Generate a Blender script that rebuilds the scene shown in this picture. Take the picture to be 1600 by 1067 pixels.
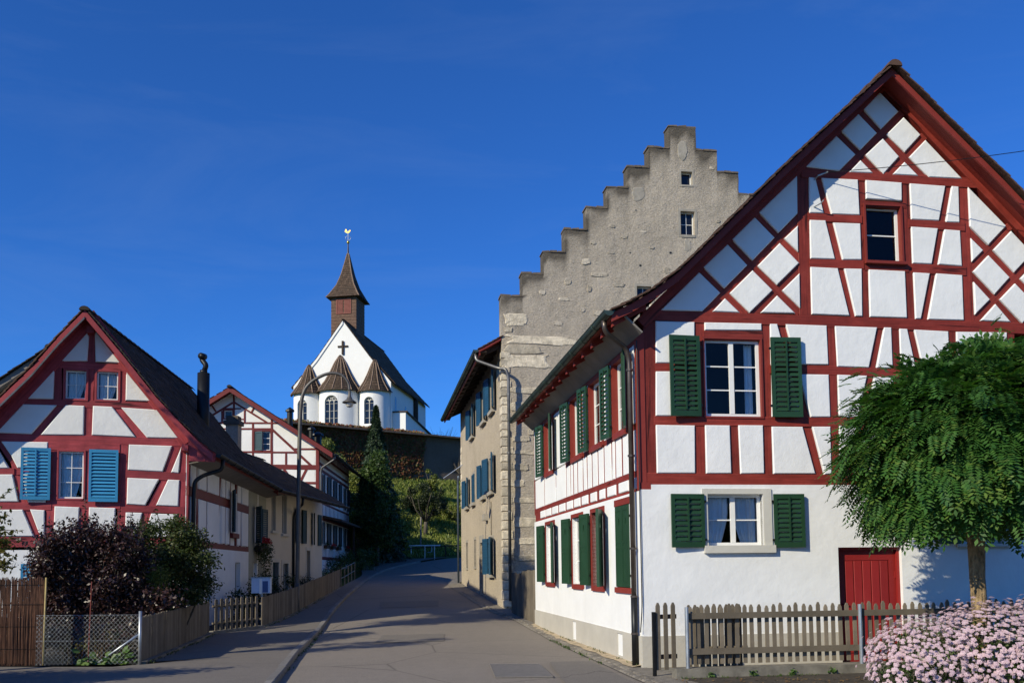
import bpy, bmesh, math, random
import numpy as np
from mathutils import Vector, Matrix, noise

# ------------------------------------------------------------------ scene, camera, sky, sun
scene = bpy.context.scene
for o in list(bpy.data.objects):
    bpy.data.objects.remove(o, do_unlink=True)
COL = scene.collection
random.seed(7)
RNG = np.random.default_rng(11)

EYE = 1.7
cam_data = bpy.data.cameras.new('camera')
cam = bpy.data.objects.new('camera', cam_data)
COL.objects.link(cam)
scene.camera = cam
cam_data.sensor_width = 36.0
cam_data.lens = 32.0
cam_data.shift_y = 0.1607
cam_data.clip_start = 0.1
cam_data.clip_end = 6000
PITCH, ROLL = math.radians(3.9), 0.0113
_r0 = Vector((1, 0, 0)); _u0 = Vector((0, -math.sin(PITCH), math.cos(PITCH))); _f = Vector((0, math.cos(PITCH), math.sin(PITCH)))
_r = _r0 * math.cos(ROLL) - _u0 * math.sin(ROLL)
_u = _r0 * math.sin(ROLL) + _u0 * math.cos(ROLL)
cam.matrix_world = Matrix(((_r.x, _u.x, -_f.x, 0), (_r.y, _u.y, -_f.y, 0), (_r.z, _u.z, -_f.z, EYE), (0, 0, 0, 1)))

SUN_AZ, SUN_EL = math.radians(46), math.radians(29)      # light travels towards +Y turned 46 degrees to +X
world = bpy.data.worlds.new('World')
scene.world = world
world.use_nodes = True
wn, wl = world.node_tree.nodes, world.node_tree.links
wn.clear()
w_out = wn.new('ShaderNodeOutputWorld'); w_bg = wn.new('ShaderNodeBackground'); sky = wn.new('ShaderNodeTexSky')
sky.sky_type = 'NISHITA'
sky.sun_disc = False
sky.sun_elevation = SUN_EL
sky.sun_rotation = math.pi + SUN_AZ
sky.air_density = 1.0
sky.dust_density = 0.05
sky.ozone_density = 4.0
sky.altitude = 400
w_bg.inputs['Strength'].default_value = 0.079
w_tint = wn.new('ShaderNodeMix'); w_tint.data_type = 'RGBA'; w_tint.blend_type = 'MULTIPLY'; w_tint.inputs[0].default_value = 1.0
w_tint.inputs[7].default_value = (0.36, 0.97, 1.9, 1)          # deep polarised blue, even over the whole sky
wl.new(sky.outputs[0], w_tint.inputs[6]); 
w_co = wn.new('ShaderNodeTexCoord'); w_mp = wn.new('ShaderNodeMapping'); w_mp.inputs['Scale'].default_value = (1.0, 1.0, 4.5); w_mp.inputs['Rotation'].default_value = (0.25, 0.35, 0.4)
w_nz = wn.new('ShaderNodeTexNoise'); w_nz.inputs['Scale'].default_value = 2.6; w_nz.inputs['Detail'].default_value = 7; w_nz.inputs['Roughness'].default_value = 0.62; w_nz.inputs['Distortion'].default_value = 0.8
w_rp = wn.new('ShaderNodeValToRGB'); w_rp.color_ramp.elements[0].position = 0.50; w_rp.color_ramp.elements[0].color = (0, 0, 0, 1); w_rp.color_ramp.elements[1].position = 0.85; w_rp.color_ramp.elements[1].color = (0.075, 0.075, 0.075, 1)
w_ci = wn.new('ShaderNodeMix'); w_ci.data_type = 'RGBA'; w_ci.inputs[7].default_value = (5.0, 6.6, 9.0, 1)                  # thin high wisps
wl.new(w_co.outputs['Generated'], w_mp.inputs[0]); wl.new(w_mp.outputs[0], w_nz.inputs['Vector']); wl.new(w_nz.outputs[0], w_rp.inputs[0])
wl.new(w_rp.outputs[0], w_ci.inputs[0]); wl.new(w_tint.outputs[2], w_ci.inputs[6]); wl.new(w_ci.outputs[2], w_bg.inputs['Color'])
wl.new(w_bg.outputs[0], w_out.inputs[0])

sun_data = bpy.data.lights.new('sun', 'SUN')
sun_data.energy = 4.95
sun_data.angle = math.radians(0.53)
sun_data.color = (1.0, 0.92, 0.71)
sun = bpy.data.objects.new('sun', sun_data)
COL.objects.link(sun)
_d = Vector((math.sin(SUN_AZ) * math.cos(SUN_EL), math.cos(SUN_AZ) * math.cos(SUN_EL), -math.sin(SUN_EL)))
sun.rotation_euler = _d.to_track_quat('-Z', 'Y').to_euler()
sun.location = (-30, -30, 40)

vs = scene.view_settings
vs.view_transform = 'Standard'; vs.look = 'None'; vs.gamma = 1.0; vs.exposure = 0.0
try:
    vs.use_curve_mapping = False
except Exception:
    pass
scene.render.engine = 'CYCLES'
scene.render.resolution_x, scene.render.resolution_y = 1024, 682
scene.cycles.max_bounces = 6
scene.cycles.transparent_max_bounces = 12

RIGHT_CORNER = (2.195,15.517,0.0)
RIGHT_PANELS = [[(4.713,10.354),(5.067,10.014),(4.708,9.659),(4.375,10.008)],[(4.27,9.918),(4.621,9.577),(4.283,9.238),(3.921,9.573)],[(3.824,9.477),(4.185,9.149),(3.853,8.82),(3.207,8.863)],[(5.168,9.91),(5.491,9.595),(5.16,9.25),(4.813,9.562)],[(4.736,9.481),(5.042,9.157),(4.719,8.813),(4.38,9.149)],[(4.282,9.046),(4.515,8.818),(4.046,8.808)],[(5.585,9.503),(6.288,8.805),(5.619,8.8),(5.24,9.157)],[(5.149,9.062),(5.409,8.814),(4.898,8.812)],[(2.21,7.887),(2.576,7.531),(2.15,7.099),(1.776,7.464)],[(1.689,7.374),(2.046,7.008),(1.611,6.577),(1.23,6.94)],[(1.151,6.849),(1.531,6.492),(1.192,6.153),(0.436,6.147)],[(3.04,8.695),(3.025,7.992),(2.655,7.623),(2.293,7.979)],[(2.671,7.437),(3.023,7.085),(2.594,6.674),(2.24,7.004)],[(2.144,6.92),(2.506,6.573),(2.067,6.154),(1.704,6.492)],[(3.024,7.771),(3.014,7.293),(2.758,7.524)],[(3.027,6.899),(3.017,6.27),(2.688,6.575)],[(1.617,6.398),(1.882,6.148),(1.381,6.155)],[(2.59,6.48),(2.918,6.169),(2.27,6.16)],[(3.269,8.676),(3.389,8.669),(3.529,8.022),(3.253,8.013)],[(3.511,8.675),(4.213,8.681),(4.222,8.019),(3.676,8.011)],[(4.361,8.682),(5.073,8.669),(5.061,8.323),(4.359,8.329)],[(3.253,7.887),(3.556,7.89),(3.714,7.182),(3.243,7.175)],[(3.705,7.857),(4.228,7.863),(4.224,7.191),(3.859,7.177)],[(3.237,7.025),(3.76,7.018),(3.951,6.156),(3.229,6.161)],[(3.885,7.019),(4.223,7.025),(4.2,6.153),(4.066,6.153)],[(4.358,7.019),(5.067,7.013),(5.067,6.147),(4.344,6.147)],[(5.231,8.663),(5.942,8.65),(5.781,7.986),(5.232,7.985)],[(6.075,8.657),(6.208,8.651),(6.194,7.969),(5.919,7.965)],[(5.223,7.85),(5.755,7.841),(5.6,7.165),(5.221,7.164)],[(5.889,7.828),(6.198,7.82),(6.203,7.15),(5.735,7.165)],[(5.228,6.998),(5.555,6.991),(5.34,6.139),(5.232,6.135)],[(5.684,6.996),(6.201,6.98),(6.191,6.137),(5.476,6.132)],[(6.401,8.655),(7.14,7.949),(6.762,7.577),(6.4,7.911)],[(6.409,7.687),(6.649,7.466),(6.41,7.245)],[(7.238,7.857),(7.645,7.449),(7.258,7.073),(6.854,7.48)],[(6.752,7.375),(7.161,6.974),(6.837,6.645),(6.424,7.055)],[(6.426,6.866),(6.738,6.544),(6.425,6.254)],[(7.267,6.863),(7.706,6.431),(7.374,6.12),(6.937,6.551)],[(6.845,6.461),(7.14,6.132),(6.529,6.141)],[(7.375,6.954),(7.765,7.325),(8.147,6.968),(7.769,6.599)],[(0.34,5.953),(1.046,5.956),(1.027,5.228),(0.328,5.217)],[(0.325,5.07),(1.021,5.084),(1.006,4.298),(0.307,4.294)],[(1.226,5.957),(2.279,5.966),(2.278,5.84),(1.227,5.817)],[(0.304,4.137),(1.004,4.135),(0.989,3.304),(0.306,3.301)],[(1.189,4.143),(1.639,4.144),(1.645,3.303),(1.19,3.299)],[(1.797,4.15),(2.25,4.152),(2.246,3.305),(1.812,3.297)],[(2.413,4.132),(2.988,4.133),(3.197,3.303),(2.42,3.3)],[(3.169,4.139),(3.511,4.143),(3.502,3.3),(3.37,3.293)],[(2.438,5.964),(2.573,5.967),(2.76,5.223),(2.43,5.216)],[(2.731,5.968),(3.507,5.964),(3.515,5.255),(2.911,5.248)],[(2.957,5.073),(3.513,5.077),(3.517,4.315),(3.147,4.31)],[(2.444,5.059),(2.803,5.066),(2.969,4.313),(2.42,4.306)],[(3.664,5.961),(4.476,5.958),(4.284,5.217),(3.682,5.226)],[(4.612,5.962),(4.752,5.963),(4.75,5.218),(4.434,5.22)],[(4.908,5.948),(5.063,5.945),(5.2,5.228),(4.907,5.226)],[(5.197,5.938),(5.871,5.922),(5.871,5.246),(5.34,5.235)],[(3.681,5.08),(4.245,5.072),(4.048,4.322),(3.682,4.317)],[(4.385,5.055),(4.744,5.053),(4.738,4.325),(4.195,4.318)],[(3.681,4.162),(4.005,4.16),(3.776,3.293),(3.661,3.293)],[(4.152,4.162),(4.731,4.163),(4.706,3.297),(3.91,3.294)],[(4.906,5.05),(5.231,5.056),(5.374,4.333),(4.887,4.327)],[(5.395,5.059),(5.862,5.057),(5.839,4.328),(5.512,4.324)],[(4.892,4.165),(5.417,4.171),(5.601,3.289),(4.866,3.286)],[(5.554,4.161),(5.831,4.164),(5.802,3.289),(5.702,3.289)],[(6.03,5.92),(7.047,5.935),(6.978,4.378),(5.98,4.365)],[(5.996,4.166),(6.954,4.165),(6.92,3.282),(5.965,3.278)]]
RIGHT_BEAMS = [(3.125,8.766,6.634,8.74,0.181),(0.109,6.052,8.592,6.019,0.188),(0.318,5.139,1.046,5.149,0.146),(2.412,5.161,5.992,5.136,0.151),(0.274,4.211,6.984,4.248,0.155),(0.07,3.202,8.42,3.157,0.2),(1.213,5.731,2.299,5.743,0.154),(4.267,8.247,5.147,8.247,0.096),(3.231,7.948,4.267,7.943,0.137),(5.182,7.913,6.306,7.897,0.151),(3.225,7.096,4.271,7.107,0.147),(5.209,7.077,6.291,7.064,0.162),(4.294,7.066,5.145,7.063,0.113)]
RIGHT_POSTS = [(0.242,6.106,0.181,3.103,0.217),(1.137,5.963,1.081,3.249,0.18),(2.361,5.986,2.315,3.254,0.166),(1.719,4.173,1.722,3.252,0.17),(3.593,5.975,3.569,3.247,0.17),(4.834,5.975,4.778,3.251,0.162),(5.956,5.971,5.862,3.232,0.158),(7.127,5.955,7.02,3.235,0.168),(3.158,8.851,3.124,6.148,0.214),(4.292,8.721,4.269,6.135,0.149),(5.147,8.693,5.154,6.126,0.165),(6.309,8.73,6.309,6.124,0.2)]
RIGHT_BRACES = [(2.655,6.006,3.28,3.246,0.164),(4.542,6.002,3.835,3.248,0.145),(5.135,5.983,5.65,3.254,0.152),(3.454,8.712,4.009,6.116,0.138),(6.01,8.702,5.405,6.109,0.138),(1.223,6.096,3.071,7.923,0.137),(1.708,7.437,3.01,6.179,0.14),(1.162,6.919,2.002,6.125,0.138),(2.237,7.955,3.045,7.165,0.142),(2.132,6.124,3.064,7.025,0.131),(3.902,8.772,5.16,10.011,0.141),(4.287,9.997,5.552,8.775,0.144),(3.845,9.553,4.652,8.788,0.142),(4.778,8.776,5.589,9.598,0.136),(6.343,7.078,7.247,7.963,0.132),(6.425,6.145,7.815,7.505,0.132),(6.355,7.845,7.596,6.657,0.145),(6.378,7.001,7.29,6.092,0.144)]
RIGHT_RAFTERS = [(0.083,5.899,4.947,10.687,0.194),(4.888,10.487,9.271,6.16,0.227)]
RIGHT_RECTS = {'attic':(4.337,5.022,7.175,8.214),'upper':(1.21,2.24,4.302,5.671),'lower':(1.184,2.196,2.05,2.943),'lower_surround':(1.087,2.346,2.05,3.033),'lower_sill':(1.1,2.38,1.932,2.044),'door':(3.563,4.764,-0.089,2.003),'sh_ul':(0.544,1.1,4.285,5.693),'sh_ur':(2.412,2.957,4.292,5.708),'sh_ll':(0.508,1.109,2.024,2.938),'sh_lr':(2.377,2.925,2.009,2.939),'win2':(7.116,8.269,4.352,5.742)}
LEFT_CORNER = (-8.553,24.0,0.0)
LEFT_PANELS = [[(-2.537,7.943),(-2.495,7.825),(-2.523,7.182),(-3.146,7.143)],[(-2.361,8.024),(-1.715,7.17),(-2.325,7.177)],[(-3.291,6.933),(-3.308,6.159),(-3.899,6.144)],[(-1.583,6.969),(-0.966,6.19),(-1.585,6.191)],[(-4.0,5.995),(-3.22,6.002),(-3.791,5.24),(-4.594,5.249)],[(-3.011,6.015),(-2.572,6.011),(-2.575,5.249),(-3.575,5.226)],[(-2.366,6.018),(-1.907,6.013),(-1.322,5.233),(-2.381,5.254)],[(-1.695,6.002),(-0.809,5.973),(-0.264,5.231),(-1.048,5.226)],[(-4.475,5.034),(-3.405,5.045),(-3.404,4.383),(-4.092,4.37),(-4.235,4.666)],[(-4.661,4.929),(-4.523,4.796),(-4.282,4.36),(-4.647,4.344)],[(-4.643,4.196),(-4.197,4.204),(-4.045,3.513),(-4.626,3.508)],[(-3.993,4.207),(-3.415,4.217),(-3.427,3.504),(-3.826,3.5)],[(-4.622,3.312),(-3.945,3.317),(-3.675,2.641),(-4.605,2.642)],[(-3.781,3.327),(-3.445,3.305),(-3.436,2.641),(-3.533,2.641)],[(-3.217,3.408),(-2.638,3.387),(-2.657,2.634),(-3.229,2.635)],[(-2.412,3.389),(-1.784,3.372),(-1.792,2.633),(-2.418,2.634)],[(-1.485,5.035),(-0.425,5.025),(-0.653,4.336),(-1.503,4.367)],[(-0.192,5.015),(-0.251,4.305),(-0.445,4.324)],[(-1.508,4.163),(-0.739,4.138),(-1.066,3.447),(-1.517,3.474)],[(-0.517,4.132),(-0.228,4.121),(-0.255,3.428),(-0.803,3.449)],[(-1.534,3.262),(-1.136,3.252),(-1.258,2.632),(-1.547,2.633)],[(-0.917,3.237),(-0.267,3.216),(-0.274,2.615),(-1.083,2.632)]]
LEFT_BEAMS = [(-3.253,7.073,-1.603,7.048,0.177),(-4.002,6.07,-0.82,6.07,0.167),(-5.645,5.137,0.021,5.132,0.207),(-3.402,4.956,-1.708,4.925,0.216),(-5.621,4.274,-4.165,4.277,0.153),(-4.107,4.278,-3.314,4.268,0.155),(-5.598,3.423,-3.295,3.401,0.177),(-3.267,3.483,-1.668,3.456,0.198),(-1.558,4.25,-0.08,4.216,0.211),(-1.543,3.365,-0.101,3.325,0.185),(-5.574,2.528,-0.026,2.429,0.261)]
LEFT_POSTS = [(-2.425,8.138,-2.47,5.197,0.19),(-3.217,7.017,-3.202,6.053,0.165),(-1.682,7.078,-1.673,6.079,0.171),(-0.1,5.145,-0.152,2.346,0.223),(-1.617,5.07,-1.62,2.435,0.216),(-3.293,5.057,-3.314,2.522,0.207),(-2.502,4.913,-2.489,3.424,0.128),(-2.528,3.457,-2.532,2.52,0.218)]
LEFT_BRACES = [(-3.09,6.057,-3.732,5.177,0.169),(-1.835,6.056,-1.137,5.184,0.186),(-0.298,5.072,-0.587,4.114,0.183),(-0.587,4.114,-0.999,3.268,0.183),(-0.984,3.302,-1.281,2.434,0.181),(-4.532,5.088,-4.171,4.512,0.15),(-4.171,4.512,-4.022,3.736,0.146),(-4.022,3.736,-3.571,2.523,0.147)]
LEFT_RAFTERS = [(-2.337,8.364,-5.073,4.928,0.338),(-2.523,8.437,-0.059,5.112,0.311)]
LEFT_RECTS = {'attic_l':(-3.032,-2.54,6.189,6.926),'attic_r':(-2.289,-1.772,6.19,6.931),'main':(-3.149,-2.556,3.61,4.821),'sh_l':(-3.996,-3.32,3.561,4.883),'sh_r':(-2.421,-1.727,3.527,4.874),'ground':(-3.398,-2.808,0.66,1.953)}
FAR_CORNER = (-9.998,47.0,0.0)
FAR_TIMBERS = [(-4.396,10.945,-4.381,9.334,0.098),(-4.831,10.123,-4.011,10.121,0.074),(-4.441,10.441,-5.808,9.574,0.101),(-4.352,10.441,-2.691,9.394,0.1),(-5.505,10.277,-5.305,9.974,0.082),(-3.5,9.901,-3.322,10.236,0.083),(-4.994,10.007,-4.988,9.404,0.092),(-3.833,10.036,-3.827,9.399,0.092),(-4.367,9.569,-3.809,9.566,0.067),(-6.524,9.393,-1.802,9.357,0.087),(-6.52,9.076,-2.458,9.058,0.087),(-4.086,9.333,-4.061,6.564,0.098),(-3.403,9.33,-3.381,6.559,0.105),(-2.442,9.561,-2.423,6.719,0.105),(-6.506,7.909,-0.938,7.811,0.093),(-1.31,8.001,-0.016,7.994,0.094),(-2.392,9.007,-0.375,7.106,0.125),(-6.496,7.145,0.02,7.037,0.25),(-1.694,7.816,-1.691,7.148,0.099),(-0.082,8.075,-0.072,5.039,0.165),(-1.801,6.948,-1.325,6.279,0.131),(-0.638,6.941,-0.931,6.343,0.132),(-1.915,6.237,-0.076,6.224,0.12)]
# ------------------------------------------------------------------ helpers
WM = {}                                    # world matrix of every object that was linked


def place(o, parent=None, m=None):
    m = m if m is not None else Matrix.Identity(4)
    COL.objects.link(o)
    WM[o.name] = m.copy()
    if parent is not None:
        o.parent = parent
        o.matrix_parent_inverse = WM[parent.name].inverted()
    o.matrix_basis = m
    return o


def tag(o, label=None, cat=None, group=None, kind=None):
    if label: o['label'] = label
    if cat: o['category'] = cat
    if group: o['group'] = group
    if kind: o['kind'] = kind
    return o


def thing(name, loc, label, cat, group=None):
    o = bpy.data.objects.new(name, None)
    o.empty_display_size = 0.3
    place(o, None, Matrix.Translation(Vector(loc)))
    return tag(o, label, cat, group)


def mk(name, verts, faces, mat, parent=None, smooth=False, kind=None):
    """one mesh object from world coordinates, its origin at the middle of its box"""
    v = np.array([tuple(p) for p in verts], dtype=float).reshape(-1, 3)
    c = (v.min(0) + v.max(0)) / 2
    me = bpy.data.meshes.new(name)
    me.from_pydata((v - c).tolist(), [], faces)
    me.materials.append(mat)
    if smooth:
        me.polygons.foreach_set('use_smooth', [True] * len(me.polygons))
    me.update()
    o = bpy.data.objects.new(name, me)
    place(o, parent, Matrix.Translation(Vector(c.tolist())))
    if kind: o['kind'] = kind
    return o


def mk_np(name, v, f, mat, parent=None, smooth=False, kind=None):
    """fast version for big arrays: v (n,3), f (m,k)"""
    c = (v.min(0) + v.max(0)) / 2
    v = (v - c).astype(np.float32)
    me = bpy.data.meshes.new(name)
    n, k = f.shape
    me.vertices.add(len(v)); me.loops.add(n * k); me.polygons.add(n)
    me.vertices.foreach_set('co', v.ravel())
    me.loops.foreach_set('vertex_index', f.astype(np.int32).ravel())
    me.polygons.foreach_set('loop_start', np.arange(0, n * k, k, dtype=np.int32))
    try:
        me.polygons.foreach_set('loop_total', np.full(n, k, dtype=np.int32))
    except Exception:
        pass
    if smooth:
        me.polygons.foreach_set('use_smooth', np.ones(n, dtype=bool))
    me.materials.append(mat)
    me.update(calc_edges=True)
    me.validate()
    o = bpy.data.objects.new(name, me)
    place(o, parent, Matrix.Translation(Vector(c.tolist())))
    if kind: o['kind'] = kind
    return o


def inst(name, me, m, parent=None):
    """another object on shared mesh data, with world matrix m"""
    return place(bpy.data.objects.new(name, me), parent, m)


def mesh_of(name, verts, faces, mat, smooth=False):
    me = bpy.data.meshes.new(name)
    me.from_pydata([tuple(p) for p in verts], [], faces)
    me.materials.append(mat)
    if smooth:
        me.polygons.foreach_set('use_smooth', [True] * len(me.polygons))
    me.update()
    return me


class Wall:
    """upright plane: origin, u along it, n outwards"""
    def __init__(s, O, deg):
        a = math.radians(deg)
        s.O = Vector(O); s.U = Vector((math.cos(a), math.sin(a), 0)); s.N = Vector((math.sin(a), -math.cos(a), 0)); s.deg = deg

    def P(s, u, v, n=0.0):
        return s.O + s.U * u + s.N * n + Vector((0, 0, v))


class MB:
    """collects shapes into one mesh"""
    def __init__(s): s.v = []; s.f = []

    def add(s, v, f):
        b = len(s.v); s.v += [tuple(p) for p in v]; s.f += [tuple(i + b for i in q) for q in f]; return s

    def box8(s, c):
        return s.add(c, [(0, 3, 2, 1), (4, 5, 6, 7), (0, 1, 5, 4), (1, 2, 6, 5), (2, 3, 7, 6), (3, 0, 4, 7)])

    def wbox(s, w, u0, u1, v0, v1, n0, n1):
        return s.box8([w.P(u0, v0, n0), w.P(u1, v0, n0), w.P(u1, v0, n1), w.P(u0, v0, n1), w.P(u0, v1, n0), w.P(u1, v1, n0), w.P(u1, v1, n1), w.P(u0, v1, n1)])

    def box(s, x0, x1, y0, y1, z0, z1):
        return s.box8([(x0, y0, z0), (x1, y0, z0), (x1, y1, z0), (x0, y1, z0), (x0, y0, z1), (x1, y0, z1), (x1, y1, z1), (x0, y1, z1)])

    def tube(s, pts, r, k=8, cap=True):
        pts = [Vector(p) for p in pts]; n = len(pts)
        rad = r if isinstance(r, (list, tuple)) else [r] * n
        up = Vector((0.13, 0.07, 1)); rings = []
        for i, p in enumerate(pts):
            t = (pts[min(i + 1, n - 1)] - pts[max(i - 1, 0)])
            t = t.normalized() if t.length > 1e-9 else Vector((0, 0, 1))
            ref = up if abs(t.z) < 0.95 else Vector((1, 0.05, 0))
            a = t.cross(ref).normalized(); b = t.cross(a).normalized()
            rings.append([p + (a * math.cos(2 * math.pi * j / k) + b * math.sin(2 * math.pi * j / k)) * rad[i] for j in range(k)])
        # keep the rings from twisting
        for i in range(1, n):
            best = min(range(k), key=lambda q: sum((rings[i][(j + q) % k] - rings[i - 1][j]).length for j in range(0, k, 2)))
            rings[i] = rings[i][best:] + rings[i][:best]
        v = [q for r_ in rings for q in r_]; f = []
        for i in range(n - 1):
            for j in range(k):
                f.append((i * k + j, i * k + (j + 1) % k, (i + 1) * k + (j + 1) % k, (i + 1) * k + j))
        if cap:
            f.append(tuple(range(k - 1, -1, -1))); f.append(tuple((n - 1) * k + j for j in range(k)))
        return s.add(v, f)

    def lathe(s, c, prof, k=16, a0=0.0, a1=2 * math.pi):
        full = abs(a1 - a0 - 2 * math.pi) < 1e-6
        m = k if full else k + 1; v = []; f = []
        for (r, z) in prof:
            for j in range(m):
                a = a0 + (a1 - a0) * j / k
                v.append((c[0] + r * math.cos(a), c[1] + r * math.sin(a), c[2] + z))
        for i in range(len(prof) - 1):
            for j in range(k):
                j2 = (j + 1) % m
                f.append((i * m + j, i * m + j2, (i + 1) * m + j2, (i + 1) * m + j))
        return s.add(v, f)

    def build(s, name, mat, parent=None, smooth=False, kind=None):
        return mk(name, s.v, s.f, mat, parent, smooth, kind)


def inset(pts, c):
    """inset a convex polygon by c"""
    n = len(pts)
    A = sum(pts[i][0] * pts[(i + 1) % n][1] - pts[(i + 1) % n][0] * pts[i][1] for i in range(n))
    sg = 1 if A > 0 else -1
    L = []
    for i in range(n):
        (x0, y0), (x1, y1) = pts[i], pts[(i + 1) % n]
        dx, dy = x1 - x0, y1 - y0; l = math.hypot(dx, dy) or 1e-9
        nx, ny = -dy / l * sg, dx / l * sg
        L.append((x0 + nx * c, y0 + ny * c, dx, dy))
    out = []
    for i in range(n):
        x0, y0, dx0, dy0 = L[i - 1]; x1, y1, dx1, dy1 = L[i]
        det = dx0 * dy1 - dy0 * dx1
        if abs(det) < 1e-9:
            out.append((x1, y1)); continue
        t = ((x1 - x0) * dy1 - (y1 - y0) * dx1) / det
        out.append((x0 + dx0 * t, y0 + dy0 * t))
    return out


def prism(w, pts, n0, n1, ch=0.0):
    """polygon on a wall pushed out from n0 to n1; ch = chamfer on the front edge"""
    k = len(pts); v = [w.P(u, q, n0) for u, q in pts]
    f = [tuple(range(k - 1, -1, -1))]
    if ch > 0:
        v += [w.P(u, q, n1 - ch) for u, q in pts] + [w.P(u, q, n1) for u, q in inset(pts, ch)]
        lv = 3
    else:
        v += [w.P(u, q, n1) for u, q in pts]; lv = 2
    for l in range(lv - 1):
        for j in range(k):
            f.append((l * k + j, l * k + (j + 1) % k, (l + 1) * k + (j + 1) % k, (l + 1) * k + j))
    f.append(tuple((lv - 1) * k + j for j in range(k)))
    return v, f


_tc = [0]


def timber(parent, w, s, mat, base=0.0, depth=0.17, name='timber', extra=0.016, wob=0.004):
    """one squared timber on a wall; s = (u0, v0, u1, v1, width)"""
    u0, v0, u1, v1, wd = s; wd += extra
    du, dv = u1 - u0, v1 - v0; l = math.hypot(du, dv); nx, ny = -dv / l * wd / 2, du / l * wd / 2
    _tc[0] += 1
    n1 = base - 0.0011 * (_tc[0] % 9)
    k = max(2, int(l / 0.55)); A, B = [], []
    for i in range(k + 1):
        t = i / k; e = wob * math.sin(i * 2.1 + _tc[0]) if 0 < i < k else 0
        e2 = wob * math.sin(i * 1.7 + _tc[0] * 2.3) if 0 < i < k else 0
        A.append((u0 + du * t + nx * (1 + e / wd * 2), v0 + dv * t + ny * (1 + e / wd * 2)))
        B.append((u0 + du * t - nx * (1 + e2 / wd * 2), v0 + dv * t - ny * (1 + e2 / wd * 2)))
    # strips front, back and both edges, with a small worn edge
    v = []; f = []
    for i in range(k + 1):
        (au, av), (bu, bv) = A[i], B[i]
        cu, cv = (bu - au) / wd * 0.008, (bv - av) / wd * 0.008
        v += [w.P(au, av, n1 - depth), w.P(au, av, n1 - 0.006), w.P(au + cu, av + cv, n1), w.P(bu - cu, bv - cv, n1), w.P(bu, bv, n1 - 0.006), w.P(bu, bv, n1 - depth)]
    for i in range(k):
        for j in range(6):
            a, b = i * 6 + j, i * 6 + (j + 1) % 6
            f.append((a, a + 6, b + 6, b))
    f.append(tuple(range(6))); f.append(tuple(k * 6 + j for j in range(5, -1, -1)))
    o = mk(name, v, f, mat, parent)
    uvl = o.data.uv_layers.new(name='grain'); off = random.uniform(0, 40); per = (0, depth, depth + .01, depth + .01 + wd, depth + .02 + wd, 2 * depth + wd)
    li = np.zeros(len(o.data.loops), dtype=np.int32); o.data.loops.foreach_get('vertex_index', li)
    uvv = np.stack([off + (li // 6) / k * l, np.array(per)[li % 6] + off], 1).astype(np.float32)
    uvl.data.foreach_set('uv', uvv.ravel())
    return o


def panel(parent, w, pts, mat, n1=0.014, depth=0.17, ch=0.014, name='plaster_panel', grow=0.0):
    if grow: pts = inset(pts, -grow)
    v, f = prism(w, pts, n1 - depth, n1, ch)
    return mk(name, v, f, mat, parent)


def holed(w, us, vsx, solid, n0, n1):
    """wall of rectangular cells (grid us x vsx) where solid(i, j); front, back and every free edge"""
    us = list(us); vsx = list(vsx); nu, nv = len(us), len(vsx)
    vid = {}; V = []; F = []

    def vert(i, j, n):
        if (i, j, n) not in vid:
            vid[(i, j, n)] = len(V); V.append(w.P(us[i], vsx[j], n1 if n else n0))
        return vid[(i, j, n)]
    S = lambda i, j: 0 <= i < nu - 1 and 0 <= j < nv - 1 and solid((us[i] + us[i + 1]) / 2, (vsx[j] + vsx[j + 1]) / 2)
    for i in range(nu - 1):
        for j in range(nv - 1):
            if not S(i, j): continue
            F.append((vert(i, j, 1), vert(i + 1, j, 1), vert(i + 1, j + 1, 1), vert(i, j + 1, 1)))
            F.append((vert(i, j, 0), vert(i, j + 1, 0), vert(i + 1, j + 1, 0), vert(i + 1, j, 0)))
            for (a, b, di, dj) in (((i, j), (i, j + 1), -1, 0), ((i + 1, j), (i + 1, j + 1), 1, 0), ((i, j), (i + 1, j), 0, -1), ((i, j + 1), (i + 1, j + 1), 0, 1)):
                if not S(i + di, j + dj):
                    F.append((vert(*a, 0), vert(*b, 0), vert(*b, 1), vert(*a, 1)))
    return V, F


def wall_rect(parent, w, u0, u1, v0, v1, holes, mat, n0=-0.3, n1=0.0, name='wall', step=None):
    us = {u0, u1}; vv = {v0, v1}
    for (a, b, c, d) in holes:
        us |= {a, b}; vv |= {c, d}
    us = sorted(x for x in us if u0 <= x <= u1); vv = sorted(x for x in vv if v0 <= x <= v1)
    ok = lambda u, v: not any(a < u < b and c < v < d for a, b, c, d in holes)
    V, F = holed(w, us, vv, ok, n0, n1)
    return mk(name, V, F, mat, parent)


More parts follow.
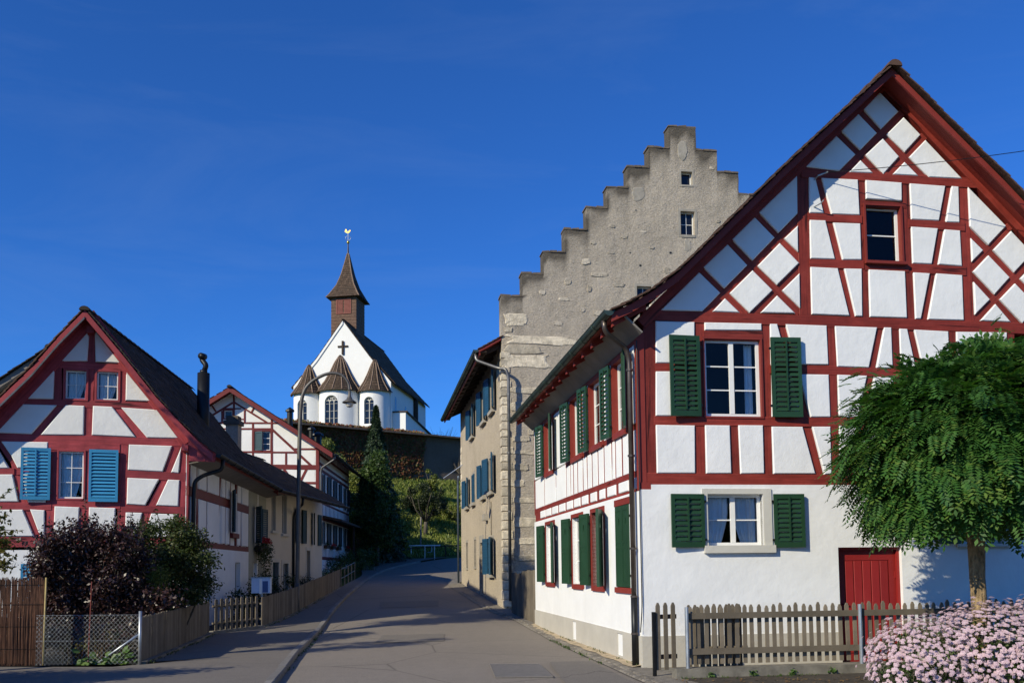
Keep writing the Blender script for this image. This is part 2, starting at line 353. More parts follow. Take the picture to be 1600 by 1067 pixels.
def window(parent, w, u0, u1, v0, v1, n, cols, rows, fmat, gmat, frame=0.05, bar=0.022, split=True, curtain=None, thick=0.05, name='window'):
    """frame > panes, glazing bars, curtain; n = depth of its face on the wall"""
    m = MB()
    m.wbox(w, u0, u1, v0, v0 + frame, n - thick, n); m.wbox(w, u0, u1, v1 - frame, v1, n - thick, n)
    m.wbox(w, u0, u0 + frame, v0 + frame, v1 - frame, n - thick, n - .001); m.wbox(w, u1 - frame, u1, v0 + frame, v1 - frame, n - thick, n - .001)
    if split:
        c = (u0 + u1) / 2; m.wbox(w, c - frame * .75, c + frame * .75, v0 + frame, v1 - frame, n - thick, n + .004)
    fr = m.build(name, fmat, parent)
    leaves = [(u0 + frame, (u0 + u1) / 2 - frame * .75), ((u0 + u1) / 2 + frame * .75, u1 - frame)] if split else [(u0 + frame, u1 - frame)]
    for (a, b) in leaves:
        cu = [a + (b - a) * i / cols for i in range(cols + 1)]; cv = [v0 + frame + (v1 - v0 - 2 * frame) * j / rows for j in range(rows + 1)]
        for i in range(1, cols): MB().wbox(w, cu[i] - bar / 2, cu[i] + bar / 2, v0 + frame, v1 - frame, n - thick * .7, n - .012).build('glazing_bar', fmat, fr)
        for j in range(1, rows): MB().wbox(w, a, b, cv[j] - bar / 2, cv[j] + bar / 2, n - thick * .7, n - .014).build('glazing_bar', fmat, fr)
        for i in range(cols):
            for j in range(rows):
                e = 0.0015 * random.uniform(-1, 1)
                mk('pane', [w.P(cu[i], cv[j], n - .03 + e), w.P(cu[i + 1], cv[j], n - .03 - e), w.P(cu[i + 1], cv[j + 1], n - .03 + e * .5), w.P(cu[i], cv[j + 1], n - .03)], [(0, 1, 2, 3)], gmat, fr)
        if curtain is not None:
            k = 26; V = []; F = []
            for i in range(k + 1):
                t = i / k; uu = a + (b - a) * t; nn = n - .12 + .018 * math.sin(t * 31 + a * 9) + .01 * math.sin(t * 13)
                # gathered to the outer side towards the sill
                for q in range(7):
                    s_ = q / 6; side = a if a < (u0 + u1) / 2 - .1 else b
                    lim = 1 - .32 * max(0, 1 - s_ * 1.6) ** 1.2
                    V.append(w.P(side + (uu - side) * lim, v0 + frame + (v1 - v0 - 2 * frame) * s_, nn))
            for i in range(k):
                for q in range(6):
                    F.append((i * 7 + q, (i + 1) * 7 + q, (i + 1) * 7 + q + 1, i * 7 + q + 1))
            mk('curtain', V, F, curtain, fr, True)
    return fr


_slat = {}


def shutter(parent, w, hu, v0, v1, width, dirn, ang, noff, mat, pitch=0.085, rod=True, style='louver', iron=None, slats=True, label=None):
    """one leaf, hinged at u = hu, lying along dirn (+1/-1 in u) and swung off the wall by ang degrees"""
    a = math.radians(ang); h = v1 - v0
    X = (w.U * dirn * math.cos(a) + w.N * math.sin(a)).normalized(); Zv = Vector((0, 0, 1)); Y = Zv.cross(X)
    sg = 1 if Y.dot(w.N) > 0 or (abs(Y.dot(w.N)) < .3 and Y.dot(w.U) * dirn < 0) else -1
    o = w.P(hu, v0, noff)
    M = Matrix(((X.x, Y.x, 0, o.x), (X.y, Y.y, 0, o.y), (0, 0, 1, o.z), (0, 0, 0, 1)))
    T = 0.019; st = 0.062 if style == 'louver' else 0.05
    m = MB()
    if style == 'louver':
        m.box(0, st, -T, T, 0, h); m.box(width - st, width, -T, T, 0, h)
        m.box(st, width - st, -T + .001, T - .001, 0, .095); m.box(st, width - st, -T + .001, T - .001, h - .085, h)
        me = mesh_of('shutter', m.v, m.f, mat)
        lf = inst('shutter', me, M, parent)
        z0, z1 = .095, h - .085; ns = max(3, int(round((z1 - z0) / pitch))); ph = (z1 - z0) / ns
        key = (round(width, 3), round(ph, 3), mat.name, sg, rod)
        if key not in _slat:
            q = MB(); hw = width - 2 * st; t = ph * .62; dz = ph * .36; b = .005; yo = sg * (1 if rod else 1)
            q.box8([(0, -t * .36 * yo, dz), (hw, -t * .36 * yo, dz), (hw, t * .36 * yo, -dz), (0, t * .36 * yo, -dz), (0, -t * .36 * yo, dz + b * 2), (hw, -t * .36 * yo, dz + b * 2), (hw, t * .36 * yo, -dz + b * 2), (0, t * .36 * yo, -dz + b * 2)])
            _slat[key] = mesh_of('slat', q.v, q.f, mat)
        if slats:
            for i in range(ns):
                inst('slat', _slat[key], M @ Matrix.Translation((st, 0, z0 + ph * (i + .5))), lf)
        if rod:
            q = MB(); q.box(width * .5 - .014, width * .5 + .014, sg * .020, sg * .040, .11, h - .05)
            inst('tilt_rod', mesh_of('tilt_rod', q.v, q.f, mat), M, lf)
    elif style == 'batten':            # far away: slats joined with the leaf
        m.box(0, width, -T * .5, T * .5, 0, h); m.box(0, st, -T * 1.4, T * 1.4, 0, h); m.box(width - st, width, -T * 1.4, T * 1.4, 0, h)
        m.box(st, width - st, -T * 1.3, T * 1.3, 0, .09); m.box(st, width - st, -T * 1.3, T * 1.3, h - .09, h)
        k = int((h - .18) / .1)
        for i in range(k):
            z = .09 + (h - .18) * (i + .5) / k
            m.box8([(st, -T, z + .02), (width - st, -T, z + .02), (width - st, T, z - .02), (st, T, z - .02), (st, -T, z + .035), (width - st, -T, z + .035), (width - st, T, z - .005), (st, T, z - .005)])
        lf = inst('shutter', mesh_of('shutter', m.v, m.f, mat), M, parent)
    else:                              # panelled leaf with an oval hole
        hz = h * .80; hw_, hh = .035, .075; cx = width / 2
        # leaf with an oval cut-out built as a ring of quads
        k = 16; V = []; F = []
        ov = [(cx + hw_ * math.cos(2 * math.pi * j / k), hz + hh * math.sin(2 * math.pi * j / k)) for j in range(k)]

        def edge(j):
            c_, s_ = math.cos(2 * math.pi * j / k), math.sin(2 * math.pi * j / k)
            tx = (width / 2) / abs(c_) if abs(c_) > 1e-6 else 9
            tz = ((h - hz) if s_ > 0 else hz) / abs(s_) if abs(s_) > 1e-6 else 99
            t = min(tx, tz); return (cx + c_ * t, hz + s_ * t)
        out = [edge(j) for j in range(k)]
        # put real corners in
        cors = [(width, h), (0, h), (0, 0), (width, 0)]
        for c4 in cors:
            j = min(range(k), key=lambda q: math.hypot(out[q][0] - c4[0], (out[q][1] - c4[1]) * .5)); out[j] = c4
        for (yy) in (-T * .8, T * .8):
            V += [(x, yy, z) for x, z in ov] + [(x, yy, z) for x, z in out]
        for j in range(k):
            j2 = (j + 1) % k
            F += [(j, j2, k + j2, k + j), (2 * k + j, 3 * k + j, 3 * k + j2, 2 * k + j2), (j, 2 * k + j, 2 * k + j2, j2), (k + j, k + j2, 3 * k + j2, 3 * k + j)]
        m.add(V, F)
        for (z0, z1) in ((0, .09), (h * .47, h * .47 + .045), (h * .54, h * .54 + .045), (h - .09, h)):
            for s2 in (-1, 1):
                m.box(st, width - st, *sorted((s2 * T * .78, s2 * T * 1.25)), z0, z1)
        for s2 in (-1, 1):
            m.box(0, st, *sorted((s2 * T * .79, s2 * T * 1.3)), 0, h); m.box(width - st, width, *sorted((s2 * T * .79, s2 * T * 1.3)), 0, h)
        lf = inst('shutter', mesh_of('shutter', m.v, m.f, mat), M, parent)
    if iron is not None:
        for z in (h * .14, h * .86):
            q = MB(); q.box(-.035, .03, -.012, .012, z - .02, z + .02); inst('hinge', mesh_of('hinge', q.v, q.f, iron), M, lf)
    if label: lf['label'] = label
    return lf


def tile_np(P0, Ud, Sd, Nn, nu, ns, tw, th, jit=0.006, lift=0.012, thick=0.016, skip=0):
    """boxes of flat tiles: rows ns up the slope from P0, nu along Ud; returns arrays"""
    P0 = np.array(P0); Ud = np.array(Ud); Sd = np.array(Sd); Nn = np.array(Nn)
    i, j = np.meshgrid(np.arange(nu), np.arange(ns), indexing='ij'); i = i.ravel(); j = j.ravel()
    off = (j % 2) * .5 * tw
    n = len(i)
    ua = i * tw + off + RNG.uniform(-jit, jit, n) * .5; sa = j * th + RNG.uniform(-jit, jit, n); na = RNG.uniform(0, jit, n)
    tilt = RNG.uniform(-.004, .004, n)
    L = th * 1.35
    V = np.zeros((n, 8, 3))
    k = 0
    for (du, ds, dn) in ((0.004, 0, lift), (tw - .004, 0, lift), (tw - .004, L, 0.0), (0.004, L, 0.0)):
        for (t) in (0, thick):
            V[:, k, :] = P0 + np.outer(ua + du, Ud) + np.outer(sa + ds, Sd) + np.outer(na + dn + t + tilt * (1 if du > tw / 2 else -1), Nn); k += 1
    F = np.array([(1, 3, 5, 7), (0, 1, 3, 2)[::-1], (2, 3, 5, 4)[::-1], (0, 6, 7, 1)[::-1]])
    Fa = (np.arange(n)[:, None, None] * 8 + F[None]).reshape(-1, 4)
    return V.reshape(-1, 3), Fa


def cat_np(lst):
    vs_, fs_, b = [], [], 0
    for v, f in lst:
        vs_.append(v); fs_.append(f + b); b += len(v)
    return np.concatenate(vs_), np.concatenate(fs_)


# leaf clouds -------------------------------------------------------
def rand_unit(n):
    v = RNG.normal(size=(n, 3)); return v / np.linalg.norm(v, axis=1, keepdims=True)


def leaf_np(pos, nrm, size, aspect=0.5, droop=None, bend=0.25):
    """rhombic leaves: pos (n,3), facing nrm (n,3), size (n,) -> verts, faces"""
    n = len(pos)
    t = np.cross(nrm, rand_unit(n)) if droop is None else droop - nrm * np.sum(droop * nrm, 1, keepdims=True)
    t /= np.linalg.norm(t, axis=1, keepdims=True) + 1e-9
    b = np.cross(nrm, t)
    s = size[:, None]
    V = np.stack([pos - t * s * .5, pos + b * s * aspect * .5 - nrm * s * bend * .12, pos + t * s * .5 - nrm * s * bend * .5, pos - b * s * aspect * .5 - nrm * s * bend * .12], 1)
    F = np.arange(n * 4).reshape(n, 4)
    return V.reshape(-1, 3), F


def blob_points(clumps, n, shell=0.55):
    """points spread through ellipsoid clumps [(x,y,z,rx,ry,rz)], thicker towards the outside; returns pos, outward"""
    c = np.array(clumps, float); vol = c[:, 3] * c[:, 4] * c[:, 5]; pr = vol ** .75 / np.sum(vol ** .75)
    k = RNG.choice(len(c), n, p=pr); d = rand_unit(n)
    r = (shell + (1 - shell) * RNG.random(n)) * (1 + .10 * RNG.normal(size=n))
    pos = c[k, :3] + d * r[:, None] * c[k, 3:6]
    return pos, d


def foliage(name, clumps, n, size, mat, parent, shell=.5, up=.35, aspect=.55, kind=None, var=.35, bend=.3):
    pos, d = blob_points(clumps, n, shell)
    nrm = d * .6 + rand_unit(n) * .75 + np.array([0, 0, up]); nrm /= np.linalg.norm(nrm, axis=1, keepdims=True)
    s = size * (1 + var * RNG.uniform(-1, 1, n))
    v, f = leaf_np(pos, nrm, s, aspect, bend=bend)
    return mk_np(name, v, f, mat, parent, kind=kind)


def clumps_in(c, r, n, size, flat=1.0, seed=0, hollow=.0):
    rr = np.random.default_rng(seed); out = []
    while len(out) < n:
        p = rr.uniform(-1, 1, 3); l = np.linalg.norm(p)
        if l > 1 or l < hollow: continue
        s = size * rr.uniform(.7, 1.3)
        out.append((c[0] + p[0] * r[0], c[1] + p[1] * r[1], c[2] + p[2] * r[2], s, s, s * flat))
    return out


# ------------------------------------------------------------------ materials
def ramp(nt, fac, stops):
    r = nt.nodes.new('ShaderNodeValToRGB'); e = r.color_ramp.elements
    while len(e) < len(stops): e.new(0.5)
    for i, (p, c) in enumerate(stops):
        e[i].position = p; e[i].color = (c[0], c[1], c[2], 1)
    nt.links.new(fac, r.inputs[0]); return r.outputs[0]


def tex(nt, scale, detail=5, rough=.55, vec=None, kind='noise', stretch=None, dist=0.0):
    co = nt.nodes.new('ShaderNodeTexCoord')
    out = vec if vec is not None else nt.nodes.new('ShaderNodeNewGeometry').outputs['Position']
    if stretch:
        mp = nt.nodes.new('ShaderNodeMapping'); mp.inputs['Scale'].default_value = stretch
        nt.links.new(out, mp.inputs['Vector']); out = mp.outputs[0]
    if kind == 'noise':
        t = nt.nodes.new('ShaderNodeTexNoise'); t.inputs['Scale'].default_value = scale; t.inputs['Detail'].default_value = detail; t.inputs['Roughness'].default_value = rough
        t.inputs['Distortion'].default_value = dist
    else:
        t = nt.nodes.new('ShaderNodeTexVoronoi'); t.inputs['Scale'].default_value = scale
    nt.links.new(out, t.inputs['Vector'])
    return t.outputs[0]


def mixc(nt, fac, a, b, mode='MIX'):
    m = nt.nodes.new('ShaderNodeMix'); m.data_type = 'RGBA'; m.blend_type = mode
    for s, val in ((m.inputs[0], fac), (m.inputs[6], a), (m.inputs[7], b)):
        if hasattr(val, 'is_linked'): nt.links.new(val, s)
        elif isinstance(val, (int, float)): s.default_value = val
        else: s.default_value = (*val[:3], 1)
    return m.outputs[2]


def new_mat(name):
    m = bpy.data.materials.new(name); m.use_nodes = True
    nt = m.node_tree; b = nt.nodes['Principled BSDF']
    return m, nt, b


def bump(nt, b, h, strength=.3, dist=.02, prev=None):
    n = nt.nodes.new('ShaderNodeBump'); n.inputs['Strength'].default_value = strength; n.inputs['Distance'].default_value = dist
    nt.links.new(h, n.inputs['Height'])
    if prev is not None: nt.links.new(prev, n.inputs['Normal'])
    nt.links.new(n.outputs[0], b.inputs['Normal']); return n.outputs[0]


def objrand(nt):
    return nt.nodes.new('ShaderNodeObjectInfo').outputs['Random']


def simple(name, col, rough=.6, metal=0.0, var=.12, scale=6, bscale=60, bstr=.15, bdist=.004, spec=None, rnd=.0, stretch=None):
    m, nt, b = new_mat(name)
    lo = tuple(c * (1 - var) for c in col); hi = tuple(min(1, c * (1 + var)) for c in col)
    c = ramp(nt, tex(nt, scale, 6, .6, stretch=stretch), [(.3, lo), (.7, hi)])
    if rnd > 0:
        g = ramp(nt, objrand(nt), [(0, (1 - rnd,) * 3), (1, (1 + rnd * .3,) * 3)])
        c = mixc(nt, 1.0, c, g, 'MULTIPLY')
    nt.links.new(c, b.inputs['Base Color'])
    b.inputs['Roughness'].default_value = rough; b.inputs['Metallic'].default_value = metal
    if spec is not None: b.inputs['Specular IOR Level'].default_value = spec
    if bstr: bump(nt, b, tex(nt, bscale, 4, .6, stretch=stretch), bstr, bdist)
    return m


def plaster(name, col, dirt=.08, b1=.35, warm=(.62, .55, .45)):
    m, nt, b = new_mat(name)
    n1 = tex(nt, 1.3, 7, .65); n2 = tex(nt, 9, 5, .6)
    c = ramp(nt, n1, [(.25, tuple(x * (1 - dirt) for x in col)), (.65, col)])
    st = ramp(nt, tex(nt, 2.2, 6, .7, stretch=(1, 1, .12)), [(.62, (0, 0, 0)), (.85, (1, 1, 1))])
    c = mixc(nt, mixc(nt, 1.0, st, (dirt * 2.2,) * 3, 'MULTIPLY'), c, tuple(x * y for x, y in zip(col, warm)))
    nt.links.new(c, b.inputs['Base Color']); b.inputs['Roughness'].default_value = .9; b.inputs['Specular IOR Level'].default_value = .2
    p = bump(nt, b, tex(nt, 42, 6, .75), b1 * .7, .006)
    p = bump(nt, b, n2, b1 * .55, .016, p)
    bump(nt, b, tex(nt, 2.2, 3, .5), b1 * .5, .05, p)
    return m


def paint_wood(name, col, wear=.25, rough=.55, grain=(14, 14, 14), dark=.5, rnd=.12):
    """painted old timber: brush and crack relief, faded patches"""
    m, nt, b = new_mat(name)
    n1 = tex(nt, 2.5, 6, .65)
    c = ramp(nt, n1, [(.25, tuple(x * (1 - wear) for x in col)), (.6, col), (.85, tuple(min(1, x * (1 + wear * .5) + .006) for x in col))])
    cr = ramp(nt, tex(nt, 26, 6, .75, dist=.6), [(.30, (dark,) * 3), (.40, (1, 1, 1))])
    c = mixc(nt, .6, c, mixc(nt, 1.0, c, cr, 'MULTIPLY'))
    g = ramp(nt, objrand(nt), [(0, (1 - rnd,) * 3), (1, (1 + rnd * .5,) * 3)])
    c = mixc(nt, 1.0, c, g, 'MULTIPLY')
    nt.links.new(c, b.inputs['Base Color']); b.inputs['Roughness'].default_value = rough; b.inputs['Specular IOR Level'].default_value = .3
    p = bump(nt, b, tex(nt, 34, 6, .75, dist=.5), .45, .006)
    bump(nt, b, tex(nt, 7, 4, .6), .3, .012, p)
    return m


def leafmat(name, cols, trans=.35, rough=.5, scale=1.4, spec=.35):
    m, nt, b = new_mat(name)
    k = len(cols)
    geo = nt.nodes.new('ShaderNodeNewGeometry')
    ri = geo.outputs['Random Per Island']
    f = nt.nodes.new('ShaderNodeMath'); f.operation = 'MULTIPLY_ADD'
    nt.links.new(ri, f.inputs[0]); f.inputs[1].default_value = .62
    q = nt.nodes.new('ShaderNodeMath'); q.operation = 'MULTIPLY_ADD'; q.inputs[1].default_value = .9; q.inputs[2].default_value = -.25
    nt.links.new(tex(nt, scale, 3, .5), q.inputs[0]); nt.links.new(q.outputs[0], f.inputs[2])
    c = ramp(nt, f.outputs[0], [(i / max(1, k - 1) * .8 + .1, cc) for i, cc in enumerate(cols)])
    nt.links.new(c, b.inputs['Base Color']); b.inputs['Roughness'].default_value = rough; b.inputs['Specular IOR Level'].default_value = spec
    tr = nt.nodes.new('ShaderNodeBsdfTranslucent'); mx = nt.nodes.new('ShaderNodeMixShader'); mx.inputs[0].default_value = trans
    nt.links.new(mixc(nt, 1.0, c, (1.0, 1.15, .5), 'MULTIPLY'), tr.inputs['Color'])
    out = nt.nodes['Material Output']
    nt.links.new(b.outputs[0], mx.inputs[1]); nt.links.new(tr.outputs[0], mx.inputs[2]); nt.links.new(mx.outputs[0], out.inputs[0])
    return m


def glass_mat(name, tint=(.9, .95, 1), refl=1.0):
    """thin window pane: sees through, mirrors the sky at its own angle-dependent rate"""
    m, nt, b = new_mat(name)
    nt.nodes.remove(b)
    tr = nt.nodes.new('ShaderNodeBsdfTransparent'); tr.inputs[0].default_value = (*tint, 1)
    gl = nt.nodes.new('ShaderNodeBsdfGlossy'); gl.inputs['Roughness'].default_value = .02
    fr = nt.nodes.new('ShaderNodeFresnel'); fr.inputs['IOR'].default_value = 1.42
    bp = nt.nodes.new('ShaderNodeBump'); bp.inputs['Strength'].default_value = .06; bp.inputs['Distance'].default_value = .02
    nt.links.new(tex(nt, 3.0, 2, .5), bp.inputs['Height']); nt.links.new(bp.outputs[0], gl.inputs['Normal'])
    mx = nt.nodes.new('ShaderNodeMixShader')
    nt.links.new(fr.outputs[0], mx.inputs[0]); nt.links.new(tr.outputs[0], mx.inputs[1]); nt.links.new(gl.outputs[0], mx.inputs[2])
    nt.links.new(mx.outputs[0], nt.nodes['Material Output'].inputs[0])
    return m


def tile_mat(name, cols, rough=.85, rnd_scale=9):
    m, nt, b = new_mat(name)
    geo = nt.nodes.new('ShaderNodeNewGeometry')
    c = ramp(nt, geo.outputs['Random Per Island'], [(i / (len(cols) - 1), cc) for i, cc in enumerate(cols)])
    l = ramp(nt, tex(nt, 5, 7, .7), [(.45, (0, 0, 0)), (.7, (1, 1, 1))])
    c = mixc(nt, mixc(nt, 1.0, l, (.6, .6, .6), 'MULTIPLY'), c, tuple(x * .55 + .015 for x in cols[0]))
    nt.links.new(c, b.inputs['Base Color']); b.inputs['Roughness'].default_value = rough; b.inputs['Specular IOR Level'].default_value = .2
    bump(nt, b, tex(nt, 40, 5, .7), .5, .006)
    return m


def timber_mat(name, col, wear=.2, crack=.35, rough=.6):
    """painted beam with grain, long drying cracks and faded patches that run along each piece"""
    m, nt, b = new_mat(name)
    uv = nt.nodes.new('ShaderNodeUVMap'); uv.uv_map = 'grain'
    grain = tex(nt, 1.0, 7, .7, vec=uv.outputs[0], stretch=(1.3, 22, 1)); split = tex(nt, 1.0, 5, .6, vec=uv.outputs[0], stretch=(.55, 9, 1), dist=.4); fade = tex(nt, 2.2, 6, .65)
    c = ramp(nt, fade, [(.28, tuple(x * (1 - wear) for x in col)), (.55, col), (.80, tuple(min(1, x * (1 + wear * .6) + .012) for x in col))])
    c = mixc(nt, .8, c, mixc(nt, 1.0, c, ramp(nt, grain, [(.3, (.55, .55, .55)), (.7, (1.3, 1.3, 1.3))]), 'MULTIPLY'))
    c = mixc(nt, crack, c, mixc(nt, 1.0, c, ramp(nt, split, [(.33, (.10, .10, .10)), (.385, (1, 1, 1))]), 'MULTIPLY'))
    chip = ramp(nt, tex(nt, 17, 7, .8), [(.66, (0, 0, 0)), (.74, (.5, .5, .5))])
    c = mixc(nt, chip, c, tuple(min(1, x * .75 + .10) for x in col))
    c = mixc(nt, 1.0, c, ramp(nt, objrand(nt), [(0, (.76, .76, .76)), (1, (1.14, 1.10, 1.10))]), 'MULTIPLY')
    nt.links.new(c, b.inputs['Base Color']); b.inputs['Roughness'].default_value = rough; b.inputs['Specular IOR Level'].default_value = .25
    p = bump(nt, b, grain, .5, .006); p = bump(nt, b, split, .6, .012, p); bump(nt, b, tex(nt, 6, 4, .6), .4, .015, p)
    return m


M = {}
M['white'] = plaster('white_plaster', (.80, .80, .79), .10, .55)
M['panel_white'] = plaster('panel_plaster', (.80, .80, .79), .09, .6)
M['panel_left'] = plaster('panel_plaster_left', (.80, .795, .775), .10, .6)
M['plinth'] = plaster('plinth_plaster', (.50, .47, .41), .16, .5)
M['red'] = paint_wood('red_timber', (.235, .034, .024), .18)
M['red_left'] = paint_wood('rose_red_timber', (.34, .052, .062), .25, dark=.4)
M['red_t'] = timber_mat('red_beam_paint', (.25, .036, .025), .30, .8)
M['red_left_t'] = timber_mat('rose_red_beam_paint', (.36, .055, .065), .32, .9)
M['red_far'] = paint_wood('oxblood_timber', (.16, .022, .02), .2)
M['red_door'] = paint_wood('red_door_paint', (.27, .020, .018), .10, .45)
M['green'] = paint_wood('green_shutter_paint', (.019, .060, .029), .22, .45, dark=.7)
M['blue'] = paint_wood('bright_blue_shutter_paint', (.045, .27, .50), .12, .5, dark=.8)
M['blue_dark'] = paint_wood('dusty_blue_shutter_paint', (.016, .075, .145), .25, .55, dark=.7)
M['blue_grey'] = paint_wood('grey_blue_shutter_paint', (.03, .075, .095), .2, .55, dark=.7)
M['navy'] = paint_wood('navy_shutter_paint', (.022, .028, .045), .2, .5, dark=.7)
M['frame_white'] = simple('white_window_paint', (.78, .77, .73), .4, var=.04, bstr=.05)
M['glass'] = glass_mat('window_glass')
M['glass_dark'] = simple('dark_window_glass', (.010, .012, .018), .05, var=.2, scale=1.5, bscale=2.5, bstr=.04, bdist=.02, spec=.45)
M['curtain'] = simple('white_net_curtain', (.85, .86, .85), .9, var=.05, bstr=0)
M['stone_trim'] = plaster('grey_stone_trim', (.56, .54, .48), .10, .5)
M['dark_iron'] = simple('dark_iron', (.02, .021, .022), .45, .6, var=.2)
M['patina'] = simple('green_patina_gutter', (.055, .085, .068), .42, .5, var=.35, scale=3, bstr=.2)
M['pipe'] = simple('brown_copper_pipe', (.085, .068, .058), .38, .55, var=.3, scale=4)
M['pipe_grey'] = simple('grey_zinc_pipe', (.16, .155, .15), .42, .6, var=.25, scale=4)
M['galv'] = simple('galvanised_steel', (.42, .45, .48), .4, .7, var=.2, scale=9)
M['tile'] = tile_mat('old_roof_tile', [(.055, .035, .026), (.10, .055, .036), (.075, .05, .04), (.16, .08, .05), (.11, .085, .065)])
M['tile_dark'] = tile_mat('dark_roof_tile', [(.030, .026, .022), (.055, .040, .032), (.04, .034, .027), (.075, .05, .037)])  # darker tile tones, one picked at random per tile
M['soffit'] = paint_wood('weathered_grey_boards', (.24, .215, .19), .25, .8)
M['old_wood'] = paint_wood('weathered_fence_wood', (.20, .165, .12), .35, .85, dark=.5, rnd=.35)
M['dark_wood'] = paint_wood('dark_brown_boards', (.055, .038, .028), .35, .8, dark=.5, rnd=.3)
M['interior'] = simple('dark_room', (.03, .028, .025), .9, bstr=0)
# ------------------------------------------------------------------ ground, road, pavements
GY = [-60, 22, 25, 28, 31, 36, 43.6, 50, 60, 70, 90]
GZ = [0, 0, .05, .17, .33, .55, .9, 1.3, 2.0, 2.65, 3.4]


def g(y): return float(np.interp(y, GY, GZ))


WALL_A, WALL_B = Vector((-19.0, 73.3, 0)), Vector((-3.0, 85.0, 0))        # foot of the churchyard wall
_wd = (WALL_B - WALL_A).normalized(); _wn = Vector((_wd.y, -_wd.x, 0))    # _wn looks down the slope


def terrain(x, y):
    base = g(y)
    d = (Vector((x, y, 0)) - WALL_A).dot(_wn)
    if y > 40 and d < 14:
        if d < -.6: return 13.25
        hill = 9.7 - .56 * max(d, 0) + .25 * noise.noise(Vector((x * .25, y * .25, 0)))
        return max(base, hill) - .03
    return base - .03


def road_mat(name, col, fine=.25, patch=True):
    m, nt, b = new_mat(name)
    n1 = tex(nt, .45, 7, .6); n2 = tex(nt, 55, 5, .8); n3 = tex(nt, 4, 6, .7)
    c = ramp(nt, n1, [(.3, tuple(x * .80 for x in col)), (.7, tuple(x * 1.12 for x in col))])
    c = mixc(nt, .5, c, ramp(nt, n3, [(.3, tuple(x * .72 for x in col)), (.7, tuple(x * 1.2 for x in col))]))
    c = mixc(nt, fine, c, ramp(nt, n2, [(.32, tuple(x * .30 for x in col)), (.68, tuple(x * 2.1 for x in col))]))
    # long thin cracks and seams
    v = nt.nodes.new('ShaderNodeTexVoronoi'); v.feature = 'DISTANCE_TO_EDGE'; v.inputs['Scale'].default_value = .22
    ps = nt.nodes.new('ShaderNodeNewGeometry').outputs['Position']
    wob = nt.nodes.new('ShaderNodeVectorMath'); wob.operation = 'ADD'; nt.links.new(ps, wob.inputs[0])
    nz = nt.nodes.new('ShaderNodeTexNoise'); nz.inputs['Scale'].default_value = 1.5; nz.inputs['Detail'].default_value = 6
    nt.links.new(nz.outputs[1], wob.inputs[1]); nt.links.new(wob.outputs[0], v.inputs['Vector'])
    cr = ramp(nt, v.outputs[0], [(.0, (.3, .3, .3)), (.0045, (1, 1, 1))])
    c = mixc(nt, .7, c, mixc(nt, 1.0, c, cr, 'MULTIPLY'))
    nt.links.new(c, b.inputs['Base Color']); b.inputs['Roughness'].default_value = .85; b.inputs['Specular IOR Level'].default_value = .25
    p = bump(nt, b, n2, .5, .006)
    bump(nt, b, n3, .2, .02, p)
    return m


M['asphalt'] = road_mat('old_asphalt', (.205, .178, .148), .42)
M['asphalt_side'] = road_mat('pavement_asphalt', (.16, .142, .122), .4)
M['kerb'] = simple('granite_kerb', (.20, .185, .165), .8, var=.25, scale=9, bscale=70, bstr=.5, bdist=.006, rnd=.25)
M['cobble'] = simple('sandstone_setts', (.21, .185, .15), .85, var=.3, scale=7, bscale=50, bstr=.6, bdist=.01, rnd=.4)
M['sand_strip'] = simple('sandy_wall_foot', (.42, .33, .21), .9, var=.3, scale=6, bscale=40, bstr=.5)
M['concrete'] = simple('mossy_concrete', (.17, .155, .125), .9, var=.4, scale=4, bscale=40, bstr=.6, bdist=.01)
M['manhole'] = simple('cast_concrete_cover', (.15, .138, .125), .7, var=.2, scale=12, bscale=60, bstr=.6, bdist=.01)
M['soil'] = simple('garden_soil', (.055, .042, .028), .95, var=.5, scale=5, bscale=25, bstr=.8, bdist=.03)


def turf_mat():
    m, nt, b = new_mat('hill_turf')
    c = ramp(nt, tex(nt, .5, 7, .65), [(.25, (.05, .075, .018)), (.5, (.10, .13, .03)), (.75, (.15, .16, .045))])
    c = mixc(nt, .4, c, ramp(nt, tex(nt, 6, 6, .7), [(.3, (.02, .035, .01)), (.7, (.11, .13, .04))]))
    nt.links.new(c, b.inputs['Base Color']); b.inputs['Roughness'].default_value = .95; b.inputs['Specular IOR Level'].default_value = .1
    bump(nt, b, tex(nt, 9, 6, .75), .9, .12)
    return m


M['turf'] = turf_mat()


def sheet(name, fn, xs, ys, mat):
    V = [(x, y, fn(x, y)) for y in ys for x in xs]; n = len(xs)
    F = [(j * n + i, j * n + i + 1, (j + 1) * n + i + 1, (j + 1) * n + i) for j in range(len(ys) - 1) for i in range(n - 1)]
    return tag(mk(name, V, F, mat, None, True), kind='structure')


_far = [-2500, -900, -300, -140, -90]
xs = _far + list(np.arange(-64, 41, 1.0)) + [55, 90, 140, 300, 900, 2500]
ys = [-600, -150, -60, -30] + list(np.arange(-16, 110, 1.0)) + [125, 150, 200, 300, 600, 1200, 3000]
sheet('ground', lambda x, y: terrain(x, y) if abs(x) < 200 and y < 320 else (13.2 if y > 300 else terrain(max(-200, min(200, x)), min(320, y))), xs, ys, M['turf'])

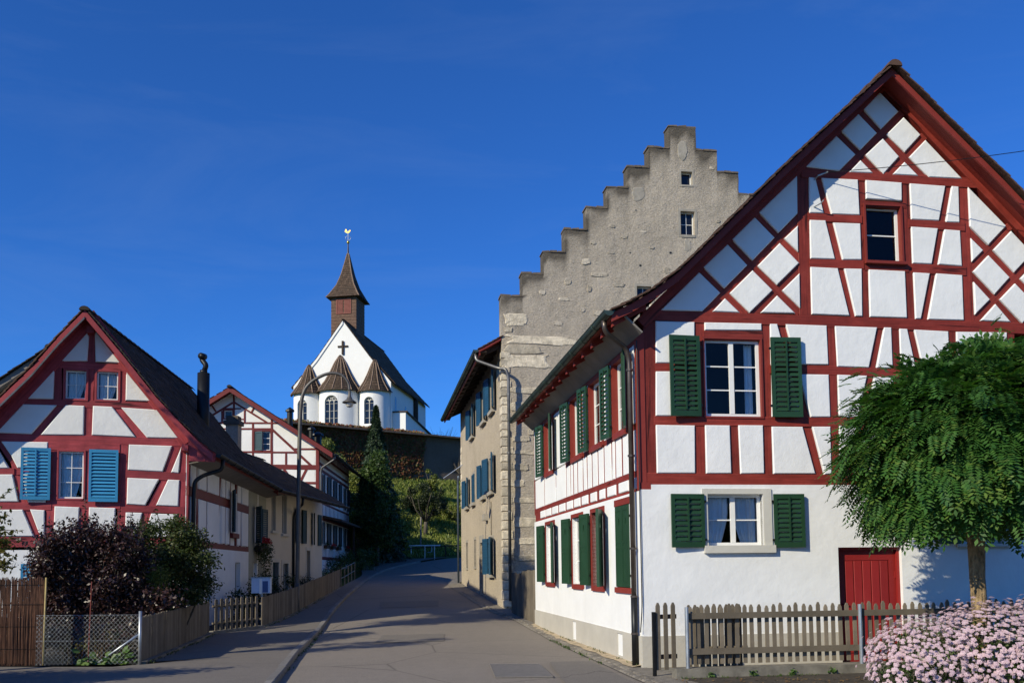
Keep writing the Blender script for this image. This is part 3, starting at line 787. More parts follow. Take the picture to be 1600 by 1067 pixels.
# road edges (left kerb line, right edge), with the bend behind the old stone house
LK = [(-1.6, -8), (-2.2, 4), (-3.0, 10), (-3.68, 14.56), (-4.41, 19), (-5.25, 25.1), (-6.0, 30.8), (-6.8, 38.1), (-7.5, 46.6), (-7.62, 54), (-6.8, 60.2), (-5.2, 66.5), (-2.0, 71.5), (4, 75), (14, 77)]
RK = [(4.5, -8), (3.6, 4), (2.5, 10), (1.9, 13.5), (1.58, 16), (1.23, 18.5), (.85, 21.6), (.55, 24), (0, 27.4), (-.9, 30.7), (-2.0, 37), (-3.1, 44), (-3.5, 50), (-2.6, 56), (0, 62), (5, 66), (14, 68)]


def resample(pts, n):
    p = np.array(pts, float); s = np.r_[0, np.cumsum(np.hypot(*np.diff(p, axis=0).T))]
    # Catmull-Rom through the points
    out = []
    for t in np.linspace(0, s[-1], n):
        i = min(len(p) - 2, max(0, np.searchsorted(s, t) - 1)); q = (t - s[i]) / (s[i + 1] - s[i])
        p0, p1, p2, p3 = p[max(0, i - 1)], p[i], p[i + 1], p[min(len(p) - 1, i + 2)]
        out.append(.5 * ((2 * p1) + (-p0 + p2) * q + (2 * p0 - 5 * p1 + 4 * p2 - p3) * q * q + (-p0 + 3 * p1 - 3 * p2 + p3) * q ** 3))
    return np.array(out)


def strip(name, A, B, dz, mat, cross=6, camber=0.0):
    V = []; F = []; n = len(A)
    for i in range(n):
        for j in range(cross + 1):
            t = j / cross; x, y = A[i] * (1 - t) + B[i] * t
            V.append((x, y, g(y) + dz + camber * 4 * t * (1 - t)))
    k = cross + 1
    F = [(i * k + j, i * k + j + 1, (i + 1) * k + j + 1, (i + 1) * k + j) for i in range(n - 1) for j in range(cross)]
    return tag(mk(name, V, F, mat, None, True), kind='structure')


NR = 150
LA, RA = resample(LK, NR), resample(RK, NR)
strip('road', LA, RA, .004, M['asphalt'], 10, .03)
# left pavement, up to the garden fence
FB = [(-22, -8), (-18, 4), (-13, 12), (-10.6, 15.8), (-7.6, 15.95), (-6.62, 16.2), (-7.2, 20), (-7.77, 23.56), (-6.95, 25.3), (-7.0, 29.5), (-7.5, 36), (-8.1, 44.3), (-8.3, 50), (-9.2, 56), (-9.2, 62), (-7.5, 68), (-4, 74), (3, 78), (14, 80)]
FA = resample(FB, NR)
LA2 = LA + (FA - LA) / np.linalg.norm(FA - LA, axis=1)[:, None] * .13
strip('pavement', FA, LA2, .085, M['asphalt_side'], 6)
# right hand gutter strip and the paved corner before the white house
RO = [(9, -8), (7.5, 4), (5.5, 10), (4.0, 12.6), (2.2, 15.52), (1.80, 18.5), (1.34, 21.6), (.95, 24.2), (.62, 26.2), (0.3, 29), (-.12, 31), (-1.2, 37.6), (-2.2, 43.6), (-2.6, 46), (-1.2, 52), (2, 58), (14, 64)]
strip('gutter_strip', RA, resample(RO, NR), .012, M['cobble'], 4)


def along(P, s0, s1, step):
    p = np.array(P); s = np.r_[0, np.cumsum(np.hypot(*np.diff(p, axis=0).T))]
    t = np.arange(s0, min(s1, s[-1]), step)
    return np.stack([np.interp(t, s, p[:, 0]), np.interp(t, s, p[:, 1])], 1)


def stones(name, P, s0, s1, length, width, h, base, mat, stepname, kind_parent='structure', side=1, jit=.01):
    """a row of kerb stones, every stone its own part"""
    q = along(P, s0, s1, length)
    root = None
    for i in range(len(q) - 1):
        a, b = q[i], q[i + 1]; d = (b - a) / np.linalg.norm(b - a); nn = np.array([-d[1], d[0]]) * side
        a2, b2 = a + d * .006, b - d * .006
        hz = h + random.uniform(-jit, jit) * .6; w_ = width + random.uniform(-jit, jit); ch = .018
        za, zb = g(a2[1]) + base, g(b2[1]) + base
        ring = [(0, 0), (0, hz - ch), (ch, hz), (w_, hz), (w_, 0)]
        V = [(*(a2 + nn * x), za + z) for x, z in ring] + [(*(b2 + nn * x), zb + z) for x, z in ring]
        F = [(j, (j + 1) % 5, 5 + (j + 1) % 5, 5 + j) for j in range(5)] + [(4, 3, 2, 1, 0), (5, 6, 7, 8, 9)]
        o = mk(stepname if root else name, V, F, mat, root)
        if root is None:
            root = tag(o, kind=kind_parent)
    return root


stones('kerb', LA, 16.0, 72, .95, .13, .11, -.005, M['kerb'], 'kerb_stone')
# setts along the right edge: two courses of small blocks
_se = []
for r_ in range(2):
    off = np.stack([np.interp(np.arange(NR), np.arange(NR), RA[:, 0]) + .02 + r_ * .13, RA[:, 1]], 1)
    q = along(off, 18, 48, .17)
    for i in range(len(q) - 1):
        a, b = q[i], q[i + 1]; d = (b - a) / np.linalg.norm(b - a); nn = np.array([d[1], -d[0]])
        a2, b2 = a + d * .012, b - d * .012; w_ = .11 + random.uniform(-.012, .008); hz = .022 + random.uniform(-.008, .012)
        za = g(a[1]) + .008; m_ = .02
        V = [(*a2, za), (*b2, za), (*(b2 + nn * w_), za), (*(a2 + nn * w_), za)]
        V += [(*(a2 + d * m_ + nn * m_), za + hz), (*(b2 - d * m_ + nn * m_), za + hz), (*(b2 - d * m_ + nn * (w_ - m_)), za + hz), (*(a2 + d * m_ + nn * (w_ - m_)), za + hz)]
        _se.append((V, [(4, 5, 6, 7), (0, 1, 5, 4), (1, 2, 6, 5), (2, 3, 7, 6), (3, 0, 4, 7)]))
_root = None
for V, F in _se[:0]: pass
_near = sorted(range(len(_se)), key=lambda i: _se[i][0][0][1])
_root = tag(mk('sett_edging', *_se[_near[0]], M['cobble']), kind='structure')
for i in _near[1:260]: mk('sett', *_se[i], M['cobble'], _root)
_rest = MB()
for i in _near[260:]: _rest.add(*_se[i])
if _rest.v: _rest.build('distant_setts', M['cobble'], _root, kind='stuff')

# sandy foot along the white house and a dirt bed in front of the picket fence
V, F = [], []
RW = Wall(RIGHT_CORNER, 98.42 - 180)
for i in range(24):
    s = i * .46
    p = RW.P(-s, 0, .02); q = RW.P(-s, 0, .20 + .04 * math.sin(i * 1.9))
    V += [(p.x, p.y, g(p.y) + .05), (q.x, q.y, g(q.y) + .022)]
F = [(2 * i, 2 * i + 1, 2 * i + 3, 2 * i + 2) for i in range(23)]
tag(mk('wall_foot', V, F, M['sand_strip']), kind='structure')
# repair patches and a seam in the asphalt
M['asphalt_patch'] = road_mat('patched_asphalt', (.165, .147, .125), .45)
for pts in ([(.75, 13.0), (1.75, 13.2), (1.35, 16.4), (.62, 16.3)], [(-3.2, 21.0), (-1.6, 21.2), (-1.75, 23.4), (-3.3, 23.1)], [(-4.6, 31.5), (-2.6, 31.8), (-2.8, 34.6), (-5.0, 34.2)]):
    V = []; n_ = len(pts)
    for i in range(n_):
        (x0, y0), (x1, y1) = pts[i], pts[(i + 1) % n_]
        for q in range(8):
            t = q / 8; x, y = x0 + (x1 - x0) * t + random.uniform(-.02, .02), y0 + (y1 - y0) * t + random.uniform(-.02, .02); V.append((x, y, g(y) + .042))
    tag(mk('road_patch', V, [tuple(range(len(V)))], M['asphalt_patch']), kind='structure')
# manhole plate
mh = MB(); c4 = [(-.42, 16.02), (.44, 15.92), (.60, 14.02), (-.28, 14.02)]
mh.box8([(x, y, .02) for x, y in c4] + [(x, y, .050) for x, y in c4])
cov = mh.build('manhole_cover', M['manhole'])
tag(cov, 'flat rectangular concrete cover set into the asphalt road', 'manhole cover')
fr = MB()
for (a, b) in ((0, 1), (1, 2), (2, 3), (3, 0)):
    fr.tube([(c4[a][0], c4[a][1], .046), (c4[b][0], c4[b][1], .046)], .009, 4)
fr.build('rim', M['asphalt_side'], cov)

# ------------------------------------------------------------------ roofs (shared by the houses)
def gable_roof(parent, w, prof_l, prof_r, n_front, n_back, tmat, umat, thick=.09, barge=.17, bmat=None, tile_w=.19, tile_h=.17, verge_parts=True, fields=(True, True), ridge=True, flash=None, both_ends=False):
    """prof_l / prof_r: (u, v) points from eave up to the ridge on each side; runs from n_front (outwards) to n_back"""
    roof = None; L = n_front - n_back
    allf = []
    for side, prof in ((-1, prof_l), (1, prof_r)):
        # boarded slab
        k = len(prof); V = []; F = []
        for (n_) in (n_front, n_back):
            for (u, v) in prof: V.append(w.P(u, v, n_))
            for (u, v) in prof: V.append(w.P(u, v - thick, n_))
        for i in range(k - 1):
            F += [(i, i + 1, 2 * k + i + 1, 2 * k + i), (k + i, 3 * k + i, 3 * k + i + 1, k + i + 1), (i, k + i, k + i + 1, i + 1), (2 * k + i, 2 * k + i + 1, 3 * k + i + 1, 3 * k + i)]
        F += [(0, 2 * k, 3 * k, k)]
        if roof is None:
            roof = mk('roof', V, F, umat, parent)
        else:
            mk('roof_boards', V, F, umat, roof)
        # tile courses on each straight piece
        rows_done = 0
        for i in range(k - 1):
            (u0, v0), (u1, v1) = prof[i], prof[i + 1]
            l = math.hypot(u1 - u0, v1 - v0); S = (w.U * ((u1 - u0) / l) + Vector((0, 0, (v1 - v0) / l)))
            Nn = S.cross(w.N) if side < 0 else w.N.cross(S)
            if Nn.z < 0: Nn = -Nn
            ns = max(1, int(round(l / tile_h))); th = l / ns
            nu = int(L / tile_w)
            P0 = w.P(u0, v0, n_front + .03) + Nn * .012
            if fields[0 if side < 0 else 1]:
                allf.append(tile_np(P0 - w.N * (tile_w if verge_parts else 0), -w.N, S, Nn, nu - (1 if verge_parts else 0), ns, tile_w, th))
            if verge_parts:
                for j in range(ns):
                    v8, f8 = tile_np(P0 + S * (th * j) + w.N * (.085 + random.uniform(-.018, .02)), -w.N, S, Nn, 1, 1, tile_w + .09, th, thick=.024, lift=.02, jit=.01)
                    f8 = [tuple(q) for q in f8.tolist()] + [(0, 2, 4, 6)]
                    mk('verge_tile', v8, f8, tmat, roof)
        # barge board
        if bmat is not None:
            for e, (nf, nb) in enumerate(((n_front + .012, n_front - .025),) + (((n_back + .025, n_back - .012),) if both_ends else ())):
                V = []; F = []
                for (u, v) in prof: V += [w.P(u, v - .012, nf), w.P(u, v - barge, nf), w.P(u, v - barge, nb), w.P(u, v - .012, nb)]
                for i in range(k - 1):
                    for j in range(4): F.append((i * 4 + j, i * 4 + (j + 1) % 4, i * 4 + 4 + (j + 1) % 4, i * 4 + 4 + j))
                F += [(3, 2, 1, 0), tuple((k - 1) * 4 + j for j in range(4))]
                mk('barge_board', V, F, bmat, roof)
    if allf:
        v, f = cat_np(allf)
        mk_np('tile_field', v, f, tmat, roof, kind='stuff')
    if ridge:
        (ru, rv) = prof_l[-1]; n_ = n_front + .13; i = 0
        while n_ > n_back:
            l = .40; a, b = n_, n_ - l; V = []
            for (nn, r) in ((a, .125), (a - .05, .130), (b - .03, .105)):
                for j in range(7):
                    t = math.pi * j / 6
                    V.append(w.P(ru + r * 1.05 * math.cos(t), rv - .02 + r * math.sin(t) * .9, nn))
            F = [(q * 7 + j, q * 7 + j + 1, q * 7 + 8 + j, q * 7 + 7 + j) for q in range(2) for j in range(6)] + [tuple(range(6, -1, -1))]
            mk('ridge_tile', V, F, tmat, roof); n_ -= l; i += 1
    return roof


def gutter(parent, A, B, r, mat, brackets=8, drop=.0):
    A, B = Vector(A), Vector(B); d = (B - A).normalized(); s = d.cross(Vector((0, 0, 1))).normalized(); V = []; F = []; k = 9
    for P in (A, B):
        for rr in (r, r * .88):
            for j in range(k):
                t = math.pi * j / (k - 1)
                V.append(P + s * (math.cos(t) * rr) + Vector((0, 0, -math.sin(t) * rr)))
    for q in (0, k):
        for j in range(k - 1): F.append((q + j, q + j + 1, q + 2 * k + j + 1, q + 2 * k + j))
    F += [(0, k, 3 * k, 2 * k), (k - 1, 3 * k - 1, 4 * k - 1, 2 * k - 1), tuple(range(k)), tuple(range(2 * k, 3 * k))]
    o = mk('gutter', V, F, mat, parent, False)
    bead = MB(); bead.tube([A + s * r * -1.0, B + s * r * -1.0], .014, 6); bead.tube([A + s * r, B + s * r], .012, 6); bead.build('bead', mat, o)
    n = int((B - A).length / .9)
    for i in range(1, n):
        P = A + (B - A) * (i / n); b_ = MB()
        b_.tube([P + s * (math.cos(math.pi * j / 6) * (r + .006)) + Vector((0, 0, -math.sin(math.pi * j / 6) * (r + .006))) for j in range(7)], .010, 4)
        b_.build('bracket', mat, o)
    return o


def bez(pts, n=8):
    """smooth polyline with rounded corners through the points"""
    P = [Vector(p) for p in pts]; out = [P[0]]
    for i in range(1, len(P) - 1):
        a, b, c = P[i - 1], P[i], P[i + 1]; r = min((b - a).length, (c - b).length) * .42
        p0 = b + (a - b).normalized() * r; p1 = b + (c - b).normalized() * r
        for j in range(n + 1):
            t = j / n; out.append(p0 * (1 - t) ** 2 + b * 2 * t * (1 - t) + p1 * t * t)
    out.append(P[-1]); return out


# ------------------------------------------------------------------ the large red and white timber-framed house
RC = Vector(RIGHT_CORNER)
RFW = Wall(RC, 8.42)                     # gable front
RSW = Wall(RC, 98.42 - 180)              # street side; u = -distance from the corner
WH, LH = 9.5, 10.55                      # width, length
house = thing('timber_framed_house', RC, 'large white house with dark red timber framing and green shutters', 'house')
WP, RD = M['panel_white'], M['red']
BE = [(1.35, 2.35, 6.05, 6.6)]
for p in RIGHT_PANELS: panel(house, RFW, p, WP)
for s in RIGHT_BEAMS: timber(house, RFW, s, M['red_t'], 0.0)
for s in RIGHT_POSTS: timber(house, RFW, s, M['red_t'], -0.012)
for s in RIGHT_BRACES: timber(house, RFW, s, M['red_t'], -0.024)
for s in RIGHT_RAFTERS: timber(house, RFW, s, M['red_t'], 0.012, name='rafter')
# right end of the front beyond the frame of view
panel(house, RFW, [(7.45, 6.25), (9.1, 6.25), (7.75, 7.55)], WP)
panel(house, RFW, [(8.35, 3.35), (9.25, 3.35), (9.25, 5.85), (8.35, 5.85)], WP)
timber(house, RFW, (9.38, 3.1, 9.38, 6.1, .22), RD, 0)
# foot of the corner post
MB().wbox(RFW, -.012, .19, 3.02, 3.14, -.15, .016).build('post_foot', RD, house)

R_ = RIGHT_RECTS
lw, dr = R_['lower'], R_['door']
low2 = (5.95, 6.75, lw[2], lw[3])
wall_rect(house, RFW, 0, WH, -.1, 3.02, [(lw[0], lw[1], lw[2], lw[3]), (dr[0], dr[1], -.2, dr[3]), low2], M['white'], -.32, .022, 'ground_floor_wall')
wall_rect(house, RFW, .19, WH, 3.02, 3.105, [], M['white'], -.3, .020, 'wall_top')
# plinth of the front
wall_rect(house, RFW, -.03, WH, -.1, .53, [(dr[0] - .0, dr[1] + .0, -.2, .7)], M['plinth'], -.05, .045, 'plinth')

# street side wall: ground floor with openings
SG = [(1.57, .66), (3.53, 2.51), (5.45, 4.40), (8.75, 7.60)]            # far and near edges of the ground floor windows
SV0, SV1 = 1.33, 2.83
holes = [(-a, -b, SV0, SV1) for a, b in SG]
wall_rect(house, RSW, -LH, -.0, -.1, 3.0, holes, M['white'], -.30, .014, 'side_wall')
cell = [(-5.52, -5.12), (-1.57, -1.18)]
wall_rect(house, RSW, -LH, .03, -.1, .53, [(a, b, .08, .485) for a, b in cell], M['plinth'], -.05, .04, 'side_plinth')
for a, b in cell:
    MB().wbox(RSW, a, b, .08, .485, -.055, -.05).build('cellar_hatch', M['stone_trim'], house)
# beams of the street side
sd = lambda s0, v0, s1, v1, wd: (-s0, v0, -s1, v1, wd)
for s in ((LH - .02, 3.31, .02, 3.31, .10), (LH - .55, 3.0, .02, 3.0, .09), (6.2, 4.13, .1, 4.13, .10), (LH - .02, 5.66, .05, 5.66, .17), (7.5, 4.62, 6.35, 4.62, .09)):
    timber(house, RSW, sd(*s), M['red_t'], .004)
MB().wbox(RSW, -.17, -.0, 3.02, 5.75, -.12, .003).build('corner_post', RD, house)
MB().wbox(RSW, -LH, -LH + .12, 3.2, 5.75, -.12, .003).build('corner_post', RD, house)
jp = [(9.56, 8.86), (8.71, 8.06), (7.87, 7.17), (6.97, 6.26), (6.05, 5.41), (5.23, 4.63), (4.44, 3.87), (3.61, 3.10), (2.83, 2.40), (2.19, 1.58), (1.34, .70), (.5, .2)]
for a, b in jp: panel(house, RSW, [(-a, 3.055), (-b, 3.055), (-b, 3.25), (-a, 3.25)], WP, .02)
MB().wbox(RSW, -LH + .1, -.1, 3.0, 3.3, -.15, -.006).build('joist_band', RD, house)
# studs between floor beam and sill rail
studs = [(6.12, 6.12), (5.72, 5.62), (5.32, 5.32), (4.88, 4.88), (4.28, 4.40), (3.98, 3.9), (3.48, 3.48), (2.96, 2.96), (2.46, 2.46), (1.98, 1.75), (1.58, 1.6), (1.10, 1.10), (.60, .60), (.36, .40)]
wst = .055
for a, b in studs: timber(house, RSW, (-a, 4.1, -b, 3.34, wst), RD, -.004, extra=.06)
for a, b in ((9.1, 8.98), (8.9, 8.98), (7.25, 7.75)): timber(house, RSW, (-a, 4.2, -b, 3.34, .06), RD, -.004, extra=.06)
ss = [LH - .12] + [9.0] + [7.4] + [6.12, 5.66, 5.32, 4.88, 4.34, 3.94, 3.48, 2.96, 2.46, 1.86, 1.59, 1.10, .60, .38, .17]
for i in range(len(ss) - 1):
    a, b = ss[i], ss[i + 1]
    if a - b < .12: continue
    top = 4.085 if a < 6.2 else 4.16
    panel(house, RSW, [(-a + .055, 3.365), (-b - .055, 3.365), (-b - .055, top), (-a + .055, top)], WP, .004, ch=.008)
# upper windows of the street side
UW = [(8.75, 7.62), (5.40, 4.35), (3.52, 2.50), (1.60, .72)]
UV0, UV1 = 4.20, 5.52
prev = LH - .1
for a, b in UW:
    if prev - a > .3:
        panel(house, RSW, [(-prev + .02, 4.19), (-a - .09, 4.19), (-a - .09, 5.57), (-prev + .02, 5.57)], WP, .012, ch=.008)
    prev = b - .09
panel(house, RSW, [(-.62, 4.2), (-.19, 4.2), (-.19, 5.57), (-.62, 5.57)], WP, .012, ch=.008)


def side_window(a, b, v0, v1, louvre):
    """deep red casing, white casement behind it"""
    m = MB(); e = .085; n1 = .034
    m.wbox(RSW, -a - e, -a, v0 - e, v1 + e, -.16, n1); m.wbox(RSW, -b, -b + e, v0 - e, v1 + e, -.16, n1)
    m.wbox(RSW, -a, -b, v1, v1 + e, -.16, n1 - .001); m.wbox(RSW, -a, -b, v0 - e * 1.3, v0, -.16, n1 + .02)
    m.build('casing', RD, house)
    window(house, RSW, -a + .002, -b - .002, v0, v1, -.075, 1, 3, M['frame_white'], M['glass'], .055)
    return


for a, b in UW: side_window(a, b, UV0, UV1, True)
for a, b in SG[1:]: side_window(a, b, SV0, SV1, False)
# first ground floor window: both leaves shut
a, b = SG[0]
MB().wbox(RSW, -a - .08, -b + .08, SV0 - .10, SV0 + .0, -.1, .05).build('sill', RD, house)
MB().wbox(RSW, -a - .08, -b + .08, SV1, SV1 + .12, -.1, .03).build('lintel', RD, house)
MB().wbox(RSW, -a, -b, SV0, SV1, -.2, -.18).build('backing', M['interior'], house)
shutter(house, RSW, -a, SV0 + .01, SV1 - .01, (a - b) / 2 - .003, 1, 0, .012, M['green'], style='oval', iron=M['dark_iron'], label='shut green panelled shutter leaf with oval hole')
shutter(house, RSW, -b, SV0 + .01, SV1 - .01, (a - b) / 2 - .003, -1, 0, .012, M['green'], style='oval', iron=M['dark_iron'], label='shut green panelled shutter leaf with oval hole')
for a, b in SG[1:]:
    shutter(house, RSW, -a - .05, SV0, SV1, (a - b) / 2 + .02, -1, 7, .075, M['green'], style='oval', iron=M['dark_iron'])
shutter(house, RSW, -SG[1][1] + .05, SV0, SV1, .50, 1, 24, .075, M['green'], style='oval', iron=M['dark_iron'])
shutter(house, RSW, -SG[3][1] + .05, SV0, SV1, .55, 1, 14, .075, M['green'], style='oval', iron=M['dark_iron'])
for a, b in UW:
    shutter(house, RSW, -a - .05, UV0 - .04, UV1 + .02, (a - b) / 2 + .03, -1, 8, .075, M['green'], iron=M['dark_iron'])
shutter(house, RSW, -UW[0][1] + .05, UV0 - .04, UV1 + .02, .55, 1, 16, .075, M['green'], iron=M['dark_iron'])
shutter(house, RSW, -UW[3][1] + .05, UV0 - .04, UV1 + .02, .42, 1, 14, .075, M['green'], iron=M['dark_iron'])

# front windows -----------------------------------------------------
up = R_['upper']; at = R_['attic']


def casing(w, r, e, n1, mat, sill=True, depth=.17, parent=None):
    u0, u1, v0, v1 = r; m = MB()
    m.wbox(w, u0 - e, u0, v0 - e, v1 + e, n1 - depth, n1); m.wbox(w, u1, u1 + e, v0 - e, v1 + e, n1 - depth, n1)
    m.wbox(w, u0, u1, v1, v1 + e, n1 - depth, n1 - .001); m.wbox(w, u0, u1, v0 - e, v0, n1 - depth, n1 - .001)
    c = m.build('casing', mat, parent)
    if sill: MB().wbox(w, u0 - e - .02, u1 + e + .04, v0 - .055, v0 - .004, n1 - .02, n1 + .06).build('sill', mat, c)
    return c


window(house, RFW, up[0], up[1], up[2], up[3], -.07, 1, 3, M['frame_white'], M['glass'], .055)
casing(RFW, up, .035, .012, RD, False, .14, house)
for (a, b) in ((up[1] - .22, up[1] - .06), (up[0] + .05, up[0] + .10)):      # drawn-back curtains
    V = []; F = []
    for i in range(15):
        t = i / 14; nn = -.22 + .025 * math.sin(t * 17)
        V += [RFW.P(a + (b - a) * t, up[2] + .05, nn), RFW.P(a + (b - a) * t, up[3] - .05, nn)]
    mk('curtain', V, [(2 * i, 2 * i + 2, 2 * i + 3, 2 * i + 1) for i in range(14)], M['curtain'], house, True)
window(house, RFW, at[0], at[1], at[2], at[3], -.10, 1, 2, M['frame_white'], M['glass'], .05, split=False)
casing(RFW, at, .035, .016, RD, True, .16, house)
window(house, RFW, lw[0], lw[1], lw[2], lw[3], -.10, 1, 2, M['frame_white'], M['glass'], .055, curtain=M['curtain'])
sr = R_['lower_surround']; sl = R_['lower_sill']
m = MB(); n1 = .045
m.wbox(RFW, sr[0], lw[0], lw[2], sr[3], -.12, n1); m.wbox(RFW, lw[1], sr[1], lw[2], sr[3], -.12, n1); m.wbox(RFW, lw[0], lw[1], lw[3], sr[3], -.12, n1 - .001)
st = m.build('window_surround', M['stone_trim'], house)
MB().wbox(RFW, sl[0], sl[1], sl[2] - .01, lw[2] + .002, -.1, .10).build('sill', M['stone_trim'], st)
for nm, hinge in (('sh_ul', 1), ('sh_ur', -1), ('sh_ll', 1), ('sh_lr', -1)):
    r = R_[nm]; wd = r[1] - r[0]
    if hinge == 1: shutter(house, RFW, r[1], r[2], r[3], wd, -1, 4, .065, M['green'], pitch=.088, iron=M['dark_iron'])
    else: shutter(house, RFW, r[0], r[2], r[3], wd, 1, 3, .06, M['green'], pitch=.088, iron=M['dark_iron'])
w2 = R_['win2']
window(house, RFW, w2[0], w2[1], up[2], up[3], -.07, 1, 3, M['frame_white'], M['glass'], .055)
casing(RFW, (w2[0], w2[1], up[2], up[3]), .035, .012, RD, False, .14, house)
shutter(house, RFW, w2[0] - .05, up[2], up[3] + .03, .52, -1, 4, .065, M['green'], pitch=.088, iron=M['dark_iron'])
window(house, RFW, *low2, -.10, 1, 2, M['frame_white'], M['glass'], .055)
casing(RFW, low2, .10, .045, M['stone_trim'], True, .15, house)
shutter(house, RFW, low2[0] - .07, low2[2], low2[3], .42, -1, 4, .065, M['green'], pitch=.088, iron=M['dark_iron'])
MB().wbox(RFW, 6.03, 6.21, 5.55, 5.72, .0, .06).build('vent_box', M['galv'], house)

# door ---------------------------------------------------------------
u0, u1, v1 = dr[0], dr[1], dr[3]
m = MB(); m.wbox(RFW, u0, u0 + .05, -.05, v1, -.2, -.06); m.wbox(RFW, u1 - .05, u1, -.05, v1, -.2, -.06); m.wbox(RFW, u0 + .05, u1 - .05, v1 - .05, v1, -.2, -.061)
dfr = m.build('door_frame', M['red_door'], house)
m = MB(); a, b = u0 + .055, u1 - .055
m.wbox(RFW, a, b, -.03, v1 - .055, -.18, -.14); m.wbox(RFW, a, a + .12, -.03, v1 - .055, -.14, -.115); m.wbox(RFW, b - .12, b, -.03, v1 - .055, -.14, -.115)
m.wbox(RFW, a + .12, b - .12, v1 - .23, v1 - .055, -.14, -.116); m.wbox(RFW, a + .12, b - .12, -.03, .14, -.14, -.116)
door = m.build('door', M['red_door'], house)
n_ = 5; pw = (b - a - .26) / n_
for i in range(n_):
    x0 = a + .13 + i * pw
    v, f = prism(RFW, [(x0 + .007, .145), (x0 + pw - .007, .145), (x0 + pw - .007, v1 - .24), (x0 + .007, v1 - .24)], -.14, -.112, .008)
    mk('plank', v, f, M['red_door'], door)
for z in (.45, 1.45): MB().wbox(RFW, b - .02, b + .06, z, z + .12, -.13, -.095).build('hinge', M['red_door'], door)
MB().tube([RFW.P(a + .06, 1.0, -.10), RFW.P(a + .06, 1.0, -.07), RFW.P(a + .15, 1.0, -.07)], .011, 6).build('handle', M['dark_iron'], door)

# back and far walls close the house; floors keep it dark inside
m = MB(); m.wbox(RFW, .1, WH - .01, -.1, 6.05, -LH, -LH + .25); m.build('back_wall', M['white'], house)
m = MB(); m.wbox(RFW, WH - .25, WH, -.1, 6.05, -LH + .26, -.33); m.build('far_side_wall', M['white'], house)
v, f = prism(RFW, [(.1, 6.06), (WH - .1, 6.06), (WH / 2, 10.55)], -LH, -LH + .2); mk('back_gable', v, f, M['white'], house)
for z in (.0, 2.95, 5.85, 8.7):
    lo = .35 if z < 6 else 3.6; MB().wbox(RFW, lo, WH - lo, z, z + .1, -LH + .3, -.4).build('floor', M['interior'], house)
v, f = prism(RFW, [(.4, 0), (WH - .4, 0), (WH - .4, 6.0), (WH / 2, 9.9), (.4, 6.0)], -2.6, -2.5); mk('inner_wall', v, f, M['interior'], house)

# roof
PL = [(-.55, 5.96), (-.2, 6.13), (.2, 6.37), (.65, 6.71), (1.25, 7.30), (2.6, 8.63), (4.72, 10.60)]
PR = [(2 * 4.72 - u, v) for u, v in PL]
gable_roof(house, RFW, PL, PR, .40, -LH - .3, M['tile'], RD, .06, .15, RD)
for i in range(15):                                                     # rafter tails under the eave
    n_ = .25 - i * .76
    V = []
    for (u, v) in ((-.5, 5.90), (.1, 6.22)):
        V += [RFW.P(u, v - .13, n_), RFW.P(u, v, n_), RFW.P(u, v, n_ - .09), RFW.P(u, v - .13, n_ - .09)]
    mk('rafter_tail', V, [(0, 1, 2, 3), (4, 7, 6, 5), (0, 4, 5, 1), (1, 5, 6, 2), (2, 6, 7, 3), (3, 7, 4, 0)], RD, house)
V = []                                                                   # slanting grey eaves board
for n_ in (.30, -LH - .2):
    V += [RFW.P(-.30, 5.93, n_), RFW.P(.0, 5.66, n_), RFW.P(.02, 5.68, n_), RFW.P(-.28, 5.96, n_)]
mk('eaves_board', V, [(0, 1, 5, 4), (1, 2, 6, 5), (2, 3, 7, 6), (3, 0, 4, 7), (3, 2, 1, 0), (4, 5, 6, 7)], M['soffit'], house)
gutter(house, RFW.P(-.60, 5.985, .45), RFW.P(-.60, 5.965, -LH - .3), .085, M['patina'])
# downpipe at the corner
pp = bez([RFW.P(-.60, 5.92, .08), RFW.P(-.58, 5.72, .06), RFW.P(-.16, 5.50, -.14), RFW.P(-.10, 5.30, -.16), RFW.P(-.10, 1.2, -.16)])
dp = MB().tube(pp, .046, 10).build('downpipe', M['pipe'], house, True)
MB().tube([RFW.P(-.10, 1.2, -.16), RFW.P(-.10, .0, -.16)], .056, 10).build('standpipe', M['dark_iron'], dp, True)
for z in (5.1, 3.6, 2.0, 1.18, .55): MB().tube([RFW.P(-.10, z, -.16), RFW.P(-.10, z + .035, -.16)], .062, 10).build('pipe_clip', M['pipe'], dp)
MB().tube(bez([RFW.P(-.02, 5.6, .03), RFW.P(-.02, 3.3, .035), RFW.P(-.02, 1.0, .04), RFW.P(-.06, .6, .05)]), .010, 6).build('lightning_cable', M['dark_iron'], house)

# supply wire with its two brackets
br = MB()
br.tube([RFW.P(3.36, 8.62, 0), RFW.P(3.38, 8.66, .12), RFW.P(3.55, 8.72, .16)], .014, 6)
br.tube([RFW.P(3.33, 8.12, 0), RFW.P(3.40, 8.14, .14), RFW.P(3.43, 8.18, .20)], .012, 6)
br.build('wire_bracket', M['galv'], house)
wp = [RFW.P(3.52, 8.715, .15)]; e = Vector((16.0, 14.2, 10.0))
for i in range(1, 21):
    t = i / 20; q = wp[0].lerp(e, t); q.z -= .35 * 4 * t * (1 - t); wp.append(q)
wire = MB().tube(wp, .007, 5).build('overhead_wire', M['dark_iron'])
tag(wire, 'thin dark supply wire running right from the big gable', 'wire')

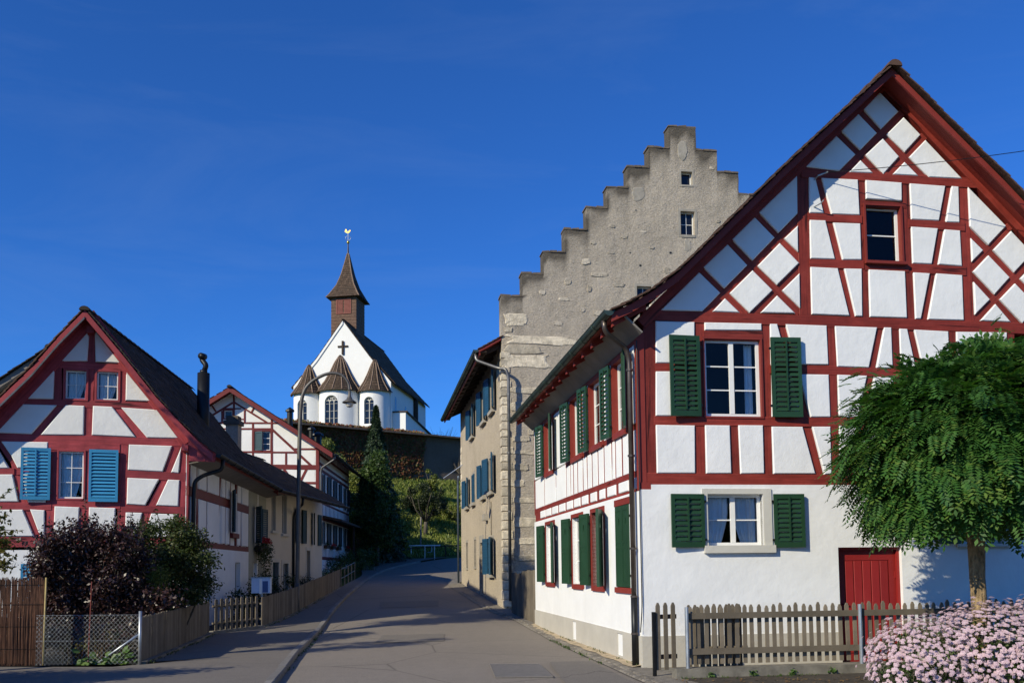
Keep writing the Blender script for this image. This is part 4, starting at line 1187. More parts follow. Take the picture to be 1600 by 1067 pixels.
# ------------------------------------------------------------------ old stone house with the stepped gable
def rough_render(name, col, patch, dark=.45, vscale=.5, soot=False):
    m, nt, b = new_mat(name)
    c = ramp(nt, tex(nt, vscale, 8, .68), [(.28, tuple(x * .62 for x in col)), (.5, col), (.72, tuple(min(1, x * 1.14) for x in col))])
    c = mixc(nt, ramp(nt, tex(nt, 1.7, 8, .72), [(.60, (0, 0, 0)), (.68, (.75, .75, .75))]), c, patch)
    s = ramp(nt, tex(nt, 3.0, 6, .7, stretch=(1, 1, .10)), [(.52, (0, 0, 0)), (.80, (.55, .55, .55))])
    c = mixc(nt, s, c, tuple(x * dark for x in col))
    c = mixc(nt, .55, c, ramp(nt, tex(nt, 16, 8, .8), [(.35, tuple(x * .5 for x in col)), (.65, tuple(min(1, x * 1.3) for x in col))]))
    if soot:
        at_ = nt.nodes.new('ShaderNodeAttribute'); at_.attribute_name = 'soot'
        c = mixc(nt, ramp(nt, at_.outputs['Fac'], [(.05, (0, 0, 0)), (.8, (.88, .88, .88))]), c, tuple(x * .16 for x in col))
    nt.links.new(c, b.inputs['Base Color']); b.inputs['Roughness'].default_value = .95; b.inputs['Specular IOR Level'].default_value = .15
    p = bump(nt, b, tex(nt, 38, 7, .8), .9, .02)
    p = bump(nt, b, tex(nt, 12, 5, .7, stretch=(1, 1, 2.6)), .9, .05, p)
    bump(nt, b, tex(nt, 2.0, 4, .6), .5, .08, p)
    return m


M['render_w'] = rough_render('ochre_lime_render', (.53, .45, .34), (.66, .58, .46), .6)
M['render_g'] = rough_render('grey_rough_render', (.50, .435, .35), (.63, .565, .465), .45, soot=True)
M['limestone'] = simple('pale_limestone', (.64, .56, .43), .95, var=.35, scale=5, bscale=22, bstr=1.0, bdist=.03, rnd=.35, spec=.1)
M['field_stone'] = simple('bedded_field_stone', (.50, .44, .35), .95, var=.35, scale=6, bscale=20, bstr=1.0, bdist=.03, rnd=.4, spec=.1)
M['lintel_stone'] = simple('grey_sandstone', (.33, .30, .25), .9, var=.2, scale=4, bscale=50, bstr=.5, bdist=.01)
M['step_cap'] = simple('lichen_dark_coping', (.12, .095, .07), .95, var=.4, scale=5, bscale=40, bstr=.6, bdist=.02)

M['pipe_blue'] = simple('blue_grey_pipe', (.10, .13, .17), .4, .5)
SO = Vector((-.296, 31.0, 0))
SGW, SWW = Wall(SO, 9), Wall(SO, 99 - 180)
stone = thing('stone_house', (SO.x, SO.y, g(31)), 'tall grey stone house with stepped gable and blue shutters', 'house')
SU = [0, .74, 1.50, 2.29, 3.09, 3.85, 4.62, 5.42, 6.20]; SV = [11.13, 11.95, 12.76, 13.61, 14.44, 15.22, 16.01, 16.78, 17.61]
CU = 6.715                                                 # middle of the gable
SW_ = 2 * CU; SL = 14.3


def gtop(u):
    d = u if u <= CU else SW_ - u
    for i in range(len(SU) - 1, -1, -1):
        if d >= SU[i]: return SV[i]
    return SV[0]


ghol = [(6.626, 7.049, 15.444, 15.944), (6.566, 7.098, 13.597, 14.469), (4.88, 5.42, 10.9, 11.654), (4.0, 4.9, 7.6, 8.7)]
us = sorted(set(SU + [SW_ - u for u in SU] + [h for q in ghol for h in q[:2]] + [round(.19 * i, 3) for i in range(1, 71)])); vv = sorted(set([-.2] + SV + [h for q in ghol for h in q[2:]] + [round(.19 * i, 3) for i in range(1, 92)]))
us = [u for i, u in enumerate(us) if i == 0 or u - us[i - 1] > .012]; vv = [v for i, v in enumerate(vv) if i == 0 or v - vv[i - 1] > .012]
V, F = holed(SGW, us, vv, lambda u, v: v < gtop(u) and not any(a < u < b and c < v < d for a, b, c, d in ghol), -.52, 0)
for i, p in enumerate(V):                                   # old walls are never flat
    if abs((p - SGW.O).dot(SGW.N)) < .01:
        V[i] = p + SGW.N * (.016 * noise.noise(p * 1.3) + .010 * noise.noise(p * 4.1)) + SGW.U * (.018 * noise.noise(p * 2.7 + Vector((9, 0, 0)))) + Vector((0, 0, .016 * noise.noise(p * 2.2 + Vector((0, 7, 0)))))
gob = mk('gable_wall', V, F, M['render_g'], stone)
at_ = gob.data.attributes.new('soot', 'FLOAT', 'POINT'); val = []
for p in V:                                                # rain-washed soot below the steps, paler near the ground courses
    q = p - SGW.O; u_ = q.dot(SGW.U); d_ = min(gtop(u_ + .02), gtop(u_ - .02)) - q.z
    val.append(max(0.0, min(1.0, math.exp(-max(d_, 0) / .42) * (.95 + 1.2 * noise.noise(p * 2.3)) + .8 * max(0, noise.noise(Vector((p.x * 3, p.y * 3, p.z * .35)))) * math.exp(-d_ / 1.4))))
at_.data.foreach_set('value', val)
for i, (u, v) in enumerate(zip(SU, SV)):                   # lichen-dark coping on every step
    ends = [(u, (SU[i + 1] if i < 8 else SW_ - u))] + ([(SW_ - SU[i + 1], SW_ - u)] if i < 8 else [])
    for (a, b) in ends:
        k2 = max(2, int((b - a) / .26)); e_ = [a - .035 + (b - a + .045) * q / k2 for q in range(k2 + 1)]
        for q in range(k2):                                # rough slabs, no two alike
            h0, h1 = random.uniform(.02, .075), random.uniform(.02, .075); f0 = .02 + random.uniform(-.015, .02)
            V = [SGW.P(e_[q] + .004, v - .02, f0), SGW.P(e_[q + 1] - .004, v - .02, f0 + random.uniform(-.01, .01)), SGW.P(e_[q + 1] - .004, v - .02, -.55), SGW.P(e_[q] + .004, v - .02, -.55)]
            V += [SGW.P(e_[q] + .015, v + h0, f0 - .015), SGW.P(e_[q + 1] - .015, v + h1, f0 - .015), SGW.P(e_[q + 1] - .015, v + h1, -.53), SGW.P(e_[q] + .015, v + h0, -.53)]
            MB().box8(V).build('step_coping', M['step_cap'], stone)
for k_, (a, b, c, d) in enumerate(ghol):
    e = .09 if k_ else .07
    m = MB(); m.wbox(SGW, a - e, a, c - e, d + e, -.2, .012); m.wbox(SGW, b, b + e, c - e, d + e, -.2, .012); m.wbox(SGW, a, b, d, d + e, -.2, .011); m.wbox(SGW, a, b, c - e, c, -.2, .03)
    m.build('window_surround', M['lintel_stone'], stone)
    window(stone, SGW, a, b, c, d, -.16, 2 if k_ else 1, 2 if k_ else 1, M['frame_white'], M['glass_dark'], .035, .02, split=False)


def rough_patch(w, cu, cv, ru, rv, n1, mat, name, parent, seed, square=.5, n0=-.05):
    rr = random.Random(seed); k = 20; P = []
    for j in range(k):
        t = 2 * math.pi * j / k; c_, s_ = math.cos(t), math.sin(t)
        q = (abs(c_) ** (2 / (2 + 6 * square)) * (1 if c_ > 0 else -1), abs(s_) ** (2 / (2 + 6 * square)) * (1 if s_ > 0 else -1))
        e = 1 + rr.uniform(-.16, .10) + .10 * math.sin(3 * t + seed); P.append((cu + q[0] * ru * e, cv + q[1] * rv * (1 + rr.uniform(-.18, .12) + .08 * math.sin(2 * t + seed * 1.7))))
    V = [w.P(a, b, n0) for a, b in P] + [w.P(a, b, n1 * .35) for a, b in P]
    V += [w.P(cu + (a - cu) * .93, cv + (b - cv) * .88, n1 * rr.uniform(.75, 1.2)) for a, b in P] + [w.P(cu, cv, n1)]
    F = [(l * k + j, l * k + (j + 1) % k, (l + 1) * k + (j + 1) % k, (l + 1) * k + j) for l in range(2) for j in range(k)] + [(2 * k + j, 2 * k + (j + 1) % k, 3 * k) for j in range(k)]
    return mk(name, V, F, mat, parent, False)


# stones that show through the render of the gable
q_st = [(.114, 10.086, .898, 10.514), (.095, 9.826, .379, 10.033), (.09, 9.433, 2.52, 9.746), (.088, 9.115, 1.426, 9.402), (.085, 8.596, 1.686, 9.08), (.30, 7.714, 1.313, 7.944), (.294, 7.065, .896, 7.397), (.889, 6.274, 1.208, 6.497), (.295, 6.037, .969, 6.242), (.289, 5.594, 1.199, 5.748), (.305, 5.048, .906, 5.269), (.278, 4.484, .757, 4.714),
        (.30, 3.92, 1.25, 4.12), (.33, 3.10, 1.62, 3.44), (.30, 2.51, 1.9, 2.73), (.30, 1.95, 1.8, 2.16), (.3, 1.33, 1.6, 1.62)]
for i, (a, b, c, d) in enumerate(q_st):
    rough_patch(SGW, (a + c) / 2, (b + d) / 2, (c - a) / 2, (d - b) / 2, .026, M['limestone'], 'exposed_stone', stone, i, .8, -.09)
y_st = [(1.464, 11.292, .11, .09), (2.367, 11.717, .13, .1), (3.037, 12.465, .15, .12), (4.016, 13.79, .10, .07), (3.314, 13.153, .1, .06), (4.469, 13.413, .13, .06), (5.164, 13.629, .12, .05), (5.456, 13.067, .1, .05), (3.956, 12.81, .13, .04), (3.525, 12.009, .32, .08), (2.234, 11.085, .2, .07), (2.001, 10.2, .18, .07), (2.892, 10.716, .08, .08), (4.225, 11.666, .21, .08), (3.144, 11.485, .08, .12), (3.6, 10.617, .37, .09), (7.80, 16.141, .09, .07), (7.986, 14.153, .08, .06), (6.014, 12.258, .12, .12), (6.70, 16.70, .19, .34), (5.0, 15.02, .23, .25), (6.80, 13.2, .13, .26)]
for i, (u, v, ru, rv) in enumerate(y_st):
    flat = i >= 19
    rough_patch(SGW, u, v, ru, rv, .018 if flat else .022, M['field_stone'] if not flat else M['lintel_stone'], 'exposed_stone', stone, 50 + i, .15)
for i, (u, v, r) in enumerate([(5.893, 13.63, .075), (6.165, 12.915, .08), (4.668, 12.849, .05), (5.036, 12.401, .08), (4.901, 13.933, .06), (5.86, 14.383, .07), (8.036, 14.978, .06), (4.911, 14.41, .05), (6.281, 15.586, .05)]):
    m = MB(); k = 10                                           # putlog holes: flat discs, the shade inside painted as dark colour
    V = [SGW.P(u + r * math.cos(t * .6283), v + r * .8 * math.sin(t * .6283), .004) for t in range(k)] + [SGW.P(u + r * .55 * math.cos(t * .6283), v + r * .45 * math.sin(t * .6283), .001) for t in range(k)]
    m.add(V, [(j, (j + 1) % k, k + (j + 1) % k, k + j) for j in range(k)]).build('hole_rim', M['lintel_stone'], stone)
    V = [SGW.P(u + r * .58 * math.cos(t * .6283), v + r * .48 * math.sin(t * .6283), .0025) for t in range(k)]
    mk('putlog_shade', V, [tuple(range(k))], M['dark_iron'], stone)

# west wall, on the street
WO = [(1.95, 2.85, 7.52, 8.82, 'up'), (4.40, 5.35, 7.52, 8.80, 'up'), (8.45, 9.40, 7.50, 8.75, 'up'), (2.35, 3.45, 4.55, 5.85, 'mid'), (4.75, 5.55, 4.55, 5.83, 'mid'), (8.25, 9.15, 4.55, 5.80, 'mid'), (10.7, 11.55, 4.55, 5.78, 'mid'), (2.50, 3.55, 1.50, 2.80, 'low')]
slits = [(11.30, 11.95, 1.75, 2.92), (8.1, 8.68, 1.8, 2.95)]
dor = (5.55, 6.65, .3, 2.75)
hol = [(-b, -a, c, d) for a, b, c, d, _ in WO] + [(-b, -a, c, d) for a, b, c, d in slits] + [(-dor[1], -dor[0], -.1, dor[3])]
wall_rect(stone, SWW, -SL, 0, -.2, 9.75, hol, M['render_w'], -.5, -.002, 'street_wall')
for a, b, c, d, row in WO:
    e = .13; m = MB()
    m.wbox(SWW, -b - e, -b, c, d + e, -.22, .018); m.wbox(SWW, -a, -a + e, c, d + e, -.22, .018); m.wbox(SWW, -b, -a, d, d + e, -.22, .017)
    sr = m.build('window_surround', M['lintel_stone'], stone)
    MB().wbox(SWW, -b - e - .05, -a + e + .05, c - .13, c, -.22, .13).build('sill', M['lintel_stone'], sr)
    window(stone, SWW, -b, -a, c, d, -.14, 1, 3, M['frame_white'], M['glass_dark'], .05, .02)
    if (a, row) == (8.25, 'mid'):
        shutter(stone, SWW, -b, c, d, (b - a) / 2, 1, 0, .03, M['blue_dark'], style='batten'); shutter(stone, SWW, -a, c, d, (b - a) / 2, -1, 0, .03, M['blue_dark'], style='batten'); continue
    w_ = (b - a) / 2 + .09
    shutter(stone, SWW, -b - .1, c - .02, d + .04, w_, -1, 11, .07, M['blue_dark'], style='batten', iron=M['dark_iron'])
    if a != 4.75: shutter(stone, SWW, -a + .1, c - .02, d + .04, w_, 1, 10 if row != 'low' else 18, .07, M['blue_dark'], style='batten', iron=M['dark_iron'])
for a, b, c, d in slits:
    m = MB(); m.wbox(SWW, -b - .12, -b, c - .1, d + .12, -.2, .012); m.wbox(SWW, -a, -a + .12, c - .1, d + .12, -.2, .012); m.wbox(SWW, -b, -a, d, d + .12, -.2, .011); m.wbox(SWW, -b, -a, c - .1, c, -.2, .05)
    m.build('window_surround', M['lintel_stone'], stone)
    window(stone, SWW, -b, -a, c, d, -.16, 1, 2, M['frame_white'], M['glass_dark'], .04, split=False)
a, b, c, d = dor
m = MB(); m.wbox(SWW, -b - .15, -b, .3, d + .3, -.3, .02); m.wbox(SWW, -a, -a + .15, .3, d + .3, -.3, .02); m.wbox(SWW, -b, -a, d, d + .3, -.3, .019); m.build('door_surround', M['lintel_stone'], stone)
dd = MB().wbox(SWW, -b, -a, .2, d, -.3, -.22).build('door', M['dark_wood'], stone)
for i in range(4): MB().wbox(SWW, -b + .06 + i * .26, -b + .28 + i * .26, .4, d - .15, -.22, -.205).build('plank', M['dark_wood'], dd)
# quoins
z = .38; i = 0
while z < 9.15:
    h = random.uniform(.24, .34); lw_ = random.choice((.34, .40, .52)) if i % 2 else random.uniform(.24, .32); lg = random.uniform(.16, .24) if i % 2 else random.uniform(.26, .36)
    e = .012; p = .028 + random.uniform(-.006, .012); bv = .035
    ring = []
    for (zz, pr) in ((z + e, .002), (z + bv, p), (z + h - bv, p), (z + h - e, .002)):
        ring.append([SWW.P(-lw_, zz, pr - .004), SWW.P(-lw_ + .04, zz, pr), SWW.P(pr, zz, pr), SGW.P(lg - .04, zz, pr), SGW.P(lg, zz, pr - .004), SGW.P(lg, zz, -.06), SWW.P(-lw_, zz, -.06)])
    V = [q for r in ring for q in r]; k = 7
    F = [(l * k + j, l * k + (j + 1) % k, (l + 1) * k + (j + 1) % k, (l + 1) * k + j) for l in range(3) for j in range(k)] + [tuple(range(k - 1, -1, -1)), tuple(3 * k + j for j in range(k))]
    mk('quoin_stone', V, F, M['limestone'], stone); z += h; i += 1
for i in range(9):                                           # worn stones at the far corner
    z = 4.9 + i * .33; lw_ = .35 if i % 2 else .6
    rough_patch(SWW, -SL + lw_ / 2 + .02, z, lw_ / 2, .15, .02, M['limestone'], 'quoin_stone', stone, 200 + i, .9)
MB().wbox(SWW, -4.45, -4.0, 3.55, 3.80, 0, .18).build('wall_bracket', M['lintel_stone'], stone)
MB().tube([SWW.P(-3.0, 4.2, .02), SWW.P(-3.0, 2.95, .02)], .012, 5).build('cable', M['dark_iron'], stone)
MB().tube([SWW.P(-13.2, 6.75, .02), SWW.P(-13.3, 6.1, .95)], .02, 5).build('flag_holder', M['galv'], stone)
MB().tube(bez([SWW.P(-SL + .1, 6.3, .12), SWW.P(-SL - .12, 6.0, .14), SWW.P(-SL - .15, 1.0, .14)]), .05, 8).build('rear_downpipe', M['pipe_blue'], stone, True)
# remaining walls
MB().wbox(SGW, SW_ - .5, SW_, -.2, 9.7, -SL, -.53).build('far_wall', M['render_w'], stone)
v, f = prism(SGW, [(0.01, -.2), (SW_ - .01, -.2), (SW_ - .01, 9.6), (CU, 16.2), (.01, 9.6)], -SL, -SL + .4); mk('back_gable', v, f, M['render_w'], stone)
# roof, tucked behind the stepped gable
SPL = [(-.80, 9.20), (-.2, 9.55), (.6, 10.35), (CU, 16.55)]; SPR = [(SW_ - u, v) for u, v in SPL]
roof = gable_roof(stone, SGW, SPL, SPR, -.56, -SL - .35, M['tile'], M['dark_wood'], .08, .2, None, verge_parts=False, ridge=True, fields=(True, False))
# piece of roof that passes the gable corner out over the street
V = []
for n_ in (.02, -.60):
    for (u, v) in ((-.80, 9.21), (-.02, 9.66)): V += [SGW.P(u, v, n_), SGW.P(u, v - .10, n_)]
mk('eaves_end', V, [(0, 1, 3, 2), (4, 6, 7, 5), (0, 2, 6, 4), (1, 5, 7, 3), (0, 4, 5, 1), (2, 3, 7, 6)], M['red'], roof)
V, F = [], []
for j in range(5):
    u0, v0 = -.83 + j * .165, 9.225 + j * .095
    t = MB(); S = SGW
    t.box8([S.P(u0, v0, .05), S.P(u0 + .22, v0 + .10, .05), S.P(u0 + .22, v0 + .10, -.6), S.P(u0, v0, -.6), S.P(u0, v0 + .03, .05), S.P(u0 + .22, v0 + .13, .05), S.P(u0 + .22, v0 + .13, -.6), S.P(u0, v0 + .03, -.6)]).build('verge_tile', M['tile'], roof)
MB().wbox(SGW, -.79, -.74, 9.02, 9.20, -SL - .3, .0).build('fascia', M['red'], stone)
MB().wbox(SGW, -.74, -.51, 9.14, 9.165, -SL - .3, -.02).build('soffit_board', M['dark_wood'], stone)
for i in range(16):
    n_ = -.3 - i * .88
    m = MB(); m.box8([SGW.P(-.73, 9.03, n_), SGW.P(.0, 9.36, n_), SGW.P(.0, 9.36, n_ - .1), SGW.P(-.73, 9.03, n_ - .1), SGW.P(-.73, 9.15, n_), SGW.P(.0, 9.55, n_), SGW.P(.0, 9.55, n_ - .1), SGW.P(-.73, 9.15, n_ - .1)]).build('rafter_tail', M['dark_wood'], stone)
gutter(stone, SGW.P(-.88, 9.20, .02), SGW.P(-.88, 9.16, -SL - .3), .09, M['patina'])
pp = bez([SGW.P(-.88, 9.12, -.25), SGW.P(-.86, 8.88, -.2), SGW.P(-.12, 8.55, .10), SGW.P(.10, 8.50, .30), SGW.P(.18, 8.20, .30), SGW.P(.18, .6, .16)])
dp = MB().tube(pp, .055, 10).build('downpipe', M['pipe_grey'], stone, True)
for z in (7.6, 5.6, 3.6, 1.8): MB().tube([SGW.P(.18, z, .29 - (8.2 - z) * .018), SGW.P(.18, z + .04, .29 - (8.2 - z) * .018)], .068, 10).build('pipe_clip', M['pipe_grey'], dp)
# plank doors of the passage between the two houses
pas = thing('plank_gate', SGW.P(.5, g(29), .9), 'weathered grey plank gate closing the gap between the white and the stone house', 'gate')
A, B = Vector((-.05, 29.6, 0)), Vector((.66, 26.2, 0))
for i in range(9):
    t = i / 9; p = A.lerp(B, t); q = A.lerp(B, t + 1 / 9 - .006); zt = 1.55 + random.uniform(-.02, .02) + (.08 if i > 3 else 0)
    nn = Vector((-(B - A).y, (B - A).x, 0)).normalized() * .03
    gz_ = g(p.y) - .02
    V = [p + Vector((0, 0, gz_)), q + Vector((0, 0, gz_)), q + nn + Vector((0, 0, gz_)), p + nn + Vector((0, 0, gz_)), p + Vector((0, 0, zt)), q + Vector((0, 0, zt)), q + nn + Vector((0, 0, zt)), p + nn + Vector((0, 0, zt))]
    MB().box8(V).build('plank', M['old_wood'], pas)
for z in (.5, 1.3):
    MB().tube([A + Vector((.08, 0, z)), B + Vector((.08, 0, z))], .035, 4).build('rail', M['old_wood'], pas)
# ------------------------------------------------------------------ rose-red timber house on the left
LC = Vector(LEFT_CORNER)
LFW = Wall(LC, 16)
LSD = Vector((-.0914, 1, 0)).normalized()                 # street side runs this way
LSW = Wall(LC, math.degrees(math.atan2(LSD.y, LSD.x)) - 180)   # u = -distance
LSW.N = -LSW.N
lh = thing('timber_framed_house', (LC.x, LC.y, 0), 'white house with rose red timbers and bright blue shutters, black flue pipe', 'house')
LR, LP = M['red_left'], M['panel_left']
for p in LEFT_PANELS: panel(lh, LFW, p, LP, n1=.02, ch=.02)
for s in LEFT_BEAMS: timber(lh, LFW, s, M['red_left_t'], 0.0, wob=.012)
for s in LEFT_POSTS: timber(lh, LFW, s, M['red_left_t'], -.012, wob=.012)
for s in LEFT_BRACES: timber(lh, LFW, s, M['red_left_t'], -.024, wob=.012)
for s in LEFT_RAFTERS: timber(lh, LFW, s, M['red_left_t'], .02, name='rafter', wob=.01)
LQ = LEFT_RECTS
gw = LQ['ground']
wall_rect(lh, LFW, -5.8, 0, -.1, 2.30, [(gw[0], gw[1], gw[2], gw[3])], M['white'], -.3, .01, 'ground_floor_wall')
window(lh, LFW, gw[0], gw[1], gw[2], gw[3], -.1, 1, 2, M['frame_white'], M['glass'], .05)
shutter(lh, LFW, gw[0] - .04, gw[2], gw[3], .5, -1, 5, .06, M['blue'], rod=False)
shutter(lh, LFW, gw[1] + .04, gw[2], gw[3], .5, 1, 5, .06, M['blue'], rod=False)
for nm in ('attic_l', 'attic_r'):
    r = LQ[nm]; window(lh, LFW, r[0], r[1], r[2], r[3], -.07, 2, 2, M['frame_white'], M['glass'], .04, .018, split=False, curtain=M['curtain'])
    casing(LFW, r, .05, .012, LR, False, .15, lh)
r = LQ['main']; window(lh, LFW, r[0], r[1], r[2], r[3], -.07, 2, 3, M['frame_white'], M['glass'], .045, .018, split=False, curtain=M['curtain'])
casing(LFW, r, .04, .008, LR, False, .15, lh)
r = LQ['sh_l']; shutter(lh, LFW, r[1], r[2], r[3], r[1] - r[0], -1, 4, .06, M['blue'], pitch=.088, iron=M['dark_iron'])
r = LQ['sh_r']; shutter(lh, LFW, r[1], r[2], r[3], r[1] - r[0], -1, 3, .06, M['blue'], pitch=.088, rod=False, iron=M['dark_iron'])
for q in ([(-5.65, 2.5), (-4.72, 2.5), (-4.72, 3.25), (-5.65, 3.25)], [(-5.65, 3.45), (-4.72, 3.45), (-4.72, 4.15), (-5.65, 4.15)], [(-5.65, 4.3), (-4.72, 4.3), (-4.72, 5.0), (-5.3, 5.0), (-5.65, 4.75)]):
    panel(lh, LFW, q, LP, n1=.02, ch=.02)
timber(lh, LFW, (-5.74, 2.2, -5.74, 4.8, .2), M['red_left_t'], .0); timber(lh, LFW, (-4.66, 2.4, -4.66, 5.1, .14), M['red_left_t'], -.013)
V, F = prism(LFW, [(-5.8, 2.25), (-4.55, 2.25), (-4.55, 5.9), (-5.8, 4.75)], -.2, -.08); mk('wall_core', V, F, LR, lh)
# purlin ends
MB().wbox(LFW, -2.53, -2.36, 7.90, 8.08, -.1, .16).build('purlin_end', LR, lh)
MB().wbox(LFW, -.15, -.0, 4.86, 5.02, -.1, .46).build('purlin_end', LR, lh)
# cover boards where the eave comes down
V, F = prism(LFW, [(.0, 5.1), (.02, 4.60), (.67, 4.58), (.68, 4.80), (-.12, 5.50)], .30, .345); mk('eaves_boards', V, F, LR, lh)
MB().wbox(LFW, .38, .42, 4.60, 4.95, .345, .36).build('cover_strip', LR, lh)
# street side wall: timbered part, in shade
ST = 8.1
LG = 2.38
side_beams = [(0, 4.28, ST, 4.28, .2), (0, 2.42, ST, 2.42, .2)]
wall_rect(lh, LSW, -ST, 0, -.1, LG, [(-6.7, -5.9, .9, 2.0), (-2.6, -2.1, .8, 1.9)], M['white'], -.3, .0, 'side_wall')
for (a, b) in ((5.9, 6.7), (2.1, 2.6)):
    window(lh, LSW, -b, -a, .9 if a > 3 else .8, 2.0 if a > 3 else 1.9, -.12, 1, 1, M['stone_trim'], M['glass_dark'], .06, split=False)
tp = [(.08, .08), (.15, .15), (.75, 1.15), (2.0, 2.0), (3.9, 3.35), (4.4, 4.4), (ST - .05, ST - .05), (6.65, 6.85)]
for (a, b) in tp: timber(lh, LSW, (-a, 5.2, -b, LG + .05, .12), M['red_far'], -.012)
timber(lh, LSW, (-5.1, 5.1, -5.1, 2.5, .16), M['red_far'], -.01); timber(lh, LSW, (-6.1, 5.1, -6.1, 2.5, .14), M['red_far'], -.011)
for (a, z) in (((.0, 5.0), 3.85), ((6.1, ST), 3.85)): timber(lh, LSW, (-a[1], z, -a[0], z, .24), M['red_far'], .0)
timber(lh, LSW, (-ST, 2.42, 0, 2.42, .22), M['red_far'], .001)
xs_ = [.21, 2.0, 4.4, 5.02, ]
for (a, b) in ((.22, .78), (1.1, 1.93), (2.08, 3.5), (3.9, 4.33), (4.48, 5.0), (6.2, 6.68), (6.92, 8.0)):
    for (z0, z1) in ((2.56, 3.71), (3.99, 4.95)):
        panel(lh, LSW, [(-b, z0), (-a, z0), (-a, z1), (-b, z1)], M['panel_left'], .006, ch=.012)
MB().wbox(LSW, -ST, 0, 2.4, 5.1, -.2, -.06).build('wall_core', M['panel_left'], lh)
window(lh, LSW, -6.0, -5.2, 2.95, 4.25, .02, 1, 3, M['frame_white'], M['glass_dark'], .05, thick=.03)
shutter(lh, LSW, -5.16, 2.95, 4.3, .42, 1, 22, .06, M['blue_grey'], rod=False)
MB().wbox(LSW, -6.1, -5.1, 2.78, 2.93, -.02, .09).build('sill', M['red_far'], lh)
# other walls
MB().wbox(LFW, -5.8, -5.5, -.1, 5.0, -10.5, -.31).build('west_wall', M['white'], lh)
V = [LFW.P(-5.8, z, -.2) for z in (0, 5)]
MB().wbox(LFW, -5.6, -.4, -.1, 2.2, -.7, -.6).build('inner_wall', M['interior'], lh)
V, F = prism(LFW, [(-5.4, 2.2), (-.45, 2.2), (-.45, 4.6), (-2.45, 7.6), (-5.4, 4.8)], -1.2, -1.1); mk('inner_wall', V, F, M['interior'], lh)
# roof: right slope falls to the street, left slope runs out of view; ridge follows the street side
LRW = Wall(LFW.P(0, 0, 0), 90 + 5.22 - 90)                # plane square to the ridge
RN = LSD                                                   # ridge direction


def lroof(prof, name, n0, n1, tmat, rows=.17, verge=True, fieldmat=None, thick=.08, roof=None, rev=False):
    """slope from (u,v) profile in the gable plane swept along the ridge direction RN from n0 (towards us) to n1"""
    P = lambda u, v, t: LFW.P(u, v, 0) + RN * t
    k = len(prof); V = []; F = []
    sk = lambda u: n0 - (0 if True else 0)
    for t in (n0, n1):
        V += [P(u, v, t) for u, v in prof] + [P(u, v - thick, t) for u, v in prof]
    for i in range(k - 1):
        F += [(i, i + 1, 2 * k + i + 1, 2 * k + i), (k + i, 3 * k + i, 3 * k + i + 1, k + i + 1), (i, k + i, k + i + 1, i + 1), (2 * k + i, 2 * k + i + 1, 3 * k + i + 1, 3 * k + i)]
    F.append((0, 2 * k, 3 * k, k))
    o = mk(name, V, F, LR if name == 'roof' else M['red_left'], roof if roof else lh)
    lst = []
    for i in range(k - 1):
        a, b = P(*prof[i], n0 - .04), P(*prof[i + 1], n0 - .04); S = (b - a); l = S.length; S = S.normalized(); Nn = S.cross(RN)
        if Nn.z < 0: Nn = -Nn
        ns = max(1, int(round(l / rows))); tw = .18; th = l / ns
        lst.append(tile_np(a + RN * tw + Nn * .012, RN, S, Nn, int((n1 - n0) / tw) - 1, ns, tw, th, jit=.012))
        for j in range(ns):
            v8, f8 = tile_np(a + S * (th * j) - RN * random.uniform(-.01, .02) + Nn * .012, RN, S, Nn, 1, 1, tw, th, thick=.026, lift=.022, jit=.012)
            mk('verge_tile', v8, [tuple(q) for q in f8.tolist()] + [(0, 2, 4, 6)], tmat, o)
    v, f = cat_np(lst); mk_np('tile_field', v, f, fieldmat or tmat, o, kind='stuff')
    return o


LPR = [(.70, 4.80), (.35, 5.10), (-.02, 5.48), (-.72, 6.24), (-1.49, 7.24), (-2.45, 8.42)]
LPL = [(-6.3, 4.35), (-5.3, 5.15), (-4.35, 6.06), (-3.64, 6.88), (-3.03, 7.72), (-2.45, 8.42)]
ro = lroof(LPR, 'roof', -.42, 10.0, M['tile_dark'])
lroof(LPL, 'roof_boards', -.42, 10.0, M['tile'], roof=ro, fieldmat=M['tile_dark'])
for prof, nm in ((LPR, 1), (LPL, 0)):                       # barge boards
    V = []; F = []; k = len(prof)
    for (u, v) in prof:
        for (dv, t) in ((-.015, -.445), (-.21, -.445), (-.21, -.405), (-.015, -.405)): V.append(LFW.P(u, v + dv, 0) + RN * t)
    for i in range(k - 1):
        for j in range(4): F.append((i * 4 + j, i * 4 + (j + 1) % 4, i * 4 + 4 + (j + 1) % 4, i * 4 + 4 + j))
    F += [(3, 2, 1, 0), tuple((k - 1) * 4 + j for j in range(4))]
    mk('barge_board', V, F, LR, ro)
    if nm == 0:                                             # metal drip edge
        V = []
        for (u, v) in prof:
            for (dv, t) in ((-.19, -.47), (-.25, -.47), (-.25, -.44), (-.19, -.44)): V.append(LFW.P(u, v + dv, 0) + RN * t)
        mk('drip_edge', V, F, M['pipe_grey'], ro)
for i in range(26):                                         # ridge tiles
    t0 = -.5 + i * .41; V = []
    for (tt, r) in ((t0, .12), (t0 + .05, .125), (t0 + .43, .10)):
        for j in range(7):
            a = math.pi * j / 6; V.append(LFW.P(-2.45 + r * 1.05 * math.cos(a), 8.40 + r * .9 * math.sin(a), 0) + RN * tt)
    mk('ridge_tile', V, [(q * 7 + j, q * 7 + j + 1, q * 7 + 8 + j, q * 7 + 7 + j) for q in range(2) for j in range(6)] + [tuple(range(6, -1, -1))], M['tile_dark'], ro)
